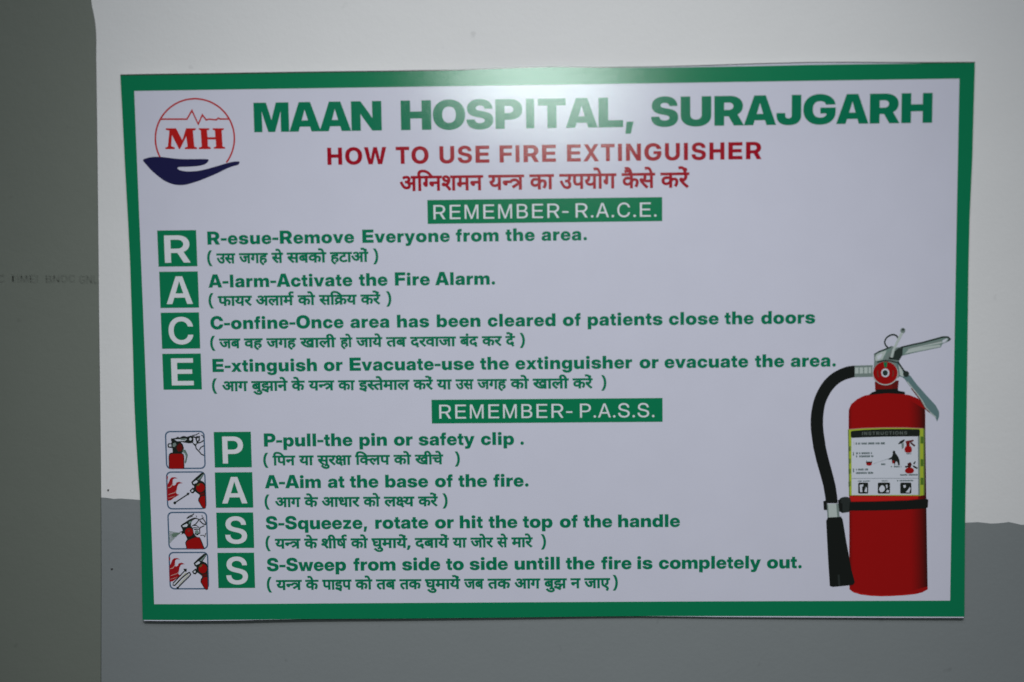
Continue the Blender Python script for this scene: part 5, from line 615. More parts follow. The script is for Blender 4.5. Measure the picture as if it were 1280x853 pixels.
EXT = {'hose': [('black', '21907,-1395 21815,-1403 21683,-1413 21533,-1429 21389,-1455 21253,-1492 21113,-1538 20973,-1591 20833,-1652 20693,-1720 20552,-1794 20413,-1877 20277,-1971 20143,-2077 20010,-2194 19882,-2320 19762,-2453 19653,-2593 19552,-2740 19458,-2895 19368,-3058 19280,-3230 19197,-3409 19120,-3596 19053,-3787 18996,-3986 18948,-4193 18908,-4400 18875,-4599 18850,-4788 18833,-4970 18822,-5151 18817,-5332 18814,-5504 18817,-5667 18826,-5847 18846,-6067 18884,-6373 18937,-6739 18989,-7082 19024,-7320 19263,-8336 19528,-9241 19756,-10073 19912,-10980 19952,-11374 20809,-11379 20760,-10835 20642,-10079 20451,-9323 20222,-8493 20009,-7665 19840,-6913 19906,-7138 19878,-6970 19837,-6729 19795,-6466 19762,-6238 19740,-6057 19725,-5895 19714,-5742 19708,-5584 19706,-5423 19708,-5263 19714,-5101 19727,-4932 19745,-4751 19767,-4561 19796,-4373 19833,-4200 19877,-4046 19929,-3903 19988,-3768 20052,-3633 20121,-3496 20196,-3362 20278,-3232 20367,-3107 20466,-2987 20572,-2871 20685,-2762 20802,-2665 20924,-2581 21050,-2507 21182,-2443 21319,-2386 21476,-2334 21649,-2290 21806,-2254 21916,-2229', 0)],
'hose_ferrule': [('pewter', '21891,-1395 23189,-1375 23199,-2216 21900,-2237', 0),
  ('silver', '21932,-1541 23159,-1520 23164,-1957 21937,-1978', 1),
  ('pewter', '22187,-1511 22259,-1512 22264,-1981 22192,-1981', 2),
  ('pewter', '22506,-1514 22578,-1515 22583,-1984 22511,-1983', 2),
  ('pewter', '22825,-1517 22896,-1518 22902,-1987 22830,-1986', 2),
  ('pewter', '23064,-1519 23135,-1520 23141,-1989 23069,-1988', 2)],
'nozzle_ferrule': [('silver', '20021,-11426 20839,-11393 20951,-12376 20077,-12409', 6),
  ('pewter', '20688,-11401 20839,-11393 20951,-12376 20773,-12384', 7),
  ('pewter', '20021,-11426 20106,-11427 20171,-12410 20077,-12409', 7)],
'nozzle': [('black', '19985,-12659 20096,-12428 20565,-12354 21035,-12347 21169,-12570 21429,-14116 21827,-16250 22082,-17174 21980,-17378 21273,-17453 20518,-17527 20290,-17458 20161,-15659', 5),
  ('soot', '20840,-16634 20982,-16634 21046,-17413 20895,-17431', 6)],
'cylinder': [('red', '21524,-5889 21515,-4911 21535,-4545 21687,-4180 22103,-3818 22639,-3554 23475,-3416 24193,-3373 25151,-3442 25870,-3570 26411,-3794 26774,-4101 26935,-4468 26966,-4956 26982,-5994 26989,-11932 27092,-13762 27187,-15696 27332,-17753 26939,-17975 26470,-18099 25717,-18184 24775,-18238 24020,-18254 23264,-18221 22508,-18120 21986,-17952 21710,-17727 21661,-14698 21651,-11898', 0),
  ('red_side0', '25731,-3896 25792,-6210 25883,-9700 25974,-13213 26036,-15569 26095,-17816 26218,-17814 26159,-15569 26096,-13214 26004,-9701 25911,-6211 25850,-3904', 1),
  ('red_side1', '25850,-3904 25911,-6211 26004,-9701 26096,-13214 26159,-15569 26218,-17814 26341,-17782 26282,-15570 26218,-13215 26124,-9701 26031,-6212 25970,-3981', 1),
  ('red_side2', '25970,-3981 26031,-6212 26124,-9701 26218,-13215 26282,-15570 26341,-17782 26464,-17750 26404,-15571 26340,-13215 26245,-9702 26151,-6213 26090,-4059', 1),
  ('red_side3', '26090,-4059 26151,-6213 26245,-9702 26340,-13215 26404,-15571 26464,-17750 26587,-17718 26527,-15571 26462,-13216 26366,-9703 26270,-6214 26210,-4136', 1),
  ('red_side4', '26210,-4136 26270,-6214 26366,-9703 26462,-13216 26527,-15571 26587,-17718 26710,-17686 26650,-15572 26584,-13217 26487,-9704 26390,-6215 26330,-4213', 1),
  ('red_side5', '26330,-4213 26390,-6215 26487,-9704 26584,-13217 26650,-15572 26710,-17686 26833,-17654 26773,-15573 26706,-13218 26607,-9705 26509,-6216 26450,-4290', 1),
  ('red_side6', '26450,-4290 26509,-6216 26607,-9705 26706,-13218 26773,-15573 26833,-17654 26956,-17622 26895,-15573 26828,-13218 26728,-9706 26629,-6216 26570,-4367', 1),
  ('red_side7', '26570,-4367 26629,-6216 26728,-9706 26828,-13218 26895,-15573 26956,-17622 27079,-17590 27018,-15574 26950,-13219 26849,-9706 26748,-6217 26690,-4445', 1),
  ('red_side8', '26690,-4445 26748,-6217 26849,-9706 26950,-13219 27018,-15574 27079,-17590 27202,-17558 27141,-15575 27072,-13220 26970,-9707 26868,-6218 26810,-4522', 1),
  ('red_side9', '26810,-4522 26868,-6218 26970,-9707 27072,-13220 27141,-15575 27202,-17558 27320,-17527 27258,-15575 27188,-13220 27085,-9708 26982,-6219 26924,-4596', 1),
  ('red_side5', '21526,-4551 21552,-6177 21600,-9670 21650,-13188 21683,-15546 21711,-17501 21790,-17522 21761,-15546 21727,-13188 21677,-9671 21628,-6177 21601,-4503', 1),
  ('red_side3', '21601,-4503 21628,-6177 21677,-9671 21727,-13188 21761,-15546 21790,-17522 21869,-17543 21839,-15547 21805,-13189 21754,-9671 21704,-6178 21677,-4455', 1),
  ('red_side1', '21677,-4455 21704,-6178 21754,-9671 21805,-13189 21839,-15547 21869,-17543 21948,-17565 21918,-15547 21883,-13189 21832,-9672 21780,-6178 21752,-4407', 1),
  ('red_bright', '21843,-17825 21986,-17933 22507,-18101 23264,-18202 24020,-18229 24774,-18218 25717,-18164 26470,-18080 26450,-18031 25716,-18106 24774,-18160 24019,-18166 23263,-18134 22507,-18023 22033,-17865', 2),
  ('red_bright', '21660,-10879 23367,-10909 25241,-10902 26552,-10892 26536,-11084 25807,-11156 24308,-11213 22902,-11243 21776,-11245', 2)],
'neck': [('red_edge0', '23349,-2559 25050,-2498 24994,-3188 23385,-3221', 0),
  ('red_edge1', '24586,-2522 25050,-2498 24994,-3188 24595,-3203', 1)],
'collar': [('black', '22932,-3520 23154,-3333 23432,-3240 23449,-3127 24993,-3084 25032,-3235 25498,-3325 25501,-3486 24830,-3442 24271,-3399 23435,-3468', 2)],
'valve': [('pewter', '23261,-557 23584,-391 24046,-226 24507,-5 24833,-139 25268,-59 25276,-671 25094,-970 25005,-1252 25092,-2196 25019,-2290 23982,-2564 23309,-2275 23211,-1896 23295,-1142', 1),
  ('verdigris', '23354,-596 24046,-282 24462,-136 24332,-869 23870,-1072 23453,-1125', 2),
  ('silver', '23347,-813 23456,-597 23770,-449 24158,-321 24050,-603 23869,-959 23536,-1069 23369,-1067', 3),
  ('white2', '23476,-748 23771,-562 23865,-601 23701,-920 23516,-974', 4),
  ('pewter', '23962,-960 24162,-604 24326,-360 24420,-493 24296,-963', 4),
  ('darkmetal', '23280,-612 23620,-449 24063,-289 24474,-110 24449,-49 24028,-201 23584,-371 23261,-579', 4),
  ('darkmetal', '23510,-1204 23968,-1097 24422,-1119 24931,-1246 24949,-1163 24433,-1035 23958,-1011 23490,-1121', 4),
  ('darkmetal', '24716,-402 24991,-169 25306,-125 25276,-671 25058,-1045 24287,-963 24331,-775 24656,-825', 3)],
'carry_handle': [('verdigris', '25203,-77 26265,148 27187,402 28109,655 28479,642 28667,425 28485,267 28099,102 28027,-10 27992,-132 26275,-473 25350,-690 25055,-800', 2),
  ('silver', '25761,-224 27933,56 27973,-94 26274,-417 25442,-578', 3),
  ('white2', '28077,337 28343,484 28482,445 28301,222 28080,149', 3),
  ('silver', '25622,-241 26731,-7 28041,281 28043,149 26732,-82 25716,-280', 3),
  ('pewter', '25343,-182 26729,105 28020,393 28041,281 26731,11 25622,-241', 3),
  ('darkmetal', '25170,-174 26000,24 26740,168 27571,386 28118,538 28459,535 28548,446 28449,352 28520,276 28694,442 28500,637 28102,641 27543,485 26715,269 25977,126 25144,-73', 4)],
'squeeze_lever': [('teal', '24848,-1251 25004,-1158 25365,-1727 25649,-2107 25853,-2146 26308,-2774 27065,-3632 27679,-4300 27938,-4776 27943,-5108 27810,-5486 27694,-5200 27268,-4770 27079,-4579 26840,-4150 26603,-3817 26176,-3245 25846,-2912 25657,-2674 25467,-2388 25279,-2245 25092,-2196', 2),
  ('silver', '25007,-1346 25272,-1726 25408,-2199 25279,-2217 25110,-2102', 3),
  ('darkmetal', '24898,-1172 25174,-1591 25431,-1934 25526,-1861 25272,-1521 24998,-1105', 4),
  ('darkmetal', '25768,-2032 25762,-1984 25746,-1938 25720,-1897 25685,-1862 25645,-1836 25599,-1819 25552,-1813 25504,-1818 25459,-1834 25419,-1860 25386,-1894 25361,-1935 25346,-1980 25341,-2029 25347,-2077 25363,-2123 25389,-2164 25424,-2199 25465,-2225 25510,-2242 25558,-2248 25605,-2243 25650,-2227 25690,-2201 25724,-2167 25748,-2126 25764,-2081', 4),
  ('silver', '25630,-2599 25933,-2999 26274,-3418 26670,-3949 26958,-4483 27293,-4851 27701,-5197 27741,-5147 27338,-4803 27011,-4445 26725,-3914 26324,-3378 25983,-2958 25681,-2559', 3),
  ('rust', '25915,-3074 26247,-3503 26577,-3948 26885,-4503 27247,-4842 27291,-4793 26936,-4462 26631,-3913 26298,-3463 25966,-3034', 4)],
'safety_pin': [('silver', '25196,1097 25382,1020 24985,254 24715,-327 24573,-852 24424,-813 24547,-287 24836,349', 5),
  ('pewter', '25455,1094 25450,1134 25437,1172 25415,1206 25387,1234 25354,1256 25316,1269 25277,1274 25238,1270 25201,1257 25168,1237 25140,1209 25120,1175 25107,1137 25104,1098 25108,1058 25122,1020 25143,986 25172,958 25205,936 25243,923 25282,918 25321,922 25358,935 25391,956 25419,984 25439,1017 25452,1055', 6),
  ('darkmetal', '25381,1151 25378,1170 25372,1188 25362,1204 25348,1218 25332,1228 25315,1234 25296,1237 25278,1235 25260,1229 25244,1219 25231,1205 25222,1190 25216,1172 25214,1153 25216,1134 25223,1116 25233,1100 25246,1087 25262,1076 25280,1070 25298,1068 25317,1070 25334,1076 25350,1086 25363,1099 25373,1115 25379,1133', 7),
  ('darkmetal', '24290,-95 24247,-57 24188,-4 24140,56 24103,126 24074,205 24063,280 24075,357 24107,438 24152,513 24209,578 24280,637 24355,684 24433,719 24513,743 24589,751 24665,741 24741,716 24800,684 24841,639 24875,579 24899,532 24989,578 24964,626 24923,699 24862,766 24779,811 24685,842 24588,855 24492,845 24396,817 24305,776 24219,722 24137,654 24069,576 24015,486 23977,387 23960,284 23974,181 24010,85 24056,-1 24115,-75 24180,-134 24225,-173', 4)],
'gauge': [('silver', '24997,-1988 24981,-1840 24939,-1697 24870,-1562 24779,-1440 24666,-1334 24537,-1248 24393,-1184 24241,-1145 24085,-1130 23928,-1142 23777,-1179 23636,-1240 23508,-1324 23398,-1427 23309,-1548 23245,-1681 23206,-1824 23194,-1971 23209,-2119 23251,-2263 23319,-2398 23411,-2520 23524,-2626 23653,-2712 23797,-2776 23949,-2816 24106,-2830 24263,-2818 24414,-2781 24556,-2720 24683,-2636 24793,-2532 24882,-2412 24946,-2278 24985,-2135', 5),
  ('red', '24950,-1950 24935,-1808 24894,-1671 24829,-1543 24741,-1426 24633,-1325 24509,-1243 24371,-1182 24226,-1144 24075,-1130 23926,-1141 23781,-1177 23645,-1235 23522,-1315 23417,-1414 23332,-1529 23270,-1657 23232,-1793 23221,-1934 23236,-2075 23276,-2212 23342,-2341 23430,-2458 23537,-2559 23662,-2642 23799,-2703 23945,-2741 24096,-2754 24246,-2743 24391,-2708 24527,-2649 24649,-2569 24755,-2470 24839,-2355 24901,-2227 24939,-2090', 6),
  ('green', '23946,-1167 24206,-1169 24174,-1546 24006,-1545', 7),
  ('white2', '24364,-1935 24356,-1865 24334,-1799 24299,-1740 24253,-1690 24198,-1653 24137,-1629 24072,-1621 24008,-1628 23948,-1650 23894,-1687 23849,-1736 23815,-1795 23794,-1860 23788,-1930 23796,-1999 23818,-2065 23853,-2124 23900,-2174 23955,-2212 24016,-2235 24080,-2244 24144,-2237 24205,-2214 24259,-2177 24304,-2128 24338,-2070 24358,-2004', 8),
  ('darkmetal', '24253,-1934 24248,-1890 24233,-1848 24211,-1810 24181,-1778 24145,-1754 24106,-1739 24064,-1734 24023,-1738 23984,-1753 23949,-1776 23920,-1807 23898,-1845 23885,-1886 23881,-1930 23886,-1975 23900,-2017 23923,-2054 23953,-2086 23988,-2110 24028,-2125 24069,-2130 24111,-2126 24150,-2111 24185,-2088 24214,-2057 24235,-2020 24249,-1978', 9),
  ('rust', '23515,-1740 23503,-1776 23494,-1815 23487,-1853 23483,-1893 23481,-1933 23483,-1972 23487,-2012 23495,-2051 23505,-2090 23518,-2128 23533,-2165 23552,-2201 23572,-2236 23595,-2268 23670,-2214 23650,-2185 23633,-2156 23618,-2126 23605,-2095 23594,-2064 23586,-2032 23579,-2000 23576,-1967 23574,-1934 23575,-1901 23579,-1869 23584,-1837 23593,-1805 23603,-1772', 7),
  ('rust', '24613,-2234 24629,-2204 24645,-2172 24658,-2138 24669,-2104 24678,-2069 24684,-2033 24688,-1998 24690,-1962 24689,-1926 24686,-1889 24680,-1854 24673,-1818 24663,-1783 24651,-1750 24564,-1781 24574,-1811 24583,-1840 24589,-1869 24594,-1899 24596,-1928 24597,-1958 24595,-1988 24592,-2018 24587,-2047 24580,-2076 24570,-2104 24559,-2132 24547,-2159 24531,-2187', 7)],
'bracket_band': [('black', '21072,-11240 21683,-11283 23184,-11273 24496,-11243 25807,-11204 27144,-11088 27267,-11165 27238,-11703 27080,-11798 25255,-11882 23379,-11919 21689,-11918 21615,-12014 21108,-12088 20937,-11894', 3),
  ('soot', '20911,-11105 20950,-11033 21035,-10975 21135,-10933 21249,-10909 21378,-10902 21491,-10916 21581,-10957 21654,-11020 21699,-11091 21725,-11176 21724,-11269 21664,-11340 21502,-11386 21281,-11409 21102,-11394 20995,-11319 20930,-11205', 4),
  ('soot', '21138,-11299 21645,-11321 21615,-11994 21145,-12049', 5),
  ('black', '19766,-11213 20047,-11157 20053,-11869 19809,-11848', 3),
  ('black', '20817,-11123 21043,-11125 21051,-12010 20900,-11951', 4)],
'label': [('lime', '21478,-6003 22549,-5937 24015,-5904 25481,-5915 26917,-5987 27005,-10820 26653,-10870 21607,-10814', 2),
  ('pink', '21595,-5959 22549,-5892 24015,-5859 25480,-5871 26799,-5941 26800,-5986 25481,-5923 24015,-5911 22549,-5944 21611,-6012', 3),
  ('olive', '21479,-6018 21552,-6019 21659,-10800 21600,-10799', 3),
  ('olive', '26829,-6001 26932,-6002 27005,-10820 26917,-10819', 3),
  ('olive', '21520,-7262 21681,-7203 21685,-7548 21538,-7607', 3),
  ('olive', '21529,-8163 21691,-8104 21694,-8450 21548,-8509', 3),
  ('olive', '21537,-8915 21698,-8856 21702,-9202 21555,-9261', 3),
  ('olive', '21546,-9818 21707,-9759 21711,-10106 21564,-10165', 3),
  ('leaf', '26647,-6552 26838,-6554 26845,-7063 26655,-7061', 3),
  ('leaf', '26672,-8200 26863,-8202 26870,-8712 26679,-8711', 3),
  ('leaf', '26692,-9553 26883,-9554 26891,-10066 26700,-10064', 3),
  ('white2', '21726,-6484 26587,-6477 26652,-10802 21792,-10785', 3),
  ('pewter', '26456,-6521 26587,-6477 26652,-10802 26542,-10809', 4),
  ('ink', '21671,-6214 21729,-6110 22550,-6042 24016,-5993 25482,-5998 26508,-6028 26597,-6104 26587,-6477 26500,-6536 25489,-6536 24023,-6547 22776,-6575 21786,-6612 21689,-6544', 4),
  ('scrawl', '21906,-6889 21921,-6891 21923,-7159 21909,-7150', 5),
  ('scrawl', '22031,-6951 22130,-6957 22132,-7102 22033,-7089', 5),
  ('scrawl', '22211,-6950 22275,-6969 22277,-7101 22213,-7082', 5),
  ('scrawl', '22298,-6950 22361,-6964 22362,-7100 22299,-7083', 5),
  ('scrawl', '22450,-6949 22537,-6961 22539,-7100 22452,-7095', 5),
  ('scrawl', '22555,-6949 22612,-6968 22614,-7099 22557,-7086', 5),
  ('scrawl', '22627,-6948 22732,-6969 22734,-7099 22629,-7079', 5),
  ('scrawl', '22751,-6948 22826,-6958 22828,-7098 22752,-7094', 5),
  ('scrawl', '22908,-6947 22962,-6954 22964,-7097 22910,-7085', 5),
  ('scrawl', '22980,-6947 23052,-6952 23053,-7097 22982,-7087', 5),
  ('scrawl', '23065,-6946 23154,-6955 23156,-7097 23067,-7079', 5),
  ('scrawl', '23170,-6946 23254,-6949 23256,-7096 23171,-7094', 5),
  ('scrawl', '23268,-6945 23365,-6951 23366,-7096 23270,-7088', 5),
  ('scrawl', '23444,-6945 23537,-6967 23538,-7095 23446,-7078', 5),
  ('scrawl', '23562,-6944 23614,-6966 23616,-7094 23563,-7076', 5),
  ('scrawl', '23631,-6944 23738,-6963 23740,-7094 23633,-7087', 5),
  ('scrawl', '23818,-6943 23892,-6951 23893,-7093 23820,-7092', 5),
  ('scrawl', '23903,-6942 23965,-6951 23966,-7093 23905,-7086', 5),
  ('scrawl', '23977,-6942 24086,-6948 24088,-7093 23979,-7091', 5),
  ('scrawl', '24098,-6942 24116,-6945 24118,-7091 24100,-7090', 5),
  ('scrawl', '21848,-7640 21914,-7643 21917,-7910 21850,-7898', 5),
  ('scrawl', '22068,-7660 22144,-7671 22145,-7803 22070,-7797', 5),
  ('scrawl', '22161,-7659 22215,-7665 22216,-7802 22162,-7782', 5),
  ('scrawl', '22304,-7659 22370,-7664 22372,-7802 22305,-7796', 5),
  ('scrawl', '22460,-7658 22567,-7681 22568,-7801 22462,-7792', 5),
  ('scrawl', '22591,-7657 22681,-7675 22682,-7801 22592,-7789', 5),
  ('scrawl', '22693,-7657 22757,-7678 22758,-7800 22694,-7779', 5),
  ('scrawl', '22773,-7657 22863,-7672 22864,-7800 22774,-7781', 5),
  ('scrawl', '22881,-7656 22971,-7663 22973,-7799 22883,-7778', 5),
  ('scrawl', '22996,-7655 23052,-7678 23054,-7798 22998,-7783', 5),
  ('scrawl', '23130,-7655 23193,-7657 23194,-7798 23132,-7794', 5),
  ('scrawl', '22071,-7885 22156,-7907 22157,-8028 22072,-8023', 5),
  ('scrawl', '22299,-7884 22398,-7905 22400,-8027 22300,-8014', 5),
  ('scrawl', '22422,-7883 22485,-7891 22487,-8027 22423,-8006', 5),
  ('scrawl', '22508,-7883 22587,-7884 22589,-8026 22509,-8025', 5),
  ('scrawl', '22607,-7883 22687,-7897 22689,-8026 22608,-8022', 5),
  ('scrawl', '22703,-7882 22800,-7883 22801,-8025 22705,-8006', 5),
  ('scrawl', '22823,-7881 22880,-7890 22881,-8025 22824,-8006', 5),
  ('scrawl', '22895,-7881 22960,-7903 22962,-8024 22897,-8022', 5),
  ('scrawl', '22973,-7881 23061,-7893 23063,-8024 22974,-8014', 5),
  ('scrawl', '23151,-7880 23254,-7887 23256,-8023 23152,-8004', 5),
  ('scrawl', '23271,-7879 23306,-7899 23307,-8022 23273,-8018', 5),
  ('scrawl', '21860,-8842 21941,-8854 21943,-9113 21863,-9092', 5),
  ('scrawl', '22081,-8847 22133,-8860 22134,-8990 22082,-8979', 5),
  ('scrawl', '22220,-8846 22287,-8855 22288,-8990 22222,-8972', 5),
  ('scrawl', '22312,-8846 22401,-8860 22402,-8989 22313,-8982', 5),
  ('scrawl', '22425,-8845 22504,-8853 22505,-8989 22426,-8969', 5),
  ('scrawl', '22526,-8845 22614,-8849 22616,-8988 22528,-8970', 5),
  ('scrawl', '22697,-8844 22753,-8862 22755,-8987 22698,-8983', 5),
  ('scrawl', '22777,-8843 22851,-8852 22852,-8987 22779,-8972', 5),
  ('scrawl', '22863,-8843 22938,-8848 22940,-8986 22864,-8971', 5),
  ('scrawl', '22083,-9095 22136,-9114 22138,-9239 22085,-9220', 5),
  ('scrawl', '22159,-9095 22267,-9109 22268,-9239 22160,-9227', 5),
  ('scrawl', '22286,-9094 22393,-9117 22395,-9238 22288,-9235', 5),
  ('scrawl', '22414,-9094 22505,-9108 22506,-9237 22415,-9218', 5),
  ('scrawl', '22520,-9093 22627,-9107 22628,-9237 22522,-9216', 5),
  ('scrawl', '22648,-9092 22718,-9100 22719,-9236 22649,-9221', 5),
  ('scrawl', '22743,-9092 22848,-9102 22849,-9236 22745,-9216', 5),
  ('scrawl', '22929,-9091 22992,-9107 22993,-9234 22931,-9220', 5),
  ('scrawl', '23008,-9090 23115,-9095 23117,-9234 23009,-9232', 5),
  ('scrawl', '23141,-9090 23250,-9104 23252,-9233 23142,-9226', 5),
  ('scrawl', '23263,-9089 23305,-9110 23307,-9232 23264,-9212', 5),
  ('rule', '21794,-9541 26604,-9559 26605,-9597 21794,-9579', 5),
  ('scrawl', '22223,-9721 22283,-9728 22284,-9804 22223,-9783', 5),
  ('scrawl', '22296,-9721 22395,-9734 22395,-9804 22297,-9782', 5),
  ('scrawl', '22409,-9720 22492,-9723 22493,-9804 22410,-9802', 5),
  ('scrawl', '22574,-9719 22684,-9740 22685,-9803 22575,-9786', 5),
  ('scrawl', '22706,-9719 22796,-9739 22797,-9802 22706,-9785', 5),
  ('scrawl', '22815,-9718 22908,-9731 22908,-9801 22816,-9789', 5),
  ('scrawl', '22921,-9717 23022,-9720 23023,-9801 22922,-9796', 5),
  ('scrawl', '23046,-9717 23092,-9732 23092,-9800 23047,-9780', 5),
  ('scrawl', '23916,-9722 23990,-9723 23991,-9797 23916,-9777', 5),
  ('scrawl', '24001,-9721 24109,-9725 24110,-9797 24002,-9777', 5),
  ('scrawl', '24132,-9720 24198,-9732 24199,-9796 24133,-9779', 5),
  ('scrawl', '24211,-9720 24312,-9737 24312,-9796 24212,-9774', 5),
  ('scrawl', '24336,-9719 24357,-9738 24358,-9795 24337,-9781', 5),
  ('scrawl', '25019,-9703 25107,-9710 25108,-9801 25020,-9786', 5),
  ('scrawl', '25197,-9702 25286,-9722 25287,-9800 25198,-9785', 5),
  ('scrawl', '25301,-9701 25405,-9710 25407,-9800 25302,-9780', 5),
  ('scrawl', '25429,-9701 25534,-9716 25535,-9799 25431,-9783', 5),
  ('scrawl', '25553,-9700 25636,-9708 25637,-9798 25555,-9796', 5),
  ('scrawl', '25657,-9699 25738,-9713 25739,-9798 25659,-9792', 5),
  ('scrawl', '25752,-9699 25808,-9720 25809,-9797 25753,-9781', 5),
  ('scrawl', '25820,-9698 25929,-9711 25931,-9797 25822,-9796', 5),
  ('scrawl', '25953,-9698 26041,-9699 26042,-9796 25954,-9779', 5),
  ('scrawl', '26052,-9697 26132,-9706 26133,-9796 26053,-9775', 5),
  ('scrawl', '26154,-9697 26180,-9706 26181,-9795 26155,-9781', 5),
  ('scrawl', '23864,-8473 23939,-8490 23941,-8608 23865,-8588', 5),
  ('scrawl', '23955,-8472 24047,-8489 24048,-8608 23956,-8598', 5),
  ('scrawl', '24060,-8472 24113,-8493 24115,-8607 24062,-8601', 5),
  ('scrawl', '24135,-8471 24172,-8491 24174,-8607 24137,-8599', 5),
  ('scrawl', '24564,-8673 24631,-8674 24632,-8779 24565,-8772', 5),
  ('scrawl', '24778,-8672 24888,-8675 24889,-8778 24779,-8772', 5),
  ('scrawl', '24912,-8671 25003,-8683 25004,-8777 24914,-8774', 5),
  ('scrawl', '25019,-8671 25097,-8675 25099,-8776 25020,-8770', 5),
  ('scrawl', '25121,-8670 25179,-8677 25180,-8776 25122,-8763', 5),
  ('scrawl', '25265,-8669 25299,-8686 25300,-8775 25267,-8774', 5),
  ('scrawl', '25653,-7743 25715,-7744 25716,-7833 25654,-7826', 5),
  ('scrawl', '25731,-7742 25840,-7751 25841,-7833 25732,-7810', 5),
  ('scrawl', '25853,-7742 25918,-7764 25919,-7832 25854,-7816', 5),
  ('scrawl', '25943,-7741 25998,-7758 25999,-7832 25944,-7816', 5),
  ('scrawl', '25233,-9272 25291,-9275 25293,-9392 25235,-9381', 5),
  ('scrawl', '25310,-9271 25394,-9289 25395,-9392 25311,-9373', 5),
  ('scrawl', '25415,-9271 25469,-9276 25471,-9391 25417,-9386', 5),
  ('scrawl', '25489,-9270 25552,-9278 25553,-9391 25490,-9382', 5),
  ('scrawl', '25573,-9270 25680,-9278 25681,-9391 25574,-9368', 5),
  ('scrawl', '25694,-9269 25747,-9288 25749,-9390 25695,-9373', 5),
  ('scrawl', '25838,-9268 25907,-9278 25909,-9389 25839,-9386', 5),
  ('scrawl', '25924,-9268 26003,-9279 26004,-9389 25925,-9385', 5),
  ('scrawl', '26014,-9268 26112,-9278 26113,-9389 26016,-9385', 5),
  ('scrawl', '26127,-9267 26211,-9278 26213,-9388 26128,-9365', 5),
  ('scrawl', '26230,-9266 26292,-9280 26294,-9387 26231,-9373', 5),
  ('scrawl', '26313,-9266 26366,-9284 26368,-9387 26315,-9383', 5),
  ('scrawl', '26378,-9266 26440,-9276 26442,-9386 26379,-9379', 5),
  ('scrawl', '26460,-9265 26482,-9281 26484,-9386 26462,-9373', 5),
  ('ink', '22305,-9869 22902,-9873 22961,-9933 22969,-10612 22911,-10672 22314,-10668 22254,-10607 22247,-9929', 5),
  ('ink', '23704,-9878 24455,-9883 24514,-9944 24523,-10622 24465,-10682 23714,-10677 23654,-10617 23646,-9938', 5),
  ('ink', '25301,-9889 25977,-9894 26037,-9954 26046,-10632 25988,-10692 25312,-10688 25252,-10627 25243,-9949', 5),
  ('white2', '22359,-10035 22594,-9991 22617,-10127 22522,-10172 22541,-10564 22379,-10563', 6),
  ('white2', '22688,-10542 22817,-10166 22877,-10280 22880,-10566', 6),
  ('white2', '23746,-10323 23784,-10228 23853,-10134 23920,-10076 23978,-10073 24035,-10107 24083,-10152 24121,-10202 24149,-10263 24159,-10326 24147,-10392 24117,-10460 24073,-10514 24005,-10554 23922,-10581 23853,-10573 23798,-10512 23757,-10418', 6),
  ('white2', '24214,-10078 24317,-10018 24349,-10214 24276,-10319', 6),
  ('white2', '24221,-10575 24322,-10402 24455,-10456 24442,-10607', 6),
  ('white2', '25450,-10086 25626,-10057 25644,-10238 25512,-10282', 6),
  ('white2', '25634,-10615 25801,-10412 25923,-10210 25983,-10331 25899,-10616', 6),
  ('red', '22782,-8397 22886,-8458 23003,-8414 23121,-8445 23223,-8370 23196,-8581 23079,-8640 22932,-8631 22828,-8578', 5),
  ('ink', '22795,-8262 22899,-8353 23017,-8324 23135,-8355 23214,-8265 23201,-8415 23121,-8445 23003,-8414 22886,-8458 22804,-8397', 6),
  ('rule', '23313,-8491 24593,-8050 24608,-8095 23606,-8403 23328,-8521', 5),
  ('ink', '24867,-7677 24864,-7652 24857,-7628 24845,-7607 24830,-7589 24812,-7575 24791,-7567 24770,-7564 24749,-7567 24729,-7575 24711,-7588 24696,-7606 24685,-7627 24678,-7651 24676,-7676 24679,-7701 24686,-7724 24698,-7746 24713,-7764 24731,-7777 24752,-7786 24773,-7789 24794,-7786 24814,-7778 24832,-7765 24847,-7747 24858,-7726 24865,-7702', 5),
  ('ink', '24685,-7766 24890,-7752 25054,-7978 25176,-8249 25195,-8625 25078,-8624 25030,-8384 24945,-8563 24813,-8622 24767,-8427 24650,-8471 24617,-8185 24397,-8214 24381,-8154 24629,-8005', 5),
  ('white2', '24827,-8562 24941,-8308 25002,-8428 24975,-8608', 6),
  ('red', '24648,-8306 24765,-8261 24796,-8457 24694,-8501', 6),
  ('ink', '25057,-7049 25216,-6871 25492,-6738 25523,-6843 25350,-7021 25101,-7094', 5),
  ('pewter', '25291,-7051 25467,-7007 25457,-7367 25326,-7441', 5),
  ('red', '25518,-7517 25523,-7435 25548,-7346 25588,-7278 25646,-7240 25720,-7222 25792,-7219 25862,-7229 25930,-7253 25984,-7296 26020,-7366 26042,-7455 26046,-7536 26033,-7602 26002,-7661 25946,-7700 25847,-7718 25723,-7718 25623,-7698 25565,-7653 25532,-7588', 5),
  ('red_edge0', '25582,-6873 25874,-6816 25880,-7235 25660,-7233', 6),
  ('red_edge1', '25845,-6830 26152,-6773 26139,-6893 25906,-6981', 6),
  ('red_edge2', '25891,-6981 25994,-6966 26275,-7178 26233,-7283 26055,-7161', 6),
  ('red', '25568,-9033 25583,-8964 25627,-8894 25683,-8839 25748,-8804 25825,-8785 25902,-8780 25981,-8792 26060,-8819 26124,-8857 26172,-8910 26205,-8975 26215,-9038 26196,-9100 26154,-9159 26085,-9202 25972,-9225 25833,-9231 25718,-9215 25642,-9169 25590,-9102', 5),
  ('red_edge2', '25737,-8494 25956,-8390 26046,-8571 25962,-8811 25800,-8810', 6),
  ('ink', '25549,-8703 25783,-8644 25799,-8765 25594,-8793', 6),
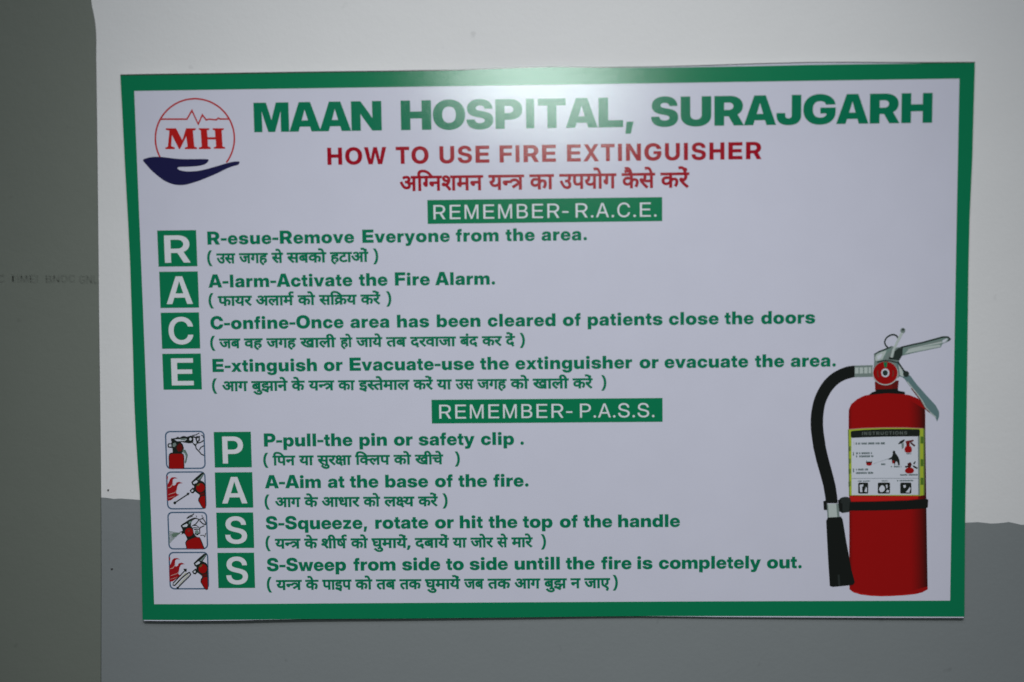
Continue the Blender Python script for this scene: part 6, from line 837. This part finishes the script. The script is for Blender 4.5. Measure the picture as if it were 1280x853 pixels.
  ('ink', '26091,-8631 26253,-8678 26490,-8830 26418,-8904 26181,-8782', 6),
  ('ink', '26133,-8512 26249,-8362 26337,-8348 26252,-8558', 6)]}
PIC = [{'frame': '-24910,-6089 -24928,-5978 -24979,-5878 -25058,-5798 -25159,-5747 -25270,-5729 -27465,-5729 -27576,-5747 -27676,-5798 -27756,-5878 -27807,-5978 -27825,-6089 -27825,-8186 -27807,-8297 -27756,-8398 -27676,-8477 -27576,-8528 -27465,-8546 -25270,-8546 -25159,-8528 -25058,-8477 -24979,-8398 -24928,-8297 -24910,-8186/-25010,-8166 -25024,-8252 -25063,-8331 -25125,-8392 -25203,-8432 -25290,-8446 -27445,-8446 -27531,-8432 -27609,-8392 -27671,-8331 -27711,-8252 -27725,-8166 -27725,-6109 -27711,-6023 -27671,-5945 -27609,-5883 -27531,-5843 -27445,-5829 -25290,-5829 -25203,-5843 -25125,-5883 -25063,-5945 -25024,-6023 -25010,-6109',
 'extinguisher': [('ink', '-27626,-8500 -27612,-7623 -27567,-7433 -27450,-7339 -27298,-7313 -27305,-6998 -27643,-6938 -27654,-6729 -27575,-6635 -27386,-6636 -27343,-6484 -27398,-6446 -27373,-6275 -27165,-6277 -27172,-6448 -26944,-6431 -26720,-6497 -26540,-6719 -26466,-6985 -26521,-7251 -26639,-7364 -26509,-7422 -26458,-7594 -26484,-8508', 1),
  ('red', '-27569,-8500 -27551,-7700 -27513,-7491 -27415,-7415 -26716,-7413 -26567,-7460 -26516,-7631 -26544,-8507', 2),
  ('red_edge1', '-26959,-6829 -26763,-6641 -26599,-6794 -26551,-7022 -26672,-7231 -26899,-7248 -27004,-7019', 2),
  ('white2', '-27567,-6730 -27389,-6704 -27369,-6883 -27558,-6870', 2),
  ('pewter', '-27254,-6637 -27063,-6582 -27002,-6753 -27151,-6923 -27282,-6884', 2),
  ('verdigris', '-26555,-7136 -26365,-7100 -26208,-7481 -26300,-7937 -26402,-8127 -26456,-8051 -26346,-7633 -26413,-7404 -26560,-7289', 2),
  ('ink', '-26528,-7111 -26348,-7301 -26238,-7503 -26328,-7932 -26409,-8113 -26379,-8126 -26296,-7942 -26202,-7497 -26320,-7280 -26503,-7087', 3)],
 'lever': [('ink', '-27355,-6294 -27013,-6240 -26896,-6146 -26748,-6223 -26517,-6111 -26367,-6112 -26218,-6170 -25912,-6078 -25764,-6136 -25735,-6383 -25781,-6610 -26084,-6646 -26609,-6547 -27061,-6525', 2),
  ('white2', '-27130,-6353 -26752,-6345 -26335,-6283 -26224,-6341 -26342,-6473 -26946,-6487', 3),
  ('pewter', '-26714,-6318 -26297,-6265 -26302,-6416 -26642,-6414', 4),
  ('white2', '-25862,-6344 -25863,-6320 -25869,-6298 -25879,-6278 -25893,-6261 -25909,-6248 -25928,-6240 -25948,-6237 -25969,-6240 -25988,-6247 -26006,-6260 -26021,-6276 -26032,-6297 -26040,-6319 -26043,-6343 -26041,-6366 -26035,-6389 -26025,-6409 -26012,-6426 -25995,-6439 -25976,-6447 -25956,-6450 -25936,-6447 -25916,-6439 -25899,-6427 -25884,-6410 -25872,-6390 -25865,-6368', 4)],
 'hand': [('ink', '-25833,-6108 -25524,-6052 -25289,-5919 -25316,-5867 -25543,-5996 -25841,-6049', 2),
  ('ink', '-25811,-6676 -25637,-6859 -25606,-7049 -25381,-7286 -25232,-7483 -25020,-7583 -24985,-7511 -25180,-7419 -25320,-7233 -25532,-7011 -25563,-6820 -25753,-6621', 2),
  ('ink', '-25782,-6202 -25543,-6285 -25363,-6226 -25369,-6403 -25453,-6483 -25493,-6347 -25415,-6135 -25507,-6103 -25596,-6346 -25502,-6666 -25273,-6445 -25260,-6090 -25539,-6181 -25747,-6108', 3),
  ('ink', '-25471,-6689 -25198,-6613 -24981,-6479 -25021,-6412 -25228,-6540 -25490,-6613', 2),
  ('ink', '-25318,-7164 -25203,-6982 -24979,-6855 -25012,-6795 -25251,-6931 -25375,-7128', 2),
  ('ink', '-25172,-6071 -25054,-6142 -25024,-6282 -24967,-6268 -25002,-6104 -25142,-6020', 2),
  ('ink', '-25794,-6714 -25544,-6801 -25450,-6586 -25504,-6563 -25575,-6727 -25773,-6658', 2),
  ('white2', '-25702,-6535 -25549,-6460 -25538,-6688 -25670,-6687', 1)]},
{'frame': '-24949,-9074 -24967,-8963 -25018,-8863 -25098,-8783 -25198,-8732 -25309,-8714 -27495,-8714 -27606,-8732 -27707,-8783 -27786,-8863 -27837,-8963 -27855,-9074 -27855,-11173 -27837,-11284 -27786,-11384 -27707,-11464 -27606,-11515 -27495,-11533 -25309,-11533 -25198,-11515 -25098,-11464 -25018,-11384 -24967,-11284 -24949,-11173/-25049,-11153 -25063,-11239 -25103,-11317 -25165,-11379 -25243,-11419 -25329,-11433 -27475,-11433 -27562,-11419 -27640,-11379 -27702,-11317 -27741,-11239 -27755,-11153 -27755,-9094 -27741,-9008 -27702,-8930 -27640,-8868 -27562,-8828 -27475,-8814 -25329,-8814 -25243,-8828 -25165,-8868 -25103,-8930 -25063,-9008 -25049,-9094',
 'flames': [('fire', '-27785,-9703 -27684,-9550 -27560,-9265 -27423,-9151 -27196,-9141 -26991,-9230 -27237,-9229 -27353,-9304 -27381,-9552 -27425,-9705 -27295,-9763 -27179,-9707 -27097,-9535 -26905,-9479 -26644,-9588 -26796,-9595 -26949,-9639 -27050,-9822 -27097,-10051 -27162,-10280 -27090,-10377 -26933,-10435 -27095,-10530 -27328,-10662 -27543,-10833 -27791,-10889 -27824,-10735', 1),
  ('flamegap', '-27751,-9943 -27548,-9903 -27404,-9739 -27335,-9557 -27352,-9549 -27448,-9709 -27580,-9849 -27759,-9906', 2),
  ('flamegap', '-27713,-10444 -27500,-10376 -27227,-10289 -27120,-10132 -27132,-10123 -27249,-10256 -27512,-10333 -27722,-10415', 2),
  ('flamegap', '-27743,-10709 -27511,-10639 -27245,-10536 -27249,-10521 -27521,-10606 -27750,-10687', 2),
  ('fire', '-27789,-9015 -27708,-9073 -27731,-9283 -27802,-9359', 1)],
 'extinguisher': [('ink', '-26016,-9504 -25645,-9163 -25255,-8842 -25065,-8798 -25022,-8882 -25190,-9148 -25350,-9375 -25090,-9511 -24976,-9722 -25003,-10295 -24994,-10448 -25006,-11443 -25159,-11500 -25306,-11364 -25555,-10903 -25529,-10712 -25429,-10560 -25444,-10445 -25721,-10233 -25828,-10060 -25819,-9792 -25948,-9715', 1),
  ('red', '-25487,-10904 -25435,-10732 -25316,-10579 -25049,-10524 -25042,-11404 -25157,-11442 -25284,-11288', 2),
  ('red', '-25040,-9931 -25045,-9856 -25066,-9785 -25100,-9721 -25148,-9668 -25205,-9627 -25270,-9602 -25338,-9593 -25408,-9601 -25474,-9625 -25534,-9665 -25585,-9718 -25625,-9781 -25650,-9852 -25661,-9927 -25655,-10002 -25635,-10073 -25600,-10137 -25553,-10191 -25496,-10231 -25431,-10257 -25362,-10266 -25293,-10258 -25226,-10233 -25166,-10193 -25115,-10141 -25076,-10077 -25050,-10006', 2),
  ('red_edge1', '-25422,-10368 -25078,-10256 -25077,-10447 -25372,-10541', 2),
  ('white2', '-25885,-9544 -25652,-9373 -25523,-9451 -25602,-9565 -25852,-9658', 2),
  ('verdigris', '-25575,-9336 -25302,-9090 -25087,-8889 -25069,-8920 -25267,-9185 -25444,-9375', 2),
  ('leaf2', '-25608,-9717 -25396,-9604 -25380,-9700 -25536,-9825', 3),
  ('ink', '-26153,-10134 -25898,-9906 -25713,-10022 -25719,-10175 -25914,-10346 -26045,-10307', 2),
  ('white2', '-26039,-10135 -25903,-10040 -25870,-10174 -25994,-10250', 3)],
 'arrow': [('ink', '-27244,-11062 -26235,-10417 -26278,-10347 -27287,-10991', 2),
  ('ink', '-27171,-11038 -27173,-11015 -27180,-10993 -27191,-10974 -27207,-10957 -27226,-10945 -27247,-10937 -27270,-10934 -27293,-10937 -27314,-10944 -27334,-10956 -27351,-10973 -27364,-10992 -27372,-11014 -27376,-11037 -27374,-11060 -27367,-11082 -27356,-11102 -27340,-11118 -27321,-11131 -27300,-11138 -27277,-11141 -27254,-11139 -27233,-11131 -27213,-11119 -27196,-11103 -27183,-11083 -27175,-11061', 2),
  ('ink', '-26386,-10305 -26158,-10287 -26221,-10459 -26316,-10470', 2)]},
{'frame': '-24929,-12065 -24947,-11954 -24998,-11853 -25077,-11774 -25178,-11722 -25289,-11705 -27502,-11705 -27613,-11722 -27713,-11774 -27793,-11853 -27844,-11954 -27862,-12065 -27862,-14153 -27844,-14264 -27793,-14365 -27713,-14444 -27613,-14495 -27502,-14513 -25289,-14513 -25178,-14495 -25077,-14444 -24998,-14365 -24947,-14264 -24929,-14153/-25029,-14133 -25043,-14220 -25083,-14298 -25144,-14360 -25223,-14399 -25309,-14413 -27482,-14413 -27568,-14399 -27646,-14360 -27708,-14298 -27748,-14220 -27762,-14133 -27762,-12085 -27748,-11998 -27708,-11920 -27646,-11858 -27568,-11819 -27482,-11805 -25309,-11805 -25223,-11819 -25144,-11858 -25083,-11920 -25043,-11998 -25029,-12085',
 'extinguisher': [('ink', '-26911,-12740 -26793,-12625 -26288,-12302 -25979,-12169 -25788,-12132 -25753,-12209 -25985,-12323 -26104,-12476 -26152,-12744 -26007,-12937 -25962,-13284 -25836,-13477 -25726,-13585 -25536,-13594 -25429,-13787 -25187,-14462 -26536,-14455 -26615,-14011 -26534,-13858 -26453,-13743 -26558,-13473 -26666,-13318 -26897,-13394 -27008,-13316 -26985,-13201 -26773,-13125 -26805,-12971 -26858,-12855', 1),
  ('red', '-26479,-14455 -26548,-14050 -26478,-13896 -26110,-13706 -25803,-13612 -25576,-13632 -25487,-13825 -25263,-14462', 2),
  ('red', '-26006,-13226 -26010,-13155 -26030,-13089 -26063,-13029 -26108,-12979 -26163,-12941 -26225,-12917 -26290,-12909 -26357,-12916 -26420,-12939 -26478,-12976 -26526,-13026 -26564,-13086 -26588,-13152 -26598,-13222 -26593,-13292 -26574,-13359 -26541,-13419 -26495,-13469 -26441,-13507 -26379,-13531 -26313,-13539 -26247,-13532 -26183,-13509 -26126,-13472 -26077,-13422 -26040,-13362 -26015,-13296', 2),
  ('white2', '-26778,-12740 -26450,-12589 -26358,-12666 -26458,-12819 -26725,-12837', 2),
  ('verdigris', '-26292,-12436 -26062,-12361 -26145,-12552 -26299,-12628', 2),
  ('white2', '-26833,-13298 -26834,-13282 -26838,-13268 -26846,-13255 -26856,-13243 -26869,-13235 -26883,-13230 -26898,-13228 -26914,-13230 -26928,-13235 -26942,-13243 -26953,-13254 -26962,-13267 -26967,-13282 -26969,-13297 -26968,-13312 -26964,-13327 -26956,-13340 -26946,-13351 -26933,-13360 -26919,-13365 -26904,-13367 -26888,-13365 -26874,-13360 -26860,-13352 -26849,-13341 -26840,-13328 -26835,-13313', 3),
  ('rust', '-26234,-13128 -26235,-13109 -26241,-13091 -26250,-13075 -26263,-13062 -26278,-13052 -26296,-13045 -26314,-13043 -26333,-13045 -26351,-13051 -26367,-13061 -26381,-13075 -26391,-13091 -26398,-13108 -26401,-13127 -26399,-13146 -26394,-13164 -26385,-13180 -26372,-13194 -26356,-13204 -26339,-13210 -26320,-13212 -26302,-13210 -26284,-13204 -26268,-13194 -26254,-13181 -26243,-13165 -26237,-13147', 3)],
 'spray': [('leaf3', '-26988,-13278 -27792,-13131 -27794,-13184', 1),
  ('leaf3', '-26988,-13281 -27796,-13246 -27798,-13300', 1),
  ('leaf3', '-26988,-13283 -27801,-13361 -27803,-13415', 1),
  ('leaf3', '-26988,-13286 -27805,-13477 -27807,-13531', 1),
  ('leaf3', '-26988,-13289 -27809,-13592 -27811,-13646', 1),
  ('leaf3', '-26988,-13292 -27814,-13708 -27816,-13762', 1),
  ('leaf3', '-26988,-13295 -27818,-13823 -27820,-13877', 1),
  ('leaf3', '-26988,-13298 -27822,-13939 -27824,-13993', 1),
  ('leaf3', '-26989,-13301 -27827,-14055 -27829,-14109', 1),
  ('leaf3', '-26987,-13247 -27387,-13275 -27619,-13389 -27514,-13621 -27321,-13545 -26990,-13339', 1)],
 'hand': [('ink', '-26412,-12230 -26260,-12082 -25952,-11949 -25868,-11868 -25915,-11819 -25989,-11890 -26297,-12023 -26459,-12180', 2),
  ('ink', '-26389,-12209 -25965,-12039 -25982,-11993 -26406,-12163', 2),
  ('ink', '-25983,-12223 -25687,-12244 -25581,-12299 -25789,-12566 -25977,-12677 -25944,-12737 -25744,-12619 -25475,-12275 -25667,-12175 -25976,-12154', 2),
  ('ink', '-25520,-12321 -25274,-12252 -25145,-12423 -25060,-12649 -24996,-12622 -25084,-12387 -25246,-12172 -25536,-12253', 2),
  ('ink', '-25522,-12392 -25296,-12631 -25062,-12712 -25035,-12636 -25251,-12561 -25464,-12336', 2),
  ('ink', '-26073,-12774 -25779,-12739 -25595,-12850 -26007,-12869 -26004,-12929 -25502,-12876 -25762,-12677 -26078,-12715', 2),
  ('ink', '-25933,-13050 -25538,-13032 -25415,-12893 -25152,-12782 -25177,-12718 -25455,-12835 -25568,-12963 -25934,-12980', 2),
  ('ink', '-25550,-13019 -25542,-13268 -25719,-13378 -25849,-13293 -25888,-13352 -25721,-13461 -25471,-13305 -25481,-13015', 2),
  ('verdigris', '-25580,-13228 -25583,-13194 -25593,-13161 -25610,-13132 -25633,-13108 -25661,-13089 -25693,-13077 -25727,-13073 -25761,-13077 -25793,-13088 -25823,-13106 -25847,-13131 -25867,-13160 -25879,-13192 -25884,-13226 -25881,-13261 -25871,-13293 -25854,-13322 -25831,-13347 -25803,-13365 -25771,-13377 -25738,-13381 -25704,-13377 -25671,-13366 -25642,-13348 -25617,-13324 -25598,-13295 -25585,-13262', 2),
  ('ink', '-25494,-13484 -25242,-13486 -25149,-13628 -25046,-13295 -25093,-13282 -25162,-13526 -25214,-13436 -25493,-13434', 2),
  ('ink', '-25765,-11989 -25712,-12104 -25672,-12084 -25725,-11969', 2),
  ('ink', '-25329,-11946 -25315,-12109 -25196,-12193 -25170,-12155 -25273,-12084 -25285,-11940', 2)]},
{'frame': '-24944,-15048 -24961,-14937 -25012,-14837 -25092,-14757 -25192,-14706 -25304,-14688 -27519,-14688 -27630,-14706 -27731,-14757 -27810,-14837 -27862,-14937 -27879,-15048 -27879,-17132 -27862,-17243 -27810,-17344 -27731,-17423 -27630,-17475 -27519,-17492 -25304,-17492 -25192,-17475 -25092,-17423 -25012,-17344 -24961,-17243 -24944,-17132/-25044,-17112 -25057,-17199 -25097,-17277 -25159,-17339 -25237,-17378 -25324,-17392 -27499,-17392 -27586,-17378 -27664,-17339 -27726,-17277 -27766,-17199 -27779,-17112 -27779,-15068 -27766,-14982 -27726,-14904 -27664,-14842 -27586,-14802 -27499,-14788 -25324,-14788 -25237,-14802 -25159,-14842 -25097,-14904 -25057,-14982 -25044,-15068',
 'flames': [('fire', '-27828,-15716 -27727,-15562 -27602,-15273 -27464,-15158 -27235,-15147 -27029,-15237 -27277,-15236 -27394,-15313 -27422,-15564 -27466,-15718 -27335,-15777 -27218,-15719 -27136,-15546 -26943,-15489 -26680,-15598 -26833,-15605 -26987,-15651 -27089,-15836 -27136,-16068 -27201,-16299 -27129,-16397 -26971,-16455 -27134,-16551 -27368,-16686 -27584,-16859 -27834,-16916 -27867,-16761', 1),
  ('flamegap', '-27794,-15967 -27590,-15927 -27445,-15760 -27376,-15575 -27393,-15568 -27489,-15730 -27622,-15871 -27802,-15930', 2),
  ('flamegap', '-27755,-16474 -27541,-16405 -27267,-16316 -27160,-16157 -27171,-16148 -27289,-16282 -27554,-16361 -27765,-16445', 2),
  ('flamegap', '-27786,-16741 -27553,-16670 -27285,-16566 -27289,-16551 -27563,-16637 -27793,-16719', 2),
  ('fire', '-27832,-15028 -27751,-15087 -27774,-15299 -27845,-15376', 1)],
 'extinguisher': [('ink', '-26042,-15520 -25668,-15175 -25276,-14849 -25085,-14804 -25042,-14889 -25211,-15158 -25371,-15389 -25110,-15525 -24995,-15738 -25023,-16318 -25013,-16473 -25025,-17480 -25180,-17537 -25327,-17401 -25578,-16935 -25552,-16741 -25451,-16587 -25466,-16471 -25744,-16256 -25852,-16082 -25843,-15811 -25973,-15733', 1),
  ('red', '-25509,-16935 -25457,-16761 -25338,-16607 -25069,-16550 -25062,-17441 -25178,-17479 -25306,-17323', 2),
  ('red', '-25060,-15950 -25065,-15875 -25085,-15803 -25120,-15738 -25168,-15684 -25226,-15643 -25291,-15618 -25360,-15609 -25430,-15617 -25496,-15642 -25557,-15682 -25608,-15736 -25648,-15800 -25673,-15872 -25684,-15947 -25679,-16023 -25658,-16095 -25623,-16160 -25576,-16214 -25518,-16255 -25453,-16280 -25384,-16289 -25314,-16281 -25247,-16256 -25186,-16216 -25135,-16162 -25096,-16098 -25070,-16026', 2),
  ('red_edge1', '-25444,-16393 -25098,-16279 -25097,-16472 -25393,-16568', 2),
  ('white2', '-25910,-15560 -25676,-15387 -25545,-15465 -25625,-15581 -25876,-15676', 2),
  ('verdigris', '-25598,-15349 -25323,-15099 -25107,-14896 -25089,-14927 -25288,-15196 -25466,-15388', 2),
  ('leaf2', '-25631,-15735 -25417,-15620 -25402,-15717 -25558,-15844', 3),
  ('ink', '-26179,-16158 -25923,-15927 -25737,-16044 -25742,-16198 -25939,-16371 -26071,-16332', 2),
  ('white2', '-26065,-16158 -25928,-16062 -25895,-16198 -26019,-16274', 3)],
 'arrow': [('ink', '-26717,-16032 -27649,-17015 -27595,-17067 -26662,-16085', 2),
  ('ink', '-27668,-17154 -27638,-17174 -27592,-17203 -27542,-17219 -27503,-17225 -27458,-17211 -27386,-17150 -27267,-17022 -27114,-16852 -26950,-16688 -26762,-16527 -26560,-16371 -26415,-16274 -26377,-16268 -26369,-16282 -26356,-16334 -26331,-16360 -26331,-16361 -26355,-16402 -26462,-16514 -26619,-16664 -26785,-16821 -26964,-16995 -27149,-17176 -27279,-17303 -27222,-17364 -27092,-17237 -26907,-17056 -26728,-16882 -26563,-16725 -26404,-16574 -26289,-16453 -26238,-16368 -26258,-16312 -26280,-16289 -26291,-16247 -26333,-16174 -26444,-16193 -26607,-16302 -26813,-16461 -27006,-16626 -27174,-16794 -27327,-16965 -27443,-17089 -27497,-17135 -27506,-17138 -27520,-17136 -27555,-17125 -27591,-17102 -27620,-17083', 2),
  ('cream', '-27510,-17119 -26657,-16213 -26583,-16272 -27415,-17120', 1),
  ('cream', '-27263,-17159 -26490,-16349 -26397,-16389 -27168,-17159', 1),
  ('ink', '-26819,-15942 -26552,-15943 -26579,-16156 -26693,-16155', 2),
  ('ink', '-27364,-17294 -27192,-17295 -27190,-17450 -27350,-17430', 2)]}]
DADO = [(-355.5, -106.1), (-328.58, -106.87), (-325.33, -107.01), (-321.21, -107.52), (-318.87, -108.01), (-314.12, -107.74), (-309.4, -108.07), (-305.28, -108.34), (-299.98, -108.85), (-225.75, -111.71), (-108.5, -116.62), (8.1, -120.31), (124, -123.98), (239.22, -127.34), (300.01, -129.47), (304.59, -129.32), (309.16, -129.11), (313.74, -129.61), (318.33, -130.23), (322.9, -130.08), (327.46, -129.7), (331.45, -129.13), (335.47, -130.1), (340.06, -131.18), (346.92, -131.52), (410.79, -133.36)]
PILLAR = [(-319.43, 273.52), (-319.99, 251.35), (-319.46, 246.34), (-318.53, 241.31), (-317.8, 235.73), (-317.47, 230.15), (-317.52, 223.45), (-318.12, 212.27), (-318.55, 195.45), (-320.2, 138.97), (-323.92, 24.11), (-326.72, -69.66), (-328.26, -117.18), (-330.11, -165.14), (-333.7, -245.86), (-335.04, -274.69)]
SPECKS = [(-322.23, -160.58), (-322.5, -101.42)]
FAINT = [[('fC', -396.032, 51.55, 0.003388, 0.003852)],
  [('fI', -386.814, 52.021, 0.006504, 0.003484)],
  [('fI', -382.274, 51.687, 0.00377, 0.003579), ('fM', -380.094, 51.687, 0.00377, 0.003579), ('fE', -373.557, 51.687, 0.00377, 0.003579), ('fI', -368.323, 51.687, 0.00377, 0.003579)],
  [('fB', -361.902, 51.464, 0.003804, 0.003525), ('fN', -356.183, 51.464, 0.003804, 0.003525), ('fD', -350.465, 51.464, 0.003804, 0.003525), ('fC', -344.747, 51.464, 0.003804, 0.003525)],
  [('fG', -337.167, 50.331, 0.003265, 0.003971), ('fN', -331.881, 50.331, 0.003265, 0.003971), ('fL', -326.973, 50.331, 0.003265, 0.003971)]]
INSTR = ([('sI', 0), ('sN', 828.3151432469305), ('sS', 2581.5279672578445), ('sT', 4219.890859481582), ('sR', 5741.371077762618), ('sU', 7494.5839017735325), ('sC', 9247.796725784447), ('sT', 11001.00954979536), ('sI', 12522.489768076397), ('sO', 13350.804911323328), ('sN', 15219.884038199181), ('sS', 16973.096862210095)], 18611.459754433832)
INSTR_BOX = ((224.59, -64.15), (257.44, -63.96), 2.39)

# ---------------------------------------------------------------- the wall behind
WALL = 4.0                                    # mm behind the sheet's face
def slab(name, poly, w_front, w_back, mat, parent=None):
    """outline in the wall's plane, given thickness"""
    V, F = triangulate([poly])
    n = len(poly); a = np.array(poly)
    if (np.roll(a[:, 0], -1)*a[:, 1]-a[:, 0]*np.roll(a[:, 1], -1)).sum() > 0: poly = poly[::-1]
    vs = [(x*MM, -w_front*MM, Z0+y*MM) for x, y in V]; k = len(vs)
    fs = F.tolist()
    for x, y in poly: vs += [(x*MM, -w_front*MM, Z0+y*MM), (x*MM, -w_back*MM, Z0+y*MM)]
    for i in range(n):
        j = (i+1) % n; fs.append((k+2*i, k+2*i+1, k+2*j+1, k+2*j))
    return link(name, vs, fs, [mat], parent)

wall = slab("wall", [(-900, -1500), (1500, -1500), (1500, 1300), (-900, 1300)], -WALL, -WALL-80, "wall_white")
tag(wall, "white painted plaster wall with a grey lower half", "wall", "structure")
edge = DADO
dado = slab("dado", edge+[(1400, edge[-1][1]), (1400, -1500), (-800, -1500), (-800, edge[0][1])], -WALL+0.35, -WALL-0.5, "dado_grey", wall)
for i, (x, y) in enumerate(SPECKS):
    r = (0.75, 0.6)[i]
    slab("speck", [(x+r*math.cos(t)*(1+.3*math.sin(3*t)), y+r*math.sin(t)*(1+.2*math.cos(2*t))) for t in [k*math.pi/7 for k in range(14)]], -WALL+0.6+0.2, -WALL-0.2, "speck_dark", wall)
pe = PILLAR
pillar = slab("pillar", [(pe[0][0], 1290)]+pe+[(pe[-1][0], -1490), (-1400, -1490), (-1400, 1290)], -2.0, -60.0, "pillar_grey")
tag(pillar, "grey painted pillar face left of the sign, faint stencilled letters", "pillar", "structure")
m, nt, b, tc = base_mat("ghost_ink", 0.6, 0.2)
vary(nt, b, (0.030, 0.036, 0.033), noise(nt, tc, 300.0).outputs["Fac"], 0.2)
b.inputs["Alpha"].default_value = 0.03
MATS["ghost_ink"] = m
# old writing ghosting through the paint: overprinted several times, a fraction of a millimetre apart
vs = []; fs = []
for r_ in range(6):
    ja = r_*2.4; jr = 0.42*math.sqrt(r_)
    for word in FAINT:
        V, F = triangulate(word_polys([(k, x+jr*math.cos(ja), y+jr*math.sin(ja), sx, sy) for k, x, y, sx, sy in word])); k = len(vs)
        vs += [(x*MM, (1.97-0.03*r_)*MM, Z0+y*MM) for x, y in V]; fs += (F+k).tolist()
link("faint_lettering", vs, fs, ["ghost_ink"], pillar)

# ---------------------------------------------------------------- the sign
sign = bpy.data.objects.new("wall_sign", None)
sign.empty_display_size = 0.05
COL.objects.link(sign)
sign.location = (0, 0, Z0)
tag(sign, "laminated green bordered fire extinguisher instruction sign stuck on the white and grey wall", "sign")

# board: a limp 2.4 mm sheet with a white face
V, F = triangulate([BOARD], 8.0)   # fine enough to follow the bend
used = np.unique(F); rm = -np.ones(len(V), int); rm[used] = np.arange(len(used)); V = V[used]; F = rm[F]
u, v = V[:, 0], V[:, 1]; w = bend(u, v)
front = np.stack([u, -w, v], 1)*MM
back = np.stack([u, -w+2.4, v], 1)*MM
n = len(V)
vs = front.tolist()+back.tolist(); fs = F.tolist()+[(n+c, n+b_, n+a) for a, b_, c in F.tolist()]
mi = [0]*len(F)+[1]*len(F)
bo = [(p[0]+(q[0]-p[0])*t/6, p[1]+(q[1]-p[1])*t/6) for p, q in zip(BOARD, BOARD[1:]+BOARD[:1]) for t in range(6)]; a = np.array(bo)
if (np.roll(a[:, 0], -1)*a[:, 1]-a[:, 0]*np.roll(a[:, 1], -1)).sum() > 0: bo = bo[::-1]
k = len(vs)
for x, y in bo:
    wv = float(bend(np.array([x]), np.array([y]))[0]); vs += [(x*MM, -wv*MM, y*MM), (x*MM, (2.4-wv)*MM, y*MM)]
for i in range(len(bo)):
    j = (i+1) % len(bo); fs.append((k+2*i, k+2*i+1, k+2*j+1, k+2*j)); mi.append(1)
panel = link("panel", vs, fs, ["white", "core"], sign, mi)

il, it, ir, ib = INNER
hole = [(il, it), (ir, it), (ir, ib), (il, ib)]
a = np.array(OUTLINE)
ccw = (np.roll(a[:, 0], -1)*a[:, 1]-a[:, 0]*np.roll(a[:, 1], -1)).sum() < 0
printed("border", [("green", [OUTLINE, hole if ccw else hole[::-1]], 1), ("top_shadow_strip", dec(SH['top_shadow_strip']), 0.6)], sign)  # dark strip along the top is the shadow line there, painted in

logo = printed("logo", [("logo_red", dec(SH['ring']), 1)], sign, "red ring logo with a heartbeat line over a navy hand")
printed("heartbeat_line", [("logo_red", dec(SH['pulse']), 2)], logo)
printed("monogram", [("logo_red", [p], 1) for p in dec(SH['monogram'])], logo)
printed("open_hand", [("navy", dec(SH['hand']), 2)], logo)

printed("title_text", text_pieces(TXT['title'], "text_green", 1), sign, "bold green hospital name across the top")
printed("subtitle_text", text_pieces(TXT['subtitle'], "crimson", 1), sign, "crimson heading about how to use the extinguisher")
printed("hindi_subtitle", text_pieces(TXT['hindi_title'], "crimson", 1), sign, "crimson heading in Hindi")
for r, t, lb in zip(TXT['banner'], (TXT['b1'], TXT['b2']), ("green banner reading REMEMBER- R.A.C.E.", "green banner reading REMEMBER- P.A.S.S.")):
    x0, y0, x1, y1 = r
    bn = printed("banner", [("green", [[(x0, y0), (x1, y0), (x1, y1), (x0, y1)]], 1)], sign, lb)
    printed("banner_text", text_pieces(t, "lettering_white", 2), bn)
for ch, r, t in TXT['tiles']:
    x0, y0, x1, y1 = r
    tl = printed("letter_tile", [("green", [[(x0, y0), (x1, y0), (x1, y1), (x0, y1)]], 1)], sign, "green square tile with a white letter "+ch)
    printed("letter", text_pieces(t, "lettering_white", 2), tl)
for t in TXT['eng']: printed("instruction_text", text_pieces(t, "text_green", 1), sign)
for t in TXT['hin']: printed("hindi_text", text_pieces(t, "text_green", 1), sign)

NAMES = {'extinguisher': "extinguisher_drawing", 'lever': "lever_drawing", 'hand': "hand_drawing", 'flames': "flame_drawing", 'arrow': "arrow", 'spray': "spray_drawing"}
PICL = ("framed drawing of a hand pulling the pin", "framed drawing of a nozzle aimed at flames", "framed drawing of a hand squeezing the lever", "framed drawing of a sweeping arrow before flames")
for d, lb in zip(PIC, PICL):
    fr = printed("pictogram", [("frame_blue", dec(d['frame']), 1)], sign, lb)
    for key, pcs in d.items():
        if key == 'frame': continue
        printed(NAMES[key], [(m_, dec(s), 1+l) for m_, s, l in pcs], fr)

pic = printed("extinguisher_picture", [(m_, dec(s), 1+l) for m_, s, l in EXT['cylinder']], sign, "printed picture of a red fire extinguisher with a black hose")
for key, pcs in EXT.items():
    if key == 'cylinder': continue
    pieces = [(m_, dec(s), 1+l) for m_, s, l in pcs]
    if key == 'label':
        ks, tot = INSTR
        x0, y0 = INSTR_BOX[0]; x1, y1 = INSTR_BOX[1]; hgt = INSTR_BOX[2]
        sx = (x1-x0)/tot
        pieces += [("caption_grey", word_polys([(k, x0+x*sx, y0+(y1-y0)*x/tot, sx, hgt/1490)]), 6) for k, x in ks]
    printed(key, pieces, pic)
